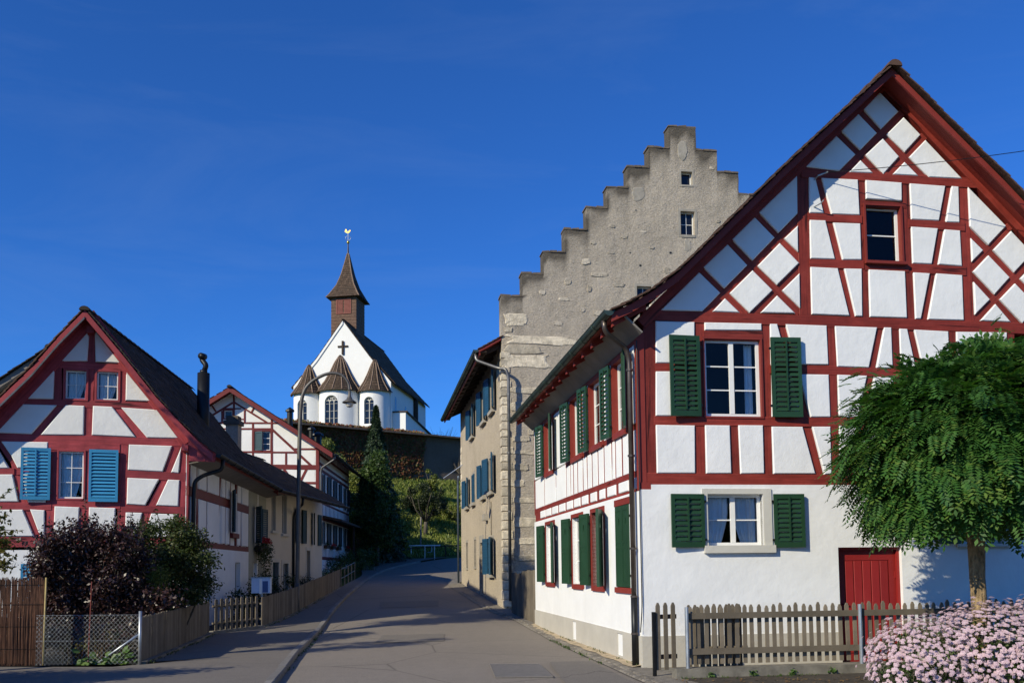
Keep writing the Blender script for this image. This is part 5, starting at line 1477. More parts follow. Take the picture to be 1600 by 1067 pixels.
# closing back gable
Vb = [LFW.P(u, v - .1, 0) + RN * 9.7 for u, v in [(-6.0, 0), (.0, 0), (.0, 5.3), (-2.45, 8.2), (-6.0, 4.6)]]
Vb2 = [p + RN * .2 for p in Vb]
mk('back_gable', Vb + Vb2, [(0, 1, 2, 3, 4), (9, 8, 7, 6, 5)] + [(i, (i + 1) % 5, 5 + (i + 1) % 5, 5 + i) for i in range(5)], M['white'], lh)
# boxed eaves, gutter and swan-neck pipe
E0 = lambda u, v, t: LFW.P(u, v, 0) + RN * t
V = []
for t in (-.02, 11.6): V += [E0(.66, 4.70, t), E0(.0, 4.55, t), E0(.0, 4.58, t), E0(.66, 4.74, t)]
mk('eaves_soffit', V, [(0, 1, 5, 4), (1, 2, 6, 5), (2, 3, 7, 6), (3, 0, 4, 7), (3, 2, 1, 0), (4, 5, 6, 7)], M['soffit'], lh)
V = []
for t in (-.02, 11.6): V += [E0(.69, 4.82, t), E0(.69, 4.66, t), E0(.66, 4.66, t), E0(.66, 4.80, t)]
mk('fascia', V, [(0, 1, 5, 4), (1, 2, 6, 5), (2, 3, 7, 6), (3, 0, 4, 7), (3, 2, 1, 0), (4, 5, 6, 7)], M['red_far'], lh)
gutter(lh, E0(.80, 4.80, -.30), E0(.80, 4.76, 11.6), .09, M['dark_iron'])
pp = bez([E0(.80, 4.72, .25), E0(.78, 4.45, .3), E0(.30, 4.28, .25), E0(.10, 4.12, .2), E0(.08, 3.8, .2), E0(.08, .1, .2)])
MB().tube(pp, .055, 10).build('downpipe', M['dark_iron'], lh, True)
# black flue with a cowl
fx = E0(-.98, 0, 5.6)
fl = MB().tube([(fx.x, fx.y, 5.4), (fx.x, fx.y, 8.15)], .195, 18).build('flue', M['dark_iron'], lh, True)
MB().tube([(fx.x, fx.y, 8.13), (fx.x, fx.y, 8.25)], .12, 12).build('flue_collar', M['dark_iron'], fl, True)
MB().tube(bez([(fx.x + .02, fx.y, 8.23), (fx.x + .10, fx.y - .05, 8.40), (fx.x - .06, fx.y, 8.60), (fx.x - .04, fx.y, 8.74)]), .085, 10).build('cowl', M['dark_iron'], fl, True)
MB().tube([(fx.x - .06, fx.y - .12, 8.70), (fx.x - .02, fx.y + .12, 8.72)], .105, 12).build('cowl_drum', M['dark_iron'], fl, True)

# neighbour whose roof shows behind it on the far left
nb = thing('neighbour_house', (-18, 31, .3), 'white house roof with grey boarded eaves behind the rose red gable', 'house')
NW = Wall((-14.0, 30.0, 0), 8)
NPR = [(5.2, 4.6), (.45, 9.05)]; NPL = [(-6.5, 5.0), (-4.0, 6.75), (.45, 9.05)]
NPL = [(-7.0, 4.6), (-3.5, 7.25), (-1.1, 9.05)]; NPR = [(3.6, 5.2), (1.4, 7.0), (-1.1, 9.05)]
gable_roof(nb, NW, NPL, NPR, .6, -9, M['tile_dark'], M['soffit'], .1, .22, M['soffit'], verge_parts=True)
V, F = prism(NW, [(-6.5, 0), (3.2, 0), (3.2, 5.2), (-1.1, 8.8), (-3.5, 7.05), (-6.5, 4.7)], -8.5, 0); mk('wall', V, F, M['white'], nb)

# ------------------------------------------------------------------ plain row house further up the left side
rb = thing('row_house', (-9.6, 35.5, g(36)), 'plain cream row house with red eaves and green shutters beside the lamp', 'house')
M['cream'] = plaster('cream_plaster', (.60, .55, .46), .12)
M['greenish'] = plaster('grey_green_plaster', (.36, .36, .30), .12)
p0 = LC + LSD * 8.1; p1 = LC + LSD * 11.5; p2 = Vector((-9.12, 37.6, 0)); p3 = Vector((-9.30, 44.2, 0))


def wall_between(a, b, z0, z1, holes, mat, parent, name='wall'):
    d = b - a; w = Wall((a.x, a.y, 0), math.degrees(math.atan2(d.y, d.x)) - 180)
    w.N = -w.N
    o = wall_rect(parent, w, -d.length, 0, z0, z1, [(-y, -x, c, e) for x, y, c, e in holes], mat, -.3, 0, name)
    return w


w1 = wall_between(p0, p1, 0, 5.0, [(1.1, 2.3, 2.75, 4.0), (.9, 1.9, .6, 2.0)], M['greenish'], rb)
window(rb, w1, -2.3, -1.1, 2.75, 4.0, -.1, 1, 2, M['frame_white'], M['glass_dark'], .05)
window(rb, w1, -1.9, -.9, .6, 2.0, -.1, 1, 2, M['frame_white'], M['glass_dark'], .05)
shutter(rb, w1, -2.3, 2.72, 4.05, .55, -1, 10, .06, M['blue_grey'], rod=False); shutter(rb, w1, -1.1, 2.72, 4.05, .55, 1, 30, .06, M['blue_grey'], rod=False)
w2_ = wall_between(p1, p2, 0, 5.0, [(.45, .8, 3.3, 4.8), (1.35, 1.75, 3.2, 4.8), (.55, 1.05, .3, 2.05), (1.45, 1.9, .6, 2.0)], M['cream'], rb)
for (x, y, c, e) in ((.45, .8, 3.3, 4.8), (1.35, 1.75, 3.2, 4.8)):
    window(rb, w2_, -y, -x, c, e, -.14, 1, 2, M['stone_trim'], M['glass_dark'], .04, split=False)
    MB().wbox(w2_, -y - .08, -x + .08, c - .1, c, -.1, .1).build('sill', M['stone_trim'], rb)
MB().wbox(w2_, -1.05, -.55, .3, 2.05, -.2, -.16).build('door', M['blue_grey'], rb)
for (x, y, c, e) in ((.55, 1.05, .3, 2.05), (1.45, 1.9, .6, 2.0)):
    m = MB(); m.wbox(w2_, -y - .12, -y, c, e + .14, -.2, .02); m.wbox(w2_, -x, -x + .12, c, e + .14, -.2, .02); m.wbox(w2_, -y, -x, e, e + .14, -.2, .019); m.build('surround', M['stone_trim'], rb)
window(rb, w2_, -1.9, -1.45, .6, 2.0, -.14, 1, 2, M['stone_trim'], M['glass_dark'], .04, split=False)
w3 = wall_between(p2, p3, 0, 5.2, [(.9, 1.9, 2.9, 4.3), (4.6, 5.5, 2.9, 4.3), (3.1, 3.9, .5, 2.6), (.8, 1.6, .9, 1.9)], M['cream'], rb)
for (x, y, c, e) in ((.9, 1.9, 2.9, 4.3), (4.6, 5.5, 2.9, 4.3), (.8, 1.6, .9, 1.9)):
    window(rb, w3, -y, -x, c, e, -.12, 1, 3, M['frame_white'], M['glass_dark'], .05)
M['green_dk'] = paint_wood('blackish_green_paint', (.012, .028, .020), .2)
for (x, y) in ((.9, 1.9), (4.6, 5.5)):
    shutter(rb, w3, -y - .02, 2.88, 4.34, .5, -1, 8, .06, M['green_dk'], style='batten'); shutter(rb, w3, -x + .02, 2.88, 4.34, .5, 1, 12, .06, M['green_dk'], style='batten')
MB().wbox(w3, -3.9, -3.1, .5, 2.6, -.2, -.15).build('door', M['dark_wood'], rb)
m = MB(); m.wbox(w3, -4.05, -3.9, .5, 2.75, -.2, .02); m.wbox(w3, -3.1, -2.95, .5, 2.75, -.2, .02); m.wbox(w3, -3.9, -3.1, 2.6, 2.75, -.2, .019); m.build('surround', M['stone_trim'], rb)
# low pitched roof over the row house
BW = Wall((p1.x, p1.y, 0), 180 - 5.0 + 180)               # gable plane facing us
eu = 1.0
BPR = [(eu, 4.72), (.4, 5.15), (-3.2, 7.05)]; BPL = [(-7.5, 4.9), (-3.2, 7.05)]
gable_roof(rb, BW, BPL, BPR, 1.5, -8.0, M['tile_dark'], M['red_far'], .09, .2, M['red_far'], verge_parts=False, tile_w=.2)
V, F = prism(BW, [(-7.0, 0), (-.3, 0), (-.3, 5.3), (-3.2, 6.9), (-7.0, 5.0)], -8.4, -.2); mk('core', V, F, M['cream'], rb)
V = []
for n_ in (1.4, -7.9): V += [BW.P(eu - .04, 4.62, n_), BW.P(.0, 4.85, n_), BW.P(.0, 4.90, n_), BW.P(eu - .04, 4.68, n_)]
mk('eaves_soffit', V, [(0, 1, 5, 4), (1, 2, 6, 5), (2, 3, 7, 6), (3, 0, 4, 7), (3, 2, 1, 0), (4, 5, 6, 7)], M['soffit'], rb)
gutter(rb, BW.P(eu + .09, 4.72, 1.5), BW.P(eu + .09, 4.70, -8.0), .09, M['dark_iron'])
q = BW.P(eu + .09, 4.62, -1.2); r_ = p2 + Vector((.06, 0, 0))
MB().tube(bez([q, q + Vector((-.02, 0, -.25)), Vector((r_.x + .02, r_.y + .1, 4.1)), Vector((r_.x, r_.y + .1, 3.7)), Vector((r_.x, r_.y + .1, .3))]), .055, 8).build('downpipe', M['dark_iron'], rb, True)
# masonry chimney with slab cap
cx, cy = -10.45, 34.0
ch = MB().box(cx - .23, cx + .23, cy - .23, cy + .23, 5.2, 7.35).build('chimney', M['render_w'], rb)
MB().box(cx - .30, cx + .30, cy - .30, cy + .30, 7.18, 7.34).build('chimney_band', M['step_cap'], ch)
MB().box(cx - .22, cx + .22, cy - .22, cy + .22, 7.36, 7.52).build('chimney_cap', M['step_cap'], ch)
# geranium box
M['geranium'] = leafmat('red_geranium', [(.35, .01, .015), (.55, .02, .03), (.30, .01, .02)], .2)
M['leaf_dark'] = leafmat('dark_green_leaf', [(.014, .028, .008), (.03, .05, .014), (.05, .075, .02)], .25)
fb = thing('flower_box', w1.P(-1.7, 2.5, .2), 'window box of red geraniums with trailing green leaves', 'flower box')
MB().wbox(w1, -2.5, -.9, 2.42, 2.62, .06, .26).build('planter', M['dark_wood'], fb)
c_ = [tuple(w1.P(-.9 - i * .27, 2.6 - .18 * (i % 3), .25)) + (.26, .24, .35) for i in range(7)] + [tuple(w1.P(-2.4, 1.9 - .3 * i, .22)) + (.2, .2, .3) for i in range(3)]
foliage('leaves', c_, 1500, .07, M['leaf_dark'], fb)
c_ = [tuple(w1.P(-.8 - i * .2, 2.78 + .1 * (i % 2), .33)) + (.1, .12, .09) for i in range(9)]
foliage('blossoms', c_, 500, .05, M['geranium'], fb, shell=.2)
# ------------------------------------------------------------------ timber-framed house at the bend (left, further up)
FC = Vector(FAR_CORNER)
FFW = Wall(FC, 2.6); FSW = Wall(FC, 92.6 - 180)
FSW.N = -FSW.N
fh = thing('timber_framed_house', (FC.x, FC.y, g(47)), 'white gabled house with oxblood timbers and dark shuttered side, behind the lamp post', 'house')
FR_ = M['red_far']; FD = 11.6
fwin = [(-4.896, -4.466, 9.636, 10.04), (-3.325, -2.506, 7.934, 8.934)]
us = sorted({-9.3, 0} | {q for r in fwin for q in r[:2]} | {-4.42}); 
gz = g(47)
# gable wall as cells under the slopes
PFl = [(-9.75, 7.75), (-4.415, 11.12)]; PFr = [(.80, 7.70), (-4.415, 11.12)]


def ftop(u): return 11.0 - (abs(u + 4.415)) * .635


V = []; F = []
cu = sorted({-9.3, -7.5, -6, -4.896, -4.466, -4.415, -3.325, -2.506, -1.2, 0})
for i in range(len(cu) - 1):
    a, b = cu[i], cu[i + 1]; cuts = [0.5]
    for (x0, x1, y0, y1) in fwin:
        if a >= x0 - 1e-6 and b <= x1 + 1e-6: cuts += [y0, y1]
    cuts.append(None)
    for j in range(0, len(cuts), 2):
        z0, z1 = cuts[j], cuts[j + 1]; k = len(V)
        V += [FFW.P(a, z0), FFW.P(b, z0), FFW.P(b, z1 if z1 else ftop(b)), FFW.P(a, z1 if z1 else ftop(a))]; F.append((k, k + 1, k + 2, k + 3))
mk('gable_wall', V, F, M['panel_left'], fh)
for s in FAR_TIMBERS: timber(fh, FFW, s, FR_, .03, depth=.2, extra=.0)
for (x0, x1, y0, y1), sp in zip(fwin, (False, True)):
    window(fh, FFW, x0, x1, y0, y1, -.08, 1 if not sp else 2, 1 if not sp else 3, M['frame_white'], M['glass_dark'], .05, .03, split=False)
    casing(FFW, (x0, x1, y0, y1), .07, .035, FR_, False, .15, fh)
shutter(fh, FFW, fwin[1][0] + .02, fwin[1][2], fwin[1][3], .40, 1, 12, -.02, M['blue_grey'], style='batten')
gable_roof(fh, FFW, PFl, PFr, .75, -FD - .7, M['tile_dark'], FR_, .08, .26, FR_, verge_parts=False, tile_w=.22, tile_h=.2)
# street side, in shade: rows of shutters, small joist panels, pent roof
LV = [(1.5, 3.6), (4.55, 6.75)]
wall_rect(fh, FSW, -FD, 0, .5, 8.2, [], M['panel_left'], -.25, 0, 'side_wall')
for z, wd in ((7.25, .16), (7.75, .12), (6.95, .14), (5.25, .10), (4.45, .18), (2.35, .16)): timber(fh, FSW, (-FD, z, 0, z, wd), FR_, .02, .1)
for i in range(24):
    s = .2 + i * .48
    timber(fh, FSW, (-s, 5.25, -s - (.12 if i % 3 == 1 else 0), 4.5, .07), FR_, .012, .1)
    timber(fh, FSW, (-s, 8.15, -s - (.1 if i % 4 == 1 else 0), 7.8, .08), FR_, .012, .1)
    timber(fh, FSW, (-s, 3.0, -s, 2.4, .07), FR_, .012, .1)
for i in range(20):
    s = .3 + i * .56; panel(fh, FSW, [(-s - .36, 7.04), (-s, 7.04), (-s, 7.17), (-s - .36, 7.17)], M['panel_left'], .03, .05, .006)
for row, (v0, v1) in enumerate(((5.42, 6.80), (3.1, 4.25))):
    for i, s in enumerate((1.5, 3.7, 5.9, 9.6)):
        window(fh, FSW, -s - 1.0, -s, v0, v1, .02, 1, 3, M['frame_white'], M['glass_dark'], .05, thick=.04)
        shutter(fh, FSW, -s - 1.02, v0, v1, .52, -1, 8, .06, M['navy'], style='batten'); shutter(fh, FSW, -s + .02, v0, v1, .52, 1, 10, .06, M['navy'], style='batten')
        if row == 1:
            b_ = MB().wbox(FSW, -s - 1.0, -s, v0 - .22, v0 - .04, .03, .2).build('flower_planter', M['dark_wood'], fh)
            c_ = [tuple(FSW.P(-s - .15 - .22 * q, v0 + .02, .15)) + (.14, .14, .12) for q in range(4)]
            foliage('planter_flowers', c_, 160, .06, M['geranium'] if i % 2 else M['leaf_dark'], fh)
V = []
for n_ in (-1.5, -FD - 1.6):
    u = 0
for (s, ) in ((1.2,), (FD + 1.5,)):
    V += [FSW.P(-s, 4.62, .0), FSW.P(-s, 4.40, 1.0), FSW.P(-s, 4.30, 1.0), FSW.P(-s, 4.48, .0)]
pent = mk('pent_roof', V, [(0, 1, 5, 4), (1, 2, 6, 5), (2, 3, 7, 6), (3, 0, 4, 7), (3, 2, 1, 0), (4, 5, 6, 7)], M['dark_wood'], fh)
for s in (7.6, 12.6): MB().wbox(FSW, -s - .12, -s, 1.2, 4.45, .75, .87).build('post', M['dark_wood'], fh)
for i in range(10): MB().wbox(FSW, -11.2 - i * .2, -11.16 - i * .2, 4.6, 5.4, .9, .93).build('baluster', M['dark_wood'], fh)
gutter(fh, FFW.P(.88, 7.66, .7), FFW.P(.88, 7.64, -FD - .7), .09, M['dark_iron'])
MB().tube(bez([FFW.P(.88, 7.58, .4), FFW.P(.85, 7.4, .4), FFW.P(.15, 7.0, .1), FFW.P(.10, 6.7, .06), FFW.P(.10, 1.2, .06)]), .05, 8).build('downpipe', M['pipe_grey'], fh, True)
# rear body
MB().wbox(FFW, -9.3, -9.0, .5, 7.7, -FD, -.02).build('west_wall', M['panel_left'], fh)
V, F = prism(FFW, [(-9.3, .5), (-.02, .5), (-.02, 8.1), (-4.415, 10.9), (-9.3, 7.7)], -FD, -FD + .2); mk('back_gable', V, F, M['panel_left'], fh)
V, F = prism(FFW, [(-8.9, .5), (-.5, .5), (-.5, 7.9), (-4.415, 10.4), (-8.9, 7.5)], -1.5, -1.4); mk('inner_wall', V, F, M['interior'], fh)
# little stacks on its far slope
for (u, n_, r, h) in ((-2.2, -3.5, .16, .9), (-.9, -5.0, .22, .6), (-1.7, -7.5, .16, .8)):
    b_ = FFW.P(u, 11.12 - (u + 4.415) * .656, n_)
    s_ = MB().tube([b_ + Vector((0, 0, -.4)), b_ + Vector((0, 0, h))], r, 8).build('stack', M['dark_iron'], fh)
    MB().tube([b_ + Vector((0, 0, h)), b_ + Vector((0, 0, h + .1)), b_ + Vector((0, 0, h + .25))], [r * 1.6, r * 1.5, .02], 8).build('stack_cap', M['dark_iron'], s_)
# ------------------------------------------------------------------ churchyard wall, church, hillside
M['yard_wall'] = rough_render('dark_rubble_wall', (.16, .125, .095), (.21, .17, .13), .5, .3)
M['church_white'] = plaster('church_plaster', (.82, .81, .78), .06)
M['shingle'] = tile_mat('brown_church_tile', [(.065, .044, .032), (.10, .066, .045), (.08, .058, .042), (.13, .085, .06)])
M['shingle_rib'] = simple('mortared_rib', (.24, .165, .115), .9, var=.4, scale=6, bscale=30, bstr=.5)
M['tower_wood'] = simple('weathered_tower_shingles', (.135, .078, .052), .85, var=.45, scale=4, bscale=25, bstr=.7, bdist=.03, stretch=(1, 1, 3))
M['tower_louvre'] = paint_wood('red_brown_louvre', (.21, .05, .035), .2)
M['gold'] = simple('gilded_copper', (.75, .50, .12), .3, .9, var=.1)

ywd = (WALL_B - WALL_A)
YA = WALL_A - ywd * .55; YB = WALL_B + ywd * .6
yw = Wall((YA.x, YA.y, 0), math.degrees(math.atan2(ywd.y, ywd.x)))
yl = (YB - YA).length
ywt = thing('retaining_wall', (WALL_A.x, WALL_A.y, 9.7), 'high dark stone churchyard wall above the grassy slope', 'wall')
MB().wbox(yw, 0, yl, 6.0, 13.62, -.7, 0).build('wall_face', M['yard_wall'], ywt)
k = int(yl / 1.1)
cap_me = mesh_of('coping_stone', *(lambda b: (b.v, b.f))(MB().box(0, 1.08, -.78, .06, 0, .14)), M['yard_wall'])
for i in range(k):
    o = yw.P(i * yl / k, 13.62 + random.uniform(-.01, .01), 0)
    inst('coping_stone', cap_me, Matrix.Translation(o) @ Matrix.Rotation(math.radians(yw.deg), 4, 'Z'), ywt)

# church -------------------------------------------------------------
CB = 13.65
CFc = Vector((-16.4, 88.0, CB))                          # middle of the east front
CW = Wall(CFc, -9.0)
ch_ = thing('church', CFc, 'white hilltop church with three apses and wooden bell tower', 'church')
HW = 4.85; EV = 6.2; AP = 12.45                             # half width, eaves, apex (above the base)
SLP = (AP - EV) / HW
CLn = 13.0
CP = [(-HW, 0), (HW, 0), (HW, EV), (HW * .55, EV + (AP - EV) * .42), (0, AP), (-HW * .55, EV + (AP - EV) * .42), (-HW, EV)]
V, F = prism(CW, CP, -.6, 0); mk('east_front', V, F, M['church_white'], ch_)
MB().wbox(CW, HW - .6, HW, 0, EV, -CLn, -.61).build('north_wall', M['church_white'], ch_)
MB().wbox(CW, -HW, -HW + .6, 0, EV, -CLn, -.61).build('south_wall', M['church_white'], ch_)
V, F = prism(CW, CP, -CLn - .4, -CLn - .01); mk('west_front', V, F, M['church_white'], ch_)
# parapet rim on the left slope of the front
for sgn in (-1, 1):
    V = []
    pts = [(sgn * (HW + .2), EV - .05), (sgn * HW * .55, EV + (AP - EV) * .42 + .02), (0, AP + .02)]
    for (u, v) in pts: V += [CW.P(u, v, .10), CW.P(u, v - .32, .10), CW.P(u, v - .32, -.3), CW.P(u, v, -.3)]
    F = [(i * 4 + j, i * 4 + (j + 1) % 4, i * 4 + 4 + (j + 1) % 4, i * 4 + 4 + j) for i in range(2) for j in range(4)] + [(3, 2, 1, 0), (8, 9, 10, 11)]
    if sgn < 0: mk('gable_rim', V, F, M['church_white'], ch_)
CPL = [(-HW - .45, EV - .15), (-HW * .55, EV + (AP - EV) * .42 + .12), (0, AP + .16)]; CPR = [(-u, v) for u, v in CPL]
gable_roof(ch_, CW, CPL, CPR, .02, -CLn - .5, M['shingle'], M['dark_wood'], .1, .2, None, verge_parts=False, tile_w=.34, tile_h=.3, ridge=True)
# apses
for (cu, r, eh, ap, lean) in ((-3.45, 1.5, 5.25, 8.15, 0), (-.25, 2.05, 5.35, 8.95, 0), (3.25, 1.5, 5.25, 8.35, 0)):
    N_ = 20; wv = (-.0, )
    # window opening on the curved wall: cells left out
    aw = .62 / r * (1.15 if r > 1.8 else .82); a_mid = -.12
    z0, z1 = 1.95, 4.75 if r > 1.8 else 4.55
    angs = sorted(set([math.pi * i / N_ for i in range(N_ + 1)] + [math.pi / 2 + a_mid - aw, math.pi / 2 + a_mid + aw]))
    zs = [0, z0, z1 + .02, eh]
    pt = lambda a, z, rr: CW.P(cu - rr * math.cos(a), z, rr * math.sin(a))
    V = []; F = []
    for a in angs:
        for z in zs: V.append(pt(a, z, r))
    m_ = len(zs)
    for i in range(len(angs) - 1):
        mid = (angs[i] + angs[i + 1]) / 2; inw = abs(mid - math.pi / 2 - a_mid) < aw
        for j in range(3):
            if inw and j == 1: continue
            F.append((i * m_ + j, (i + 1) * m_ + j, (i + 1) * m_ + j + 1, i * m_ + j + 1))
    apse = mk('apse', V, F, M['church_white'], ch_, True)
    # window: reveal, arched stone frame, lights, tracery
    ac = math.pi / 2 + a_mid; C0 = pt(ac, 0, r); d_ = (pt(ac, 0, r + 1) - C0); t_ = Vector((-d_.y, d_.x, 0))
    if t_.dot(CW.U) < 0: t_ = -t_
    hw = r * math.sin(aw) * .98; zs_ = z1 - hw
    Q = lambda x, z, n: C0 + t_ * x + d_ * n + Vector((0, 0, z))
    arc = [(-hw, z0)] + [(-hw * math.cos(math.pi * j / 10), zs_ + hw * math.sin(math.pi * j / 10)) for j in range(11)] + [(hw, z0)]
    # glass
    V = [Q(x, z, -.30) for x, z in arc]; gl = mk('window_glass', V, [tuple(range(len(V)))], M['glass_dark'], apse)
    V = []; F = []                                          # deep reveal
    nc = lambda x: math.sqrt(max(.01, r * r - x * x)) - r + .003
    for x, z in arc: V += [Q(x, z, -.32), Q(x * 1.02, z + (.01 if z > z0 + .1 else 0), nc(x))]
    F = [(2 * i, 2 * i + 1, 2 * i + 3, 2 * i + 2) for i in range(len(arc) - 1)]
    mk('window_reveal', V, F, M['church_white'], apse)
    # plaster around the arch (fills the square opening)
    V = []
    for x, z in arc[1:-1]: V += [Q(x * 1.03, z, nc(x)), Q(x * 1.03, z1 + .03, nc(x))]
    F = [(2 * i, 2 * i + 1, 2 * i + 3, 2 * i + 2) for i in range(len(arc) - 3)]
    mk('arch_spandrel', V, F, M['church_white'], apse)
    # stone bars
    m = MB(); nl = 3 if r > 1.8 else 2
    for i in range(1, nl):
        x = -hw + 2 * hw * i / nl; m.tube([Q(x, z0, -.26), Q(x, zs_ + .12, -.26)], .05, 6)
    for i in range(nl):
        x0 = -hw + 2 * hw * i / nl; x1 = x0 + 2 * hw / nl; xm = (x0 + x1) / 2; rr = (x1 - x0) / 2
        m.tube([Q(xm + rr * math.cos(math.pi * j / 8), zs_ + rr * math.sin(math.pi * j / 8), -.26) for j in range(9)], .045, 5)
    for (xx, zz, rr) in (((-hw * .33, zs_ + hw * .52, hw * .2), (hw * .33, zs_ + hw * .52, hw * .2), (0, zs_ + hw * .78, hw * .16)) if nl == 3 else ((0, zs_ + hw * .62, hw * .24),)):
        m.tube([Q(xx + rr * math.cos(math.pi * j / 5), zz + rr * math.sin(math.pi * j / 5), -.26) for j in range(11)], .04, 5)
    for z in np.linspace(z0 + .6, zs_ - .1, 3): m.tube([Q(-hw, z, -.27), Q(hw, z, -.27)], .018, 4)
    m.tube([Q(x, z, -.25) for x, z in arc], .055, 6)
    m.build('tracery', M['stone_trim'], gl)
    m = MB(); V = [Q(-hw * 1.25, z0 - .02, -.3), Q(hw * 1.25, z0 - .02, -.3), Q(hw * 1.25, z0 - .22, .06), Q(-hw * 1.25, z0 - .22, .06), Q(-hw * 1.25, z0 - .2, -.3), Q(hw * 1.25, z0 - .2, -.3), Q(hw * 1.25, z0 - .34, .06), Q(-hw * 1.25, z0 - .34, .06)]
    MB().box8(V).build('sill', M['stone_trim'], apse)
    # concave half-cone roof with mortared ribs
    prof = [(r + .28, eh - .12), (r * .98, eh + (ap - eh) * .10), (r * .72, eh + (ap - eh) * .30), (r * .48, eh + (ap - eh) * .55), (r * .26, eh + (ap - eh) * .82), (.14, ap - .04), (.02, ap)]
    V = []; F = []; kk = 24
    for (rr, z) in prof:
        for j in range(kk + 1):
            a = math.pi * j / kk; V.append(pt(a, z, rr))
    F = [(i * (kk + 1) + j, i * (kk + 1) + j + 1, (i + 1) * (kk + 1) + j + 1, (i + 1) * (kk + 1) + j) for i in range(len(prof) - 1) for j in range(kk)]
    rf = mk('apse_roof', V, F, M['shingle'], ch_, False)
    # tiles in rings
    tl = []
    for i in range(len(prof) - 1):
        (r0, z_0), (r1, z_1) = prof[i], prof[i + 1]; L = math.hypot(r0 - r1, z_1 - z_0); ns = max(1, int(L / .26))
        for q in range(ns):
            t = q / ns; rr = r0 + (r1 - r0) * t; zz = z_0 + (z_1 - z_0) * t; nt_ = max(4, int(math.pi * rr / .26))
            for j in range(nt_):
                a0, a1 = math.pi * (j + .5 * (q % 2)) / nt_, math.pi * (j + .5 * (q % 2) + .94) / nt_
                if a1 > math.pi: continue
                o_ = random.uniform(.035, .06); r2 = rr + (r1 - r0) / ns; z2 = zz + (z_1 - z_0) / ns
                tl.append([pt(a0, zz, rr + o_), pt(a1, zz, rr + o_), pt(a1, z2, r2 + .012), pt(a0, z2, r2 + .012), pt(a0, zz - .02, rr + .005), pt(a1, zz - .02, rr + .005)])
    V = np.array([[tuple(p) for p in t] for t in tl]); n = len(V)
    Fq = (np.arange(n)[:, None, None] * 6 + np.array([(0, 1, 2, 3), (4, 5, 1, 0)])[None]).reshape(-1, 4)
    mk_np('tile_field', V.reshape(-1, 3), Fq, M['shingle'], rf, kind='stuff')
    for j in range(7 if r > 1.8 else 5):
        a = math.pi * (j + .9) / (7.8 if r > 1.8 else 5.8)
        MB().tube([pt(a, z + .05, rr + .03) for rr, z in prof[:-1]], .05, 5).build('rib', M['shingle_rib'], rf)
    MB().tube([pt(math.pi / 2, ap - .15, .12), pt(math.pi / 2, ap + .1, .1)], [.22, .1], 8).build('finial_cap', M['shingle'], rf)
# cross on the gable
m = MB(); m.wbox(CW, -.09, .09, 8.9 + .2, 10.35 + .1, .0, .16); m.wbox(CW, -.52, -.09, 9.83, 10.0, .0, .09); m.wbox(CW, .09, .52, 9.83, 10.0, .0, .09)
m.build('cross', M['dark_wood'], ch_)
# side: low sacristy wall, cornice, recessed windows
SN = Wall(CW.P(HW, 0, 0), -9 + 90)                           # street-ward long side, u = distance
for s, z0, z1, w_ in ((1.6, 2.9, 5.0, .55), (5.2, 2.6, 4.7, .6)):
    V, F = prism(SN, [(s - w_ / 2, z0), (s + w_ / 2, z0), (s + w_ / 2, z1 - .3), (s + w_ * .3, z1), (s - w_ * .3, z1), (s - w_ / 2, z1 - .3)], 0, .012); mk('side_window', V, F, M['glass_dark'], ch_)
V, F = prism(SN, [(.6, 0), (13.5, 0), (13.5, 2.1), (.6, 3.3)], .02, 1.3); mk('sacristy', V, F, M['church_white'], ch_)
V, F = prism(SN, [(.5, 3.3), (13.6, 2.1), (13.6, 2.22), (.5, 3.42)], 0, 1.5); mk('sacristy_roof', V, F, M['shingle'], ch_)
MB().wbox(SN, 6.5, 7.6, .9, 1.8, 1.28, 1.32).build('side_window', M['glass_dark'], ch_)
MB().tube([SN.P(8.5, EV - .1, .15), SN.P(8.5, 3.2, .15)], .3, 8).build('hanging_ivy', M['dark_wood'], ch_)
# bell tower
TWc = CW.P(-.75, 0, -2.3); ts = 1.32
TF = Wall((TWc.x, TWc.y, CB), -9)
tw = MB().wbox(TF, -ts, ts, 8.5, 15.75, -ts * 2, 0).build('bell_tower', M['tower_wood'], ch_)
for i in range(20): MB().wbox(TF, -ts - .02, ts + .02, 8.7 + i * .345, 8.73 + i * .345, -ts * 2 - .02, .025).build('shingle_course', M['tower_wood'], tw)
for (a, b) in ((-.68, -.06), (.06, .68)):
    lv = MB().wbox(TF, a, b, 13.95, 15.25, .0, .03).build('louvre', M['tower_louvre'], tw)
    for i in range(10): MB().wbox(TF, a + .03, b - .03, 14.0 + i * .125, 14.06 + i * .125, .03, .06).build('slat', M['tower_louvre'], lv)
m = MB(); m.wbox(TF, -.78, .78, 13.85, 13.95, 0, .07); m.wbox(TF, -.78, .78, 15.25, 15.35, 0, .07); m.wbox(TF, -.78, -.68, 13.95, 15.25, 0, .069); m.wbox(TF, .68, .78, 13.95, 15.25, 0, .069); m.build('louvre_frame', M['tower_louvre'], tw)
sc = TF.P(0, 0, -ts); prof = [(ts + .42, 15.55), (ts + .16, 15.95), (ts * .70, 17.0), (ts * .42, 18.2), (ts * .21, 19.5), (.09, 20.45), (.05, 20.5)]
a_ = math.radians(-9)
V = []; F = []
for (h, z) in prof:
    for (sx, sy) in ((-1, -1), (1, -1), (1, 1), (-1, 1)):
        V.append((sc.x + h * (sx * math.cos(a_) - sy * math.sin(a_)), sc.y + h * (sx * math.sin(a_) + sy * math.cos(a_)), CB + z))
for i in range(len(prof) - 1):
    for j in range(4): F.append((i * 4 + j, i * 4 + (j + 1) % 4, i * 4 + 4 + (j + 1) % 4, i * 4 + 4 + j))
F.append((3, 2, 1, 0))
sp = mk('spire', V, F, M['shingle'], tw)
tl = []
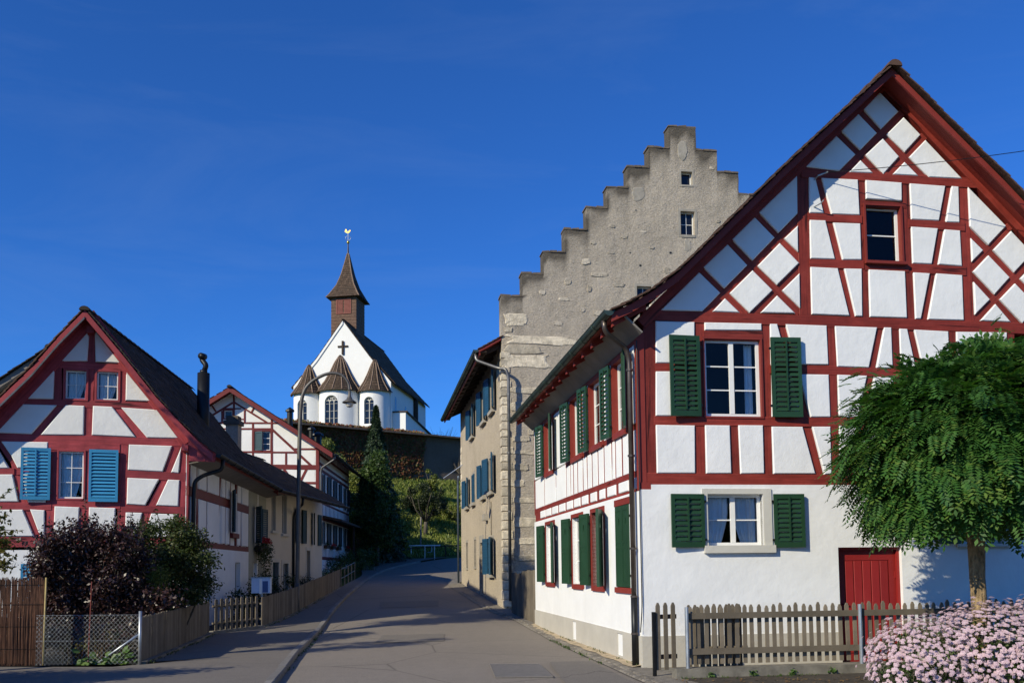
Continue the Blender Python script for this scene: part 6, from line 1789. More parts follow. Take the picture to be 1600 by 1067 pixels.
for j in range(4):
    for i in range(len(prof) - 1):
        A, B = np.array(V[i * 4 + j]), np.array(V[i * 4 + (j + 1) % 4]); C_, D_ = np.array(V[i * 4 + 4 + j]), np.array(V[i * 4 + 4 + (j + 1) % 4])
        ns = max(1, int(np.linalg.norm(C_ - A) / .24)); nrm = np.cross(B - A, C_ - A); nrm /= np.linalg.norm(nrm)
        for q in range(ns):
            L0, L1 = A + (C_ - A) * q / ns, B + (D_ - B) * q / ns; U0, U1 = A + (C_ - A) * (q + 1) / ns, B + (D_ - B) * (q + 1) / ns
            nt_ = max(1, int(np.linalg.norm(L1 - L0) / .24))
            for k2 in range(nt_):
                o_ = nrm * random.uniform(.03, .05); t0, t1 = (k2 + .03) / nt_, (k2 + .97) / nt_
                tl.append([L0 + (L1 - L0) * t0 + o_, L0 + (L1 - L0) * t1 + o_, U0 + (U1 - U0) * t1 + nrm * .01, U0 + (U1 - U0) * t0 + nrm * .01])
Vt = np.array(tl); mk_np('tile_field', Vt.reshape(-1, 3), np.arange(len(Vt) * 4).reshape(-1, 4), M['shingle'], sp, kind='stuff')
for j in range(4): MB().tube([V[i * 4 + j] for i in range(len(prof))], .06, 5).build('hip_rib', M['shingle_rib'], sp)
top = Vector((sc.x, sc.y, CB + 20.4))
MB().tube([top, top + Vector((0, 0, 1.25))], [.09, .05], 8).build('spire_rod', M['dark_iron'], sp)
m = MB(); m.lathe(top + Vector((0, 0, 1.30)), [(.0, -.17), (.12, -.12), (.17, 0), (.12, .12), (0, .17)], 14); m.build('gilded_ball', M['gold'], sp, True)
m = MB(); m.tube([top + Vector((0, 0, 1.4)), top + Vector((0, 0, 2.35))], .025, 6)
for s in (-1, 1):
    m.tube([top + Vector((s * .28 * math.sin(math.pi * j / 6), 0, 1.75 + .22 * math.cos(math.pi * j / 6))) for j in range(7)], .022, 5)
m.build('wrought_cross', M['galv'], sp)
ck = Wall((top.x, top.y, top.z + 2.3), -9)                    # weathercock
V, F = prism(ck, [(-.30, .35), (-.36, .12), (-.18, .02), (-.05, -.05), (.10, -.02), (.20, .12), (.28, .20), (.22, .30), (.12, .24), (.02, .14), (-.12, .18), (-.20, .42)], -.025, .025); mk('weathercock', V, F, M['gold'], sp)
# small annexe behind, right of the church
an = thing('church_annexe', (-8.5, 99, CB), 'small white annexe with red tiled roof right of the church', 'building')
AW = Wall((-9.6, 99.0, CB), -9)
V, F = prism(AW, [(-2.5, 0), (2.2, 0), (2.2, 1.2), (-2.5, 3.2)], -4, 0); mk('wall', V, F, M['church_white'], an)
V, F = prism(AW, [(-2.6, 3.25), (3.0, .85), (3.0, 1.0), (-2.6, 3.42)], -4.3, .3); mk('roof', V, F, M['tile'], an)
# ------------------------------------------------------------------ plants on the hillside
M['ivy'] = leafmat('autumn_ivy', [(.07, .07, .025), (.14, .15, .04), (.28, .07, .04), (.12, .10, .035), (.36, .10, .05), (.24, .22, .07)], .4, scale=.5)
M['spruce'] = leafmat('blue_green_needles', [(.022, .042, .024), (.04, .072, .036), (.075, .11, .05)], .15)
M['thuja'] = leafmat('thuja_green', [(.018, .040, .010), (.042, .08, .018), (.10, .16, .032)], .25)
M['hedge'] = leafmat('hillside_shrub_leaf', [(.06, .09, .018), (.13, .17, .034), (.24, .26, .06), (.18, .19, .045)], .3)
M['orchard'] = leafmat('dull_orchard_leaf', [(.010, .018, .006), (.02, .032, .010), (.035, .05, .014)], .25)
M['bark'] = simple('grey_bark', (.10, .085, .065), .9, var=.4, scale=8, bscale=30, bstr=.8, bdist=.02, stretch=(1, 1, .3))
M['grass'] = leafmat('hill_grass', [(.10, .15, .024), (.18, .24, .04), (.28, .31, .07), (.22, .23, .06)], .3, scale=.6)

# ivy over the churchyard wall (thick at left, thinning to the right)
n = 60000
u = RNG.random(n) * .56 * yl + .02 * yl; lim = np.clip(1.35 - (u / yl - .42) * 6.0, .10, 1.3)
hgt = RNG.random(n); keep = hgt < lim + .22 * np.sin(u * 1.7) + .18 * np.sin(u * 3.9 + 1) + .25 * RNG.normal(size=n)
u, hgt = u[keep], hgt[keep]; n = len(u)
v = 13.95 - hgt ** 1.3 * 4.4 + RNG.normal(size=n) * .08; nn = .04 + RNG.random(n) * .22 + np.where(v > 13.5, -RNG.random(n) * .9, 0)
pos = np.array(yw.O)[None] + np.outer(u, np.array(yw.U)) + np.outer(nn, np.array(yw.N)) + np.outer(v, [0, 0, 1])
nr = np.array(yw.N)[None] * .7 + rand_unit(n) * .7 + np.array([-.55, -.45, .45]); nr /= np.linalg.norm(nr, axis=1, keepdims=True)
vv_, ff_ = leaf_np(pos, nr, RNG.uniform(.16, .34, n), .8)
tag(mk_np('ivy', vv_, ff_, M['ivy']), 'red and green ivy hanging over the churchyard wall', 'ivy', kind='stuff')


def conifer(name, base, h, r, n, leaf, mat, label, tip=.04, droop=.25, layers=16, power=1.0, cat='conifer'):
    t = thing(name, base, label, cat)
    MB().tube([base, Vector(base) + Vector((0, 0, h * .97))], [r * .09 + .04, .02], 8).build('trunk', M['bark'], t, True)
    zz = RNG.random(n) ** .8; lay = np.floor(zz * layers) / layers; fr = (zz - lay) * layers
    rad = r * ((1 - zz) ** power) * (.72 + .38 * (1 - fr)) + tip
    a = RNG.random(n) * 2 * np.pi; lob = 1 + .16 * np.sin(a * 5 + zz * 40) + .10 * np.sin(a * 9 + zz * 70) + .08 * RNG.normal(size=n)
    q = rad * lob * (1 - .45 * RNG.random(n) ** 2)
    pos = np.stack([base[0] + q * np.cos(a), base[1] + q * np.sin(a), base[2] + h * (.03 + .97 * zz) - droop * q], 1)
    d = np.stack([np.cos(a), np.sin(a), -.25 + 0 * a], 1)
    nrm = rand_unit(n) * .7 + np.array([0, 0, .8]) + d * .4; nrm /= np.linalg.norm(nrm, axis=1, keepdims=True)
    v, f = leaf_np(pos, nrm, leaf * RNG.uniform(.6, 1.3, n), .38, droop=d + rand_unit(n) * .4)
    mk_np('crown', v, f, mat, t)
    return t


conifer('spruce_tree', Vector((-9.35, 62.5, 2.2)), 10.8, 2.0, 32000, .30, M['spruce'], 'slender pointed spruce rising before the ivy wall', layers=20)
# dense column of thuja: overlapping clumps
th = thing('thuja_tree', (-8.65, 58.2, 1.85), 'broad dark columnar thuja at the bend of the road', 'conifer')
MB().tube([(-8.65, 58.2, 1.8), (-8.65, 58.2, 7.5)], [.16, .05], 8).build('trunk', M['bark'], th, True)
cl = []
for i in range(46):
    z = random.random(); a = random.uniform(0, 6.28); rr = (1.15 if z < .6 else 1.15 * (1 - (z - .6) / .44) ** .7) * random.uniform(.55, 1.0)
    cl.append((-8.65 + rr * math.cos(a), 58.2 + rr * math.sin(a), 2.2 + z * 6.6, .55, .55, .8))
foliage('crown', cl, 22000, .17, M['thuja'], th, shell=.55, up=.2, aspect=.5)


def shrub(name, c, r, n, leaf, mat, label, cat='shrub', clumps=14, size=.45, stem=True, group=None, seed=1, shell=.35, flat=.9, h0=None):
    base = (c[0], c[1], h0 if h0 is not None else c[2] - r[2])
    t = thing(name, base, label, cat, group)
    if stem:
        m = MB(); rr = random.Random(seed)
        for i in range(5):
            m.tube([base, (base[0] + rr.uniform(-.3, .3) * r[0], base[1] + rr.uniform(-.3, .3) * r[1], c[2]), (c[0] + rr.uniform(-.8, .8) * r[0], c[1] + rr.uniform(-.8, .8) * r[1], c[2] + rr.uniform(.1, .8) * r[2])], [.03 * r[2] + .015, .02 * r[2] + .01, .006], 5)
        m.build('stems', M['bark'], t, True)
    foliage('foliage', clumps_in(c, r, clumps, size * min(r), flat, seed), n, leaf, mat, t, shell=shell)
    return t


# orchard tree on the slope
tz = terrain(-6.75, 70.6)
ot = thing('orchard_tree', (-6.75, 70.6, tz), 'round dark fruit tree standing alone on the slope', 'tree')
m = MB(); m.tube([(-6.75, 70.6, tz - .1), (-6.7, 70.6, tz + 1.2)], [.17, .13], 8)
for i in range(9):
    a = i * .7; m.tube([(-6.7, 70.6, tz + 1.0), (-6.7 + .8 * math.cos(a), 70.6 + .8 * math.sin(a), tz + 2.0), (-6.7 + 1.5 * math.cos(a + .2), 70.6 + 1.5 * math.sin(a + .2), tz + 2.7 + .5 * (i % 3))], [.08, .05, .015], 5)
m.build('trunk', M['bark'], ot, True)
foliage('crown', clumps_in((-6.7, 70.6, tz + 2.6), (1.75, 1.6, 1.35), 34, .48, .9, 5), 9000, .13, M['orchard'], ot, shell=.3)

sp_ = [((-9.2, 66.5), (1.5, 1.3, 1.7), 3), ((-7.8, 64.2), (.9, .9, 1.5), 4), ((-12.5, 71.0), (2.0, 1.4, 1.8), 6), ((-15.5, 72.5), (2.2, 1.3, 2.2), 7), ((-10.7, 73.6), (1.6, 1.1, 1.2), 8), ((-4.6, 74.5), (1.6, 1.2, .9), 9), ((-7.0, 77.2), (.7, .7, 1.6), 10), ((-9.9, 60.0), (1.2, 1.1, 2.0), 11), ((-12.3, 62.5), (1.6, 1.3, 3.0), 12), ((-14.0, 66.0), (2.0, 1.5, 3.0), 13)]
lb = ['yellowish shrub left of the orchard tree on the slope', 'loose tall shrub beside the road bend under the slope', 'shrub left of the spruce below the ivy', 'large bush at the left foot of the ivy wall', 'low bush under the ivy behind the spruce', 'bright low bush below the bare wall', 'thin upright ivy stump against the dark wall', 'bush beside the thuja base by the road', 'tall hedge mass behind the dark shuttered house', 'tall leafy thicket behind the far gabled house']
for ((x, y), r, sd), l in zip(sp_, lb):
    z = terrain(x, y); shrub('hillside_shrub', (x, y, z + r[2] * .85), r, int(2600 * r[0] * r[2]), .17, M['hedge'], l, group='shrubs on the church slope', clumps=16, size=.5, seed=sd, h0=z)
# low dark bushes at the bend, in front of the far house
for i, (x, y, r) in enumerate(((-9.4, 47.5, .75), (-9.3, 49.4, .8), (-9.3, 51.5, .8), (-9.0, 54.0, .9))):
    z = g(y); shrub('clipped_bush', (x, y, z + r * .7), (r, r, r * .8), 2200, .08, M['thuja'], ['round dark bush at the near end of the shuttered house wall', 'second round dark bush along the shuttered wall', 'third round dark bush along the shuttered wall', 'last round dark bush before the thuja'][i], group='dark bushes along the shuttered house', seed=30 + i, clumps=8, size=.6, h0=z)
# long grass on the slope
n = 42000
gx = RNG.uniform(-20, 0, n); gy = RNG.uniform(63, 84, n)
gzv = np.array([terrain(x, y) for x, y in zip(gx, gy)]); kp = gzv > np.array([g(y) for y in gy]) + .15
kp &= gzv < 10.2
gx, gy, gzv = gx[kp], gy[kp], gzv[kp]; n = len(gx)
pos = np.stack([gx, gy, gzv + .10], 1); nr = rand_unit(n) * .8 + np.array([.3, -.7, .2]); nr /= np.linalg.norm(nr, axis=1, keepdims=True)
dr_ = np.tile(np.array([0, 0, 1.0]), (n, 1)) + rand_unit(n) * .5
v, f = leaf_np(pos, nr, RNG.uniform(.18, .42, n), .25, droop=dr_)
tag(mk_np('grass', v, f, M['grass']), 'rough grass on the slope below the churchyard wall', 'grass', kind='stuff')
# bare twigs on the wall and beside the church
for nm, p, s, l in (('bare_bush', yw.P(.66 * yl, 10.4, .5), 1.6, 'bare climbing branches against the dark wall'), ('bare_bush', Vector((-7.4, 96, CB)), 2.6, 'reddish bare bush right of the church')):
    t = thing(nm, p, l, 'bush'); m = MB(); rr = random.Random(4)
    for i in range(26):
        a = rr.uniform(0, 6.28); e = Vector((math.cos(a) * s * rr.uniform(.3, .8), math.sin(a) * .3 * s, s * rr.uniform(.6, 1.25)))
        m.tube([p, p + e * .5 + Vector((rr.uniform(-.2, .2), 0, .1)), p + e], [.03, .02, .006], 4)
    m.build('branches', M['bark'], t)
    if s > 2: foliage('buds', [(p.x, p.y, p.z + 1.6, 1.0, .8, 1.2)], 700, .09, M['ivy'], t, shell=.1)
# ------------------------------------------------------------------ near plants
# ball robinia at the right: pinnate leaves set on arching twigs
M['robinia'] = leafmat('robinia_leaf', [(.022, .075, .017), (.042, .125, .024), (.075, .175, .032), (.028, .092, .024), (.14, .22, .04)], .35, scale=1.1)
M['robinia_bark'] = simple('furrowed_tan_bark', (.26, .18, .09), .95, var=.75, scale=16, bscale=22, bstr=1.0, bdist=.06, stretch=(1, 1, .4))
TC = Vector((6.62, 13.0, 0))
rt = thing('robinia_tree', TC, 'round clipped green robinia before the white wall', 'tree')
m = MB(); zs = [-.05, .3, .9, 1.5, 2.05, 2.4]
m.tube([TC + Vector((.015 * math.sin(z * 3), .01 * math.cos(z * 2), z)) for z in zs], [.15, .118, .108, .104, .12, .14], 14)
tr = m.build('trunk', M['robinia_bark'], rt, True)
m = MB(); tips = []
CC = np.array([TC.x + .05, TC.y, 3.28]); RX, RY, RZ = 1.66, 1.62, 1.36
for i in range(70):
    a = random.uniform(0, 6.283); el = random.uniform(-.25, 1.45); d = Vector((math.cos(a) * math.cos(el), math.sin(a) * math.cos(el), math.sin(el)))
    e = Vector(CC) + Vector((d.x * RX * .86, d.y * RY * .86, d.z * RZ * .88)); s = TC + Vector((0, 0, 2.35))
    md = s.lerp(e, .5) + Vector((0, 0, .22))
    m.tube([s, md, e], [.035, .02, .006], 4)
m.build('branches', M['robinia_bark'], rt, True)
n = 8800                                                     # leaf fronds
d = rand_unit(n); d[:, 2] = np.where(d[:, 2] < -.75, -d[:, 2] * .5, d[:, 2]); d /= np.linalg.norm(d, axis=1, keepdims=True)
lump = 1 + .10 * np.sin(d[:, 0] * 5 + 1) * np.cos(d[:, 2] * 6) + .08 * np.sin(d[:, 1] * 9 + d[:, 0] * 4) + .06 * np.sin(d[:, 2] * 14 + d[:, 0] * 11)
rad = (.52 + .52 * RNG.random(n) ** .6) * lump + np.where(RNG.random(n) > .92, RNG.random(n) * .20, 0)
P = CC + d * rad[:, None] * np.array([RX, RY, RZ]); rim = np.minimum(1.1, np.hypot((P[:, 0] - CC[0]) / RX, (P[:, 1] - CC[1]) / RY)); P[:, 2] = np.maximum(P[:, 2], 2.38 - .42 * rim + .22 * RNG.random(n) + .14 * np.sin(d[:, 0] * 7))
ax = d * .8 + rand_unit(n) * .45 + np.array([0, 0, -.55]); ax /= np.linalg.norm(ax, axis=1, keepdims=True)      # fronds hang outwards
upv = d * .5 + np.array([0, 0, .9]) + rand_unit(n) * .35; sd = np.cross(ax, upv); sd /= np.linalg.norm(sd, axis=1, keepdims=True); nm = np.cross(sd, ax)
L = RNG.uniform(.17, .30, n); pairs = 7; VV = []
lp, ln_ = [], []
for k in range(pairs):
    t = (k + .6) / pairs
    base = P + ax * (L * t)[:, None] - np.array([0, 0, 1.0]) * (L * .30 * t * t)[:, None]
    for s in (-1, 1):
        ll = (L * .21 * (1 - .25 * abs(t - .4)) * RNG.uniform(.85, 1.15, n))[:, None]; dirn = sd * s * .93 + ax * .35 - nm * .18
        tip = base + dirn * ll * 2; mid = base + dirn * ll; wv = ax * ll * .42
        VV.append(np.stack([base, mid + wv, tip, mid - wv], 1))
tip = P + ax * L[:, None] * 1.0 - np.array([0, 0, 1.0]) * (L * .3)[:, None]
VV.append(np.stack([tip, tip + ax * (L * .18)[:, None] + sd * (L * .09)[:, None], tip + ax * (L * .38)[:, None], tip + ax * (L * .18)[:, None] - sd * (L * .09)[:, None]], 1))
V = np.concatenate(VV).reshape(-1, 3)
mk_np('crown', V, np.arange(len(V)).reshape(-1, 4), M['robinia'], rt)
# inner leaf mass keeps the crown dense
foliage('inner_leaves', [(CC[0], CC[1], CC[2], RX * .78, RY * .78, RZ * .72)], 6000, .11, M['robinia'], rt, shell=.55)

# pink flowering bush before the picket fence
M['pink_leaf'] = leafmat('flower_bush_leaf', [(.020, .045, .010), (.05, .09, .018), (.09, .13, .03)], .3, scale=3)
M['pink_flower'] = leafmat('pale_pink_blossom', [(.50, .32, .44), (.66, .48, .58), (.80, .66, .72), (.44, .27, .37), (.76, .58, .64)], .3, rough=.7, scale=2.5, spec=.1)
fbz = thing('flowering_bush', (6.6, 12.1, 0), 'wide bush covered in pale pink flower heads by the picket fence', 'bush')
humps = [(5.55, 12.25, .42, .75, .62, .52), (6.35, 12.15, .50, .85, .70, .62), (7.25, 12.1, .55, .95, .75, .66), (5.2, 12.1, .25, .45, .45, .34), (8.2, 12.1, .55, .95, .75, .64), (6.9, 11.75, .38, .9, .55, .45)]
foliage('foliage', humps, 12000, .055, M['pink_leaf'], fbz, shell=.6, aspect=.42)
m = MB()
for i in range(60):
    x = random.uniform(5.0, 8.4); m.tube([(x, 12.1 + random.uniform(-.3, .2), 0), (x + random.uniform(-.15, .15), 11.9 + random.uniform(-.3, .3), random.uniform(.4, .8))], [.008, .004], 4)
m.build('stems', M['bark'], fbz)
# one flower head: a domed cluster of small rays
q = []
rr = np.random.default_rng(3)
for i in range(15):
    a = i * 2.4; r = .034 * math.sqrt(i / 15); z = .018 - r * r * 12
    for j in range(4):
        b = j * 1.571 + a; c0 = np.array([r * math.cos(a), r * math.sin(a), z]); e = np.array([math.cos(b), math.sin(b), .25 * rr.random()]) * .0125; w_ = np.array([-math.sin(b), math.cos(b), 0]) * .006
        q.append([c0, c0 + e * .6 + w_, c0 + e, c0 + e * .6 - w_])
q = np.array(q); FH_V = q.reshape(-1, 3); FH_F = np.arange(len(FH_V)).reshape(-1, 4)
fh_me = mesh_of('flower_head', FH_V.tolist(), FH_F.tolist(), M['pink_flower'])
pos, dd = blob_points(humps, 17000, .96)
hc = np.array(humps); keep = (pos[:, 2] > .12)
for c in hc: keep &= (np.sum(((pos - c[:3]) / c[3:6]) ** 2, 1) > .80)
keep &= (dd[:, 1] < .55) | (dd[:, 2] > .1)
keep &= RNG.random(len(keep)) < np.clip(.35 + pos[:, 2] * 1.2, .25, 1.0)
pos, dd = pos[keep], dd[keep]
order = np.argsort(pos[:, 1] - pos[:, 2] * .5)
pos, dd = pos[order], dd[order]
big = []
for i in range(len(pos)):
    z = Vector((dd[i] + np.array([0, -.25, .45])).tolist()).normalized(); qn = z.to_track_quat('Z', 'Y')
    s = random.uniform(.5, .98)
    Mx = Matrix.Translation(Vector((pos[i] + dd[i] * .02).tolist())) @ qn.to_matrix().to_4x4() @ Matrix.Scale(s, 4)
    if i < 300: inst('flower_head', fh_me, Mx, fbz)
    else: big.append((np.array(Mx)[:3, :3] @ FH_V.T).T + np.array(Mx)[:3, 3])
Vb = np.concatenate(big); nb_ = len(big); Fb = (np.arange(nb_)[:, None, None] * len(FH_V) + FH_F[None]).reshape(-1, 4)
mk_np('more_flower_heads', Vb, Fb, M['pink_flower'], fbz, kind='stuff')

# dark purple bush in the left garden
M['purple'] = leafmat('purple_black_leaf', [(.014, .008, .008), (.034, .015, .015), (.065, .030, .026), (.024, .013, .012)], .15, rough=.4, scale=2, spec=.5)
M['mid_leaf'] = leafmat('mid_green_leaf', [(.020, .036, .010), (.04, .062, .014), (.075, .095, .024), (.06, .045, .018)], .3, scale=2)
M['yellow_leaf'] = leafmat('yellow_green_leaf', [(.05, .07, .015), (.11, .12, .025), (.17, .13, .03), (.08, .09, .02)], .35, scale=3)


def twiggy(name, base, clumps, n, leaf, mat, label, sprouts=(), cat='shrub', shell=.2, seed=1, aspect=.5):
    t = thing(name, base, label, cat); m = MB(); rr = random.Random(seed)
    for c in clumps:
        for k in range(2):
            e = Vector((c[0] + rr.uniform(-.5, .5) * c[3], c[1] + rr.uniform(-.5, .5) * c[4], c[2] + rr.uniform(-.2, .7) * c[5]))
            b = Vector(base) + Vector((rr.uniform(-.4, .4), rr.uniform(-.3, .3), 0)); m.tube([b, b.lerp(e, .55) + Vector((rr.uniform(-.15, .15), 0, .1)), e], [.028, .016, .005], 5)
    extra = []
    for (s, e) in sprouts:
        s, e = Vector(s), Vector(e); m.tube([s, s.lerp(e, .5) + Vector((.03, 0, .03)), e], [.012, .008, .003], 4)
        for k in range(34):
            q = s.lerp(e, .15 + .85 * k / 34); extra.append((q.x + rr.uniform(-.05, .05), q.y + rr.uniform(-.05, .05), q.z + rr.uniform(-.03, .03)))
    m.build('branches', M['bark'], t, True)
    pos, d = blob_points(clumps, n, shell)
    if extra: pos = np.concatenate([pos, np.array(extra)]); d = np.concatenate([d, rand_unit(len(extra))])
    ok = (pos[:, 0] < -6.70 - (pos[:, 1] - 16.35) * .162) | (pos[:, 2] > .98) | (pos[:, 1] > 23); ok &= pos[:, 2] > .02; pos, d = pos[ok], d[ok]      # kept in by the fence
    k = len(pos); nrm = d * .5 + rand_unit(k) * .8 + np.array([0, 0, .4]); nrm /= np.linalg.norm(nrm, axis=1, keepdims=True)
    v, f = leaf_np(pos, nrm, leaf * RNG.uniform(.65, 1.35, k), aspect); mk_np('foliage', v, f, mat, t)
    return t


cl = clumps_in((-8.55, 18.7, 1.4), (1.5, .6, 1.2), 52, .44, .85, 21) + [(-9.6, 18.6, 1.9, .4, .3, .3), (-9.3, 18.4, 2.2, .35, .3, .25), (-8.7, 18.6, 2.55, .3, .3, .4), (-7.7, 18.9, 2.0, .35, .3, .35), (-9.9, 18.4, .6, .6, .4, .55), (-9.0, 18.2, .5, .6, .4, .5), (-8.1, 18.3, .5, .6, .4, .5), (-7.6, 18.2, .6, .35, .3, .5), (-9.5, 17.9, .4, .5, .3, .4), (-8.5, 17.8, .35, .5, .3, .35), (-7.9, 17.3, .5, .5, .3, .45), (-7.35, 17.2, .42, .3, .25, .36), (-9.2, 17.3, .5, .6, .3, .45), (-10.0, 17.6, .5, .6, .3, .5), (-9.7, 18.5, 1.2, .5, .4, .6), (-7.7, 18.6, 1.1, .3, .35, .6)]
sp2 = [((-8.75, 18.6, 2.4), (-8.72, 18.5, 3.30)), ((-8.2, 18.6, 2.3), (-8.05, 18.6, 3.02)), ((-9.2, 18.6, 2.2), (-9.45, 18.5, 2.75)), ((-8.4, 18.6, 2.3), (-8.55, 18.6, 2.95)), ((-7.7, 18.6, 2.1), (-7.55, 18.7, 2.85)), ((-9.6, 18.6, 2.0), (-10.1, 18.5, 2.45)), ((-7.9, 18.6, 2.1), (-7.85, 18.7, 2.95)), ((-9.0, 18.6, 2.2), (-9.05, 18.6, 2.8))]
twiggy('purple_bush', (-8.4, 18.7, 0), cl, 56000, .078, M['purple'], 'large dark purple leaved bush before the rose red gable', sp2, seed=3)
cl = clumps_in((-7.85, 20.4, 1.8), (1.05, .8, 1.2), 38, .40, .8, 8)
twiggy('green_bush', (-7.95, 20.6, 0), cl, 34000, .075, M['mid_leaf'], 'bushy green shrub at the corner of the rose red house', [((-7.6, 20.4, 2.2), (-7.0, 20.2, 2.55)), ((-7.9, 20.4, 2.5), (-8.0, 20.4, 3.1)), ((-7.5, 20.4, 1.6), (-6.95, 20.2, 1.8))], seed=5)
cl = [(-7.75, 19.4, 1.1, .5, .35, .7), (-7.6, 19.5, 1.6, .35, .3, .4), (-7.5, 19.8, .7, .5, .35, .5)]
twiggy('yellow_green_shrub', (-7.7, 19.5, 0), cl, 8000, .055, M['hedge'], 'feathery yellow green shrub between the purple and green bushes', seed=6, aspect=.3)
cl = [(-9.65, 17.2, 2.30, .34, .3, .28), (-9.9, 17.2, 2.75, .4, .3, .3), (-9.65, 17.2, 1.9, .25, .3, .2)]
twiggy('fruit_tree_branch', (-10.9, 17.2, 0), cl, 900, .085, M['yellow_leaf'], 'leafy yellow green branches reaching in at the left edge', [((-10.1, 17.2, 2.8), (-9.35, 17.1, 3.35)), ((-10.0, 17.2, 2.5), (-9.2, 17.1, 2.5)), ((-10.0, 17.2, 2.2), (-9.3, 17.1, 2.0))], 'tree', seed=7)
cl = [(-7.55, 26.9, .9, .35, .3, .8), (-7.65, 25.9, .6, .3, .3, .5)]
twiggy('cottage_shrub', (-7.6, 26.4, .1), cl, 1500, .075, M['leaf_dark'], 'leafy shrub behind the open garden gate', seed=9)
for i, (x, y, r) in enumerate(((-8.2, 28.0, .55), (-8.35, 31.5, .6), (-8.5, 33.5, .55), (-8.9, 39.0, .5))):
    shrub('garden_plant', (x, y, g(y) + r), (r, r, r), 900, .07, M['leaf_dark'], ['dark garden plant just behind the fence by the letterbox', 'dark garden plant beside the lamp post', 'dark garden plant below the red geraniums', 'dark garden plant near the far row house door'][i], 'plant', 7, .55, True, 'plants in the front gardens', 40 + i, h0=g(y))
# broad-leaved vine at the corner of the wire fence
M['vine'] = leafmat('squash_leaf', [(.06, .12, .03), (.10, .18, .045), (.14, .22, .06)], .4, scale=4)
vn = thing('squash_plant', (-7.2, 16.5, 0), 'broad leaved light green plant at the foot of the wire fence', 'plant')
n = 46; pos = np.stack([RNG.uniform(-7.75, -6.75, n), RNG.uniform(16.15, 16.6, n), RNG.uniform(.04, .42, n) * RNG.random(n) + .04], 1)
nr = rand_unit(n) * .5 + np.array([0, -.5, .7]); nr /= np.linalg.norm(nr, axis=1, keepdims=True)
t = np.cross(nr, rand_unit(n)); t /= np.linalg.norm(t, axis=1, keepdims=True); b = np.cross(nr, t); s = RNG.uniform(.05, .10, n)
V = np.zeros((n, 8, 3))
for j in range(8):
    a = j * math.pi / 4; rr_ = (1.0 if j % 2 else .78) * s * (1.25 if j == 0 else 1)
    V[:, j] = pos + t * (rr_ * math.cos(a))[:, None] + b * (rr_ * math.sin(a))[:, None] - nr * (rr_ * .25 * (1 if j % 2 else .5))[:, None]
mk_np('leaves', V.reshape(-1, 3), np.arange(n * 8).reshape(n, 8), M['vine'], vn)
m = MB()
for p in pos[:20]: m.tube([(-7.2 + random.uniform(-.1, .1), 16.4, 0), p.tolist()], .008, 4)
m.build('stalks', M['vine'], vn)
# weeds along the picket fence foot
for i in range(9):
    x = 2.9 + i * .62 + random.uniform(-.2, .2); p = RFW.P(x - RC.x, 0, 1.66); c = [(p.x, p.y, .06, .09, .06, .07)]
    t = thing('weed', (p.x, p.y, 0), 'small green weed at the concrete kerb, %s from the left gate post' % ['first', 'second', 'third', 'fourth', 'fifth', 'sixth', 'seventh', 'eighth', 'ninth'][i], 'weed', 'weeds below the picket fence'); foliage('leaves', c, 60, .05, M['vine'], t, shell=.1)
# grass tufts and weeds in the joints along kerbs, walls and fence bases
tl_ = []
def tufts(A, B, n_, dz=.0, spread=.05):
    t = RNG.random(n_) ** 1.0; x = A[0] + (B[0] - A[0]) * t + RNG.normal(size=n_) * spread; y = A[1] + (B[1] - A[1]) * t + RNG.normal(size=n_) * spread
    cl_ = np.sin(t * 61) + np.sin(t * 23 + 1) > -.1; x, y = x[cl_], y[cl_]; k = len(x)
    p = np.stack([x, y, np.array([g(q) for q in y]) + dz + .02], 1); nr = rand_unit(k) * .9 + np.array([0, -.5, .1]); nr /= np.linalg.norm(nr, axis=1, keepdims=True)
    tl_.append(leaf_np(p, nr, RNG.uniform(.03, .09, k), .25, droop=np.tile(np.array([0, 0, 1.0]), (k, 1)) + rand_unit(k) * .6))
tufts((-6.50, 16.3), (-7.66, 23.5), 420, .09); tufts((-6.88, 25.4), (-6.95, 29.5), 200, .09); tufts((-6.95, 29.5), (-7.4, 36), 240, .09)
tufts((2.12, 15.5), (.62, 25.8), 420, .02, .03); tufts((1.5, 16), (.85, 21.5), 260, .02, .03); tufts((-4.35, 19), (-5.2, 25), 200, .0, .03); tufts((-3.7, 14.6), (-4.4, 19), 160, 0, .03); tufts((-.1, 30.5), (-2.0, 43), 260, .03, .04)
tufts((2.5, 13.8), (8.5, 14.75), 500, .0, .06)
v, f = cat_np(tl_)
tag(mk_np('joint_weeds', v, f, M['pink_leaf']), 'grass and weeds in the joints along walls and kerbs', 'weeds', kind='stuff')
# fallen leaves on the dirt bed
M['litter'] = leafmat('fallen_leaf', [(.12, .06, .02), (.20, .12, .04), (.09, .05, .025), (.22, .16, .06)], .1, scale=6)
n = 700; px_ = RNG.uniform(2.4, 8.5, n); py_ = RNG.uniform(11.6, 13.75, n)
pos = np.stack([px_, py_, np.full(n, .035)], 1); nr = rand_unit(n) * .35 + np.array([0, 0, 1.0]); nr /= np.linalg.norm(nr, axis=1, keepdims=True)
v, f = leaf_np(pos, nr, RNG.uniform(.03, .07, n), .6)
tag(mk_np('fallen_leaves', v, f, M['litter']), 'scattered brown fallen leaves on the dirt before the fence', 'leaves', kind='stuff')
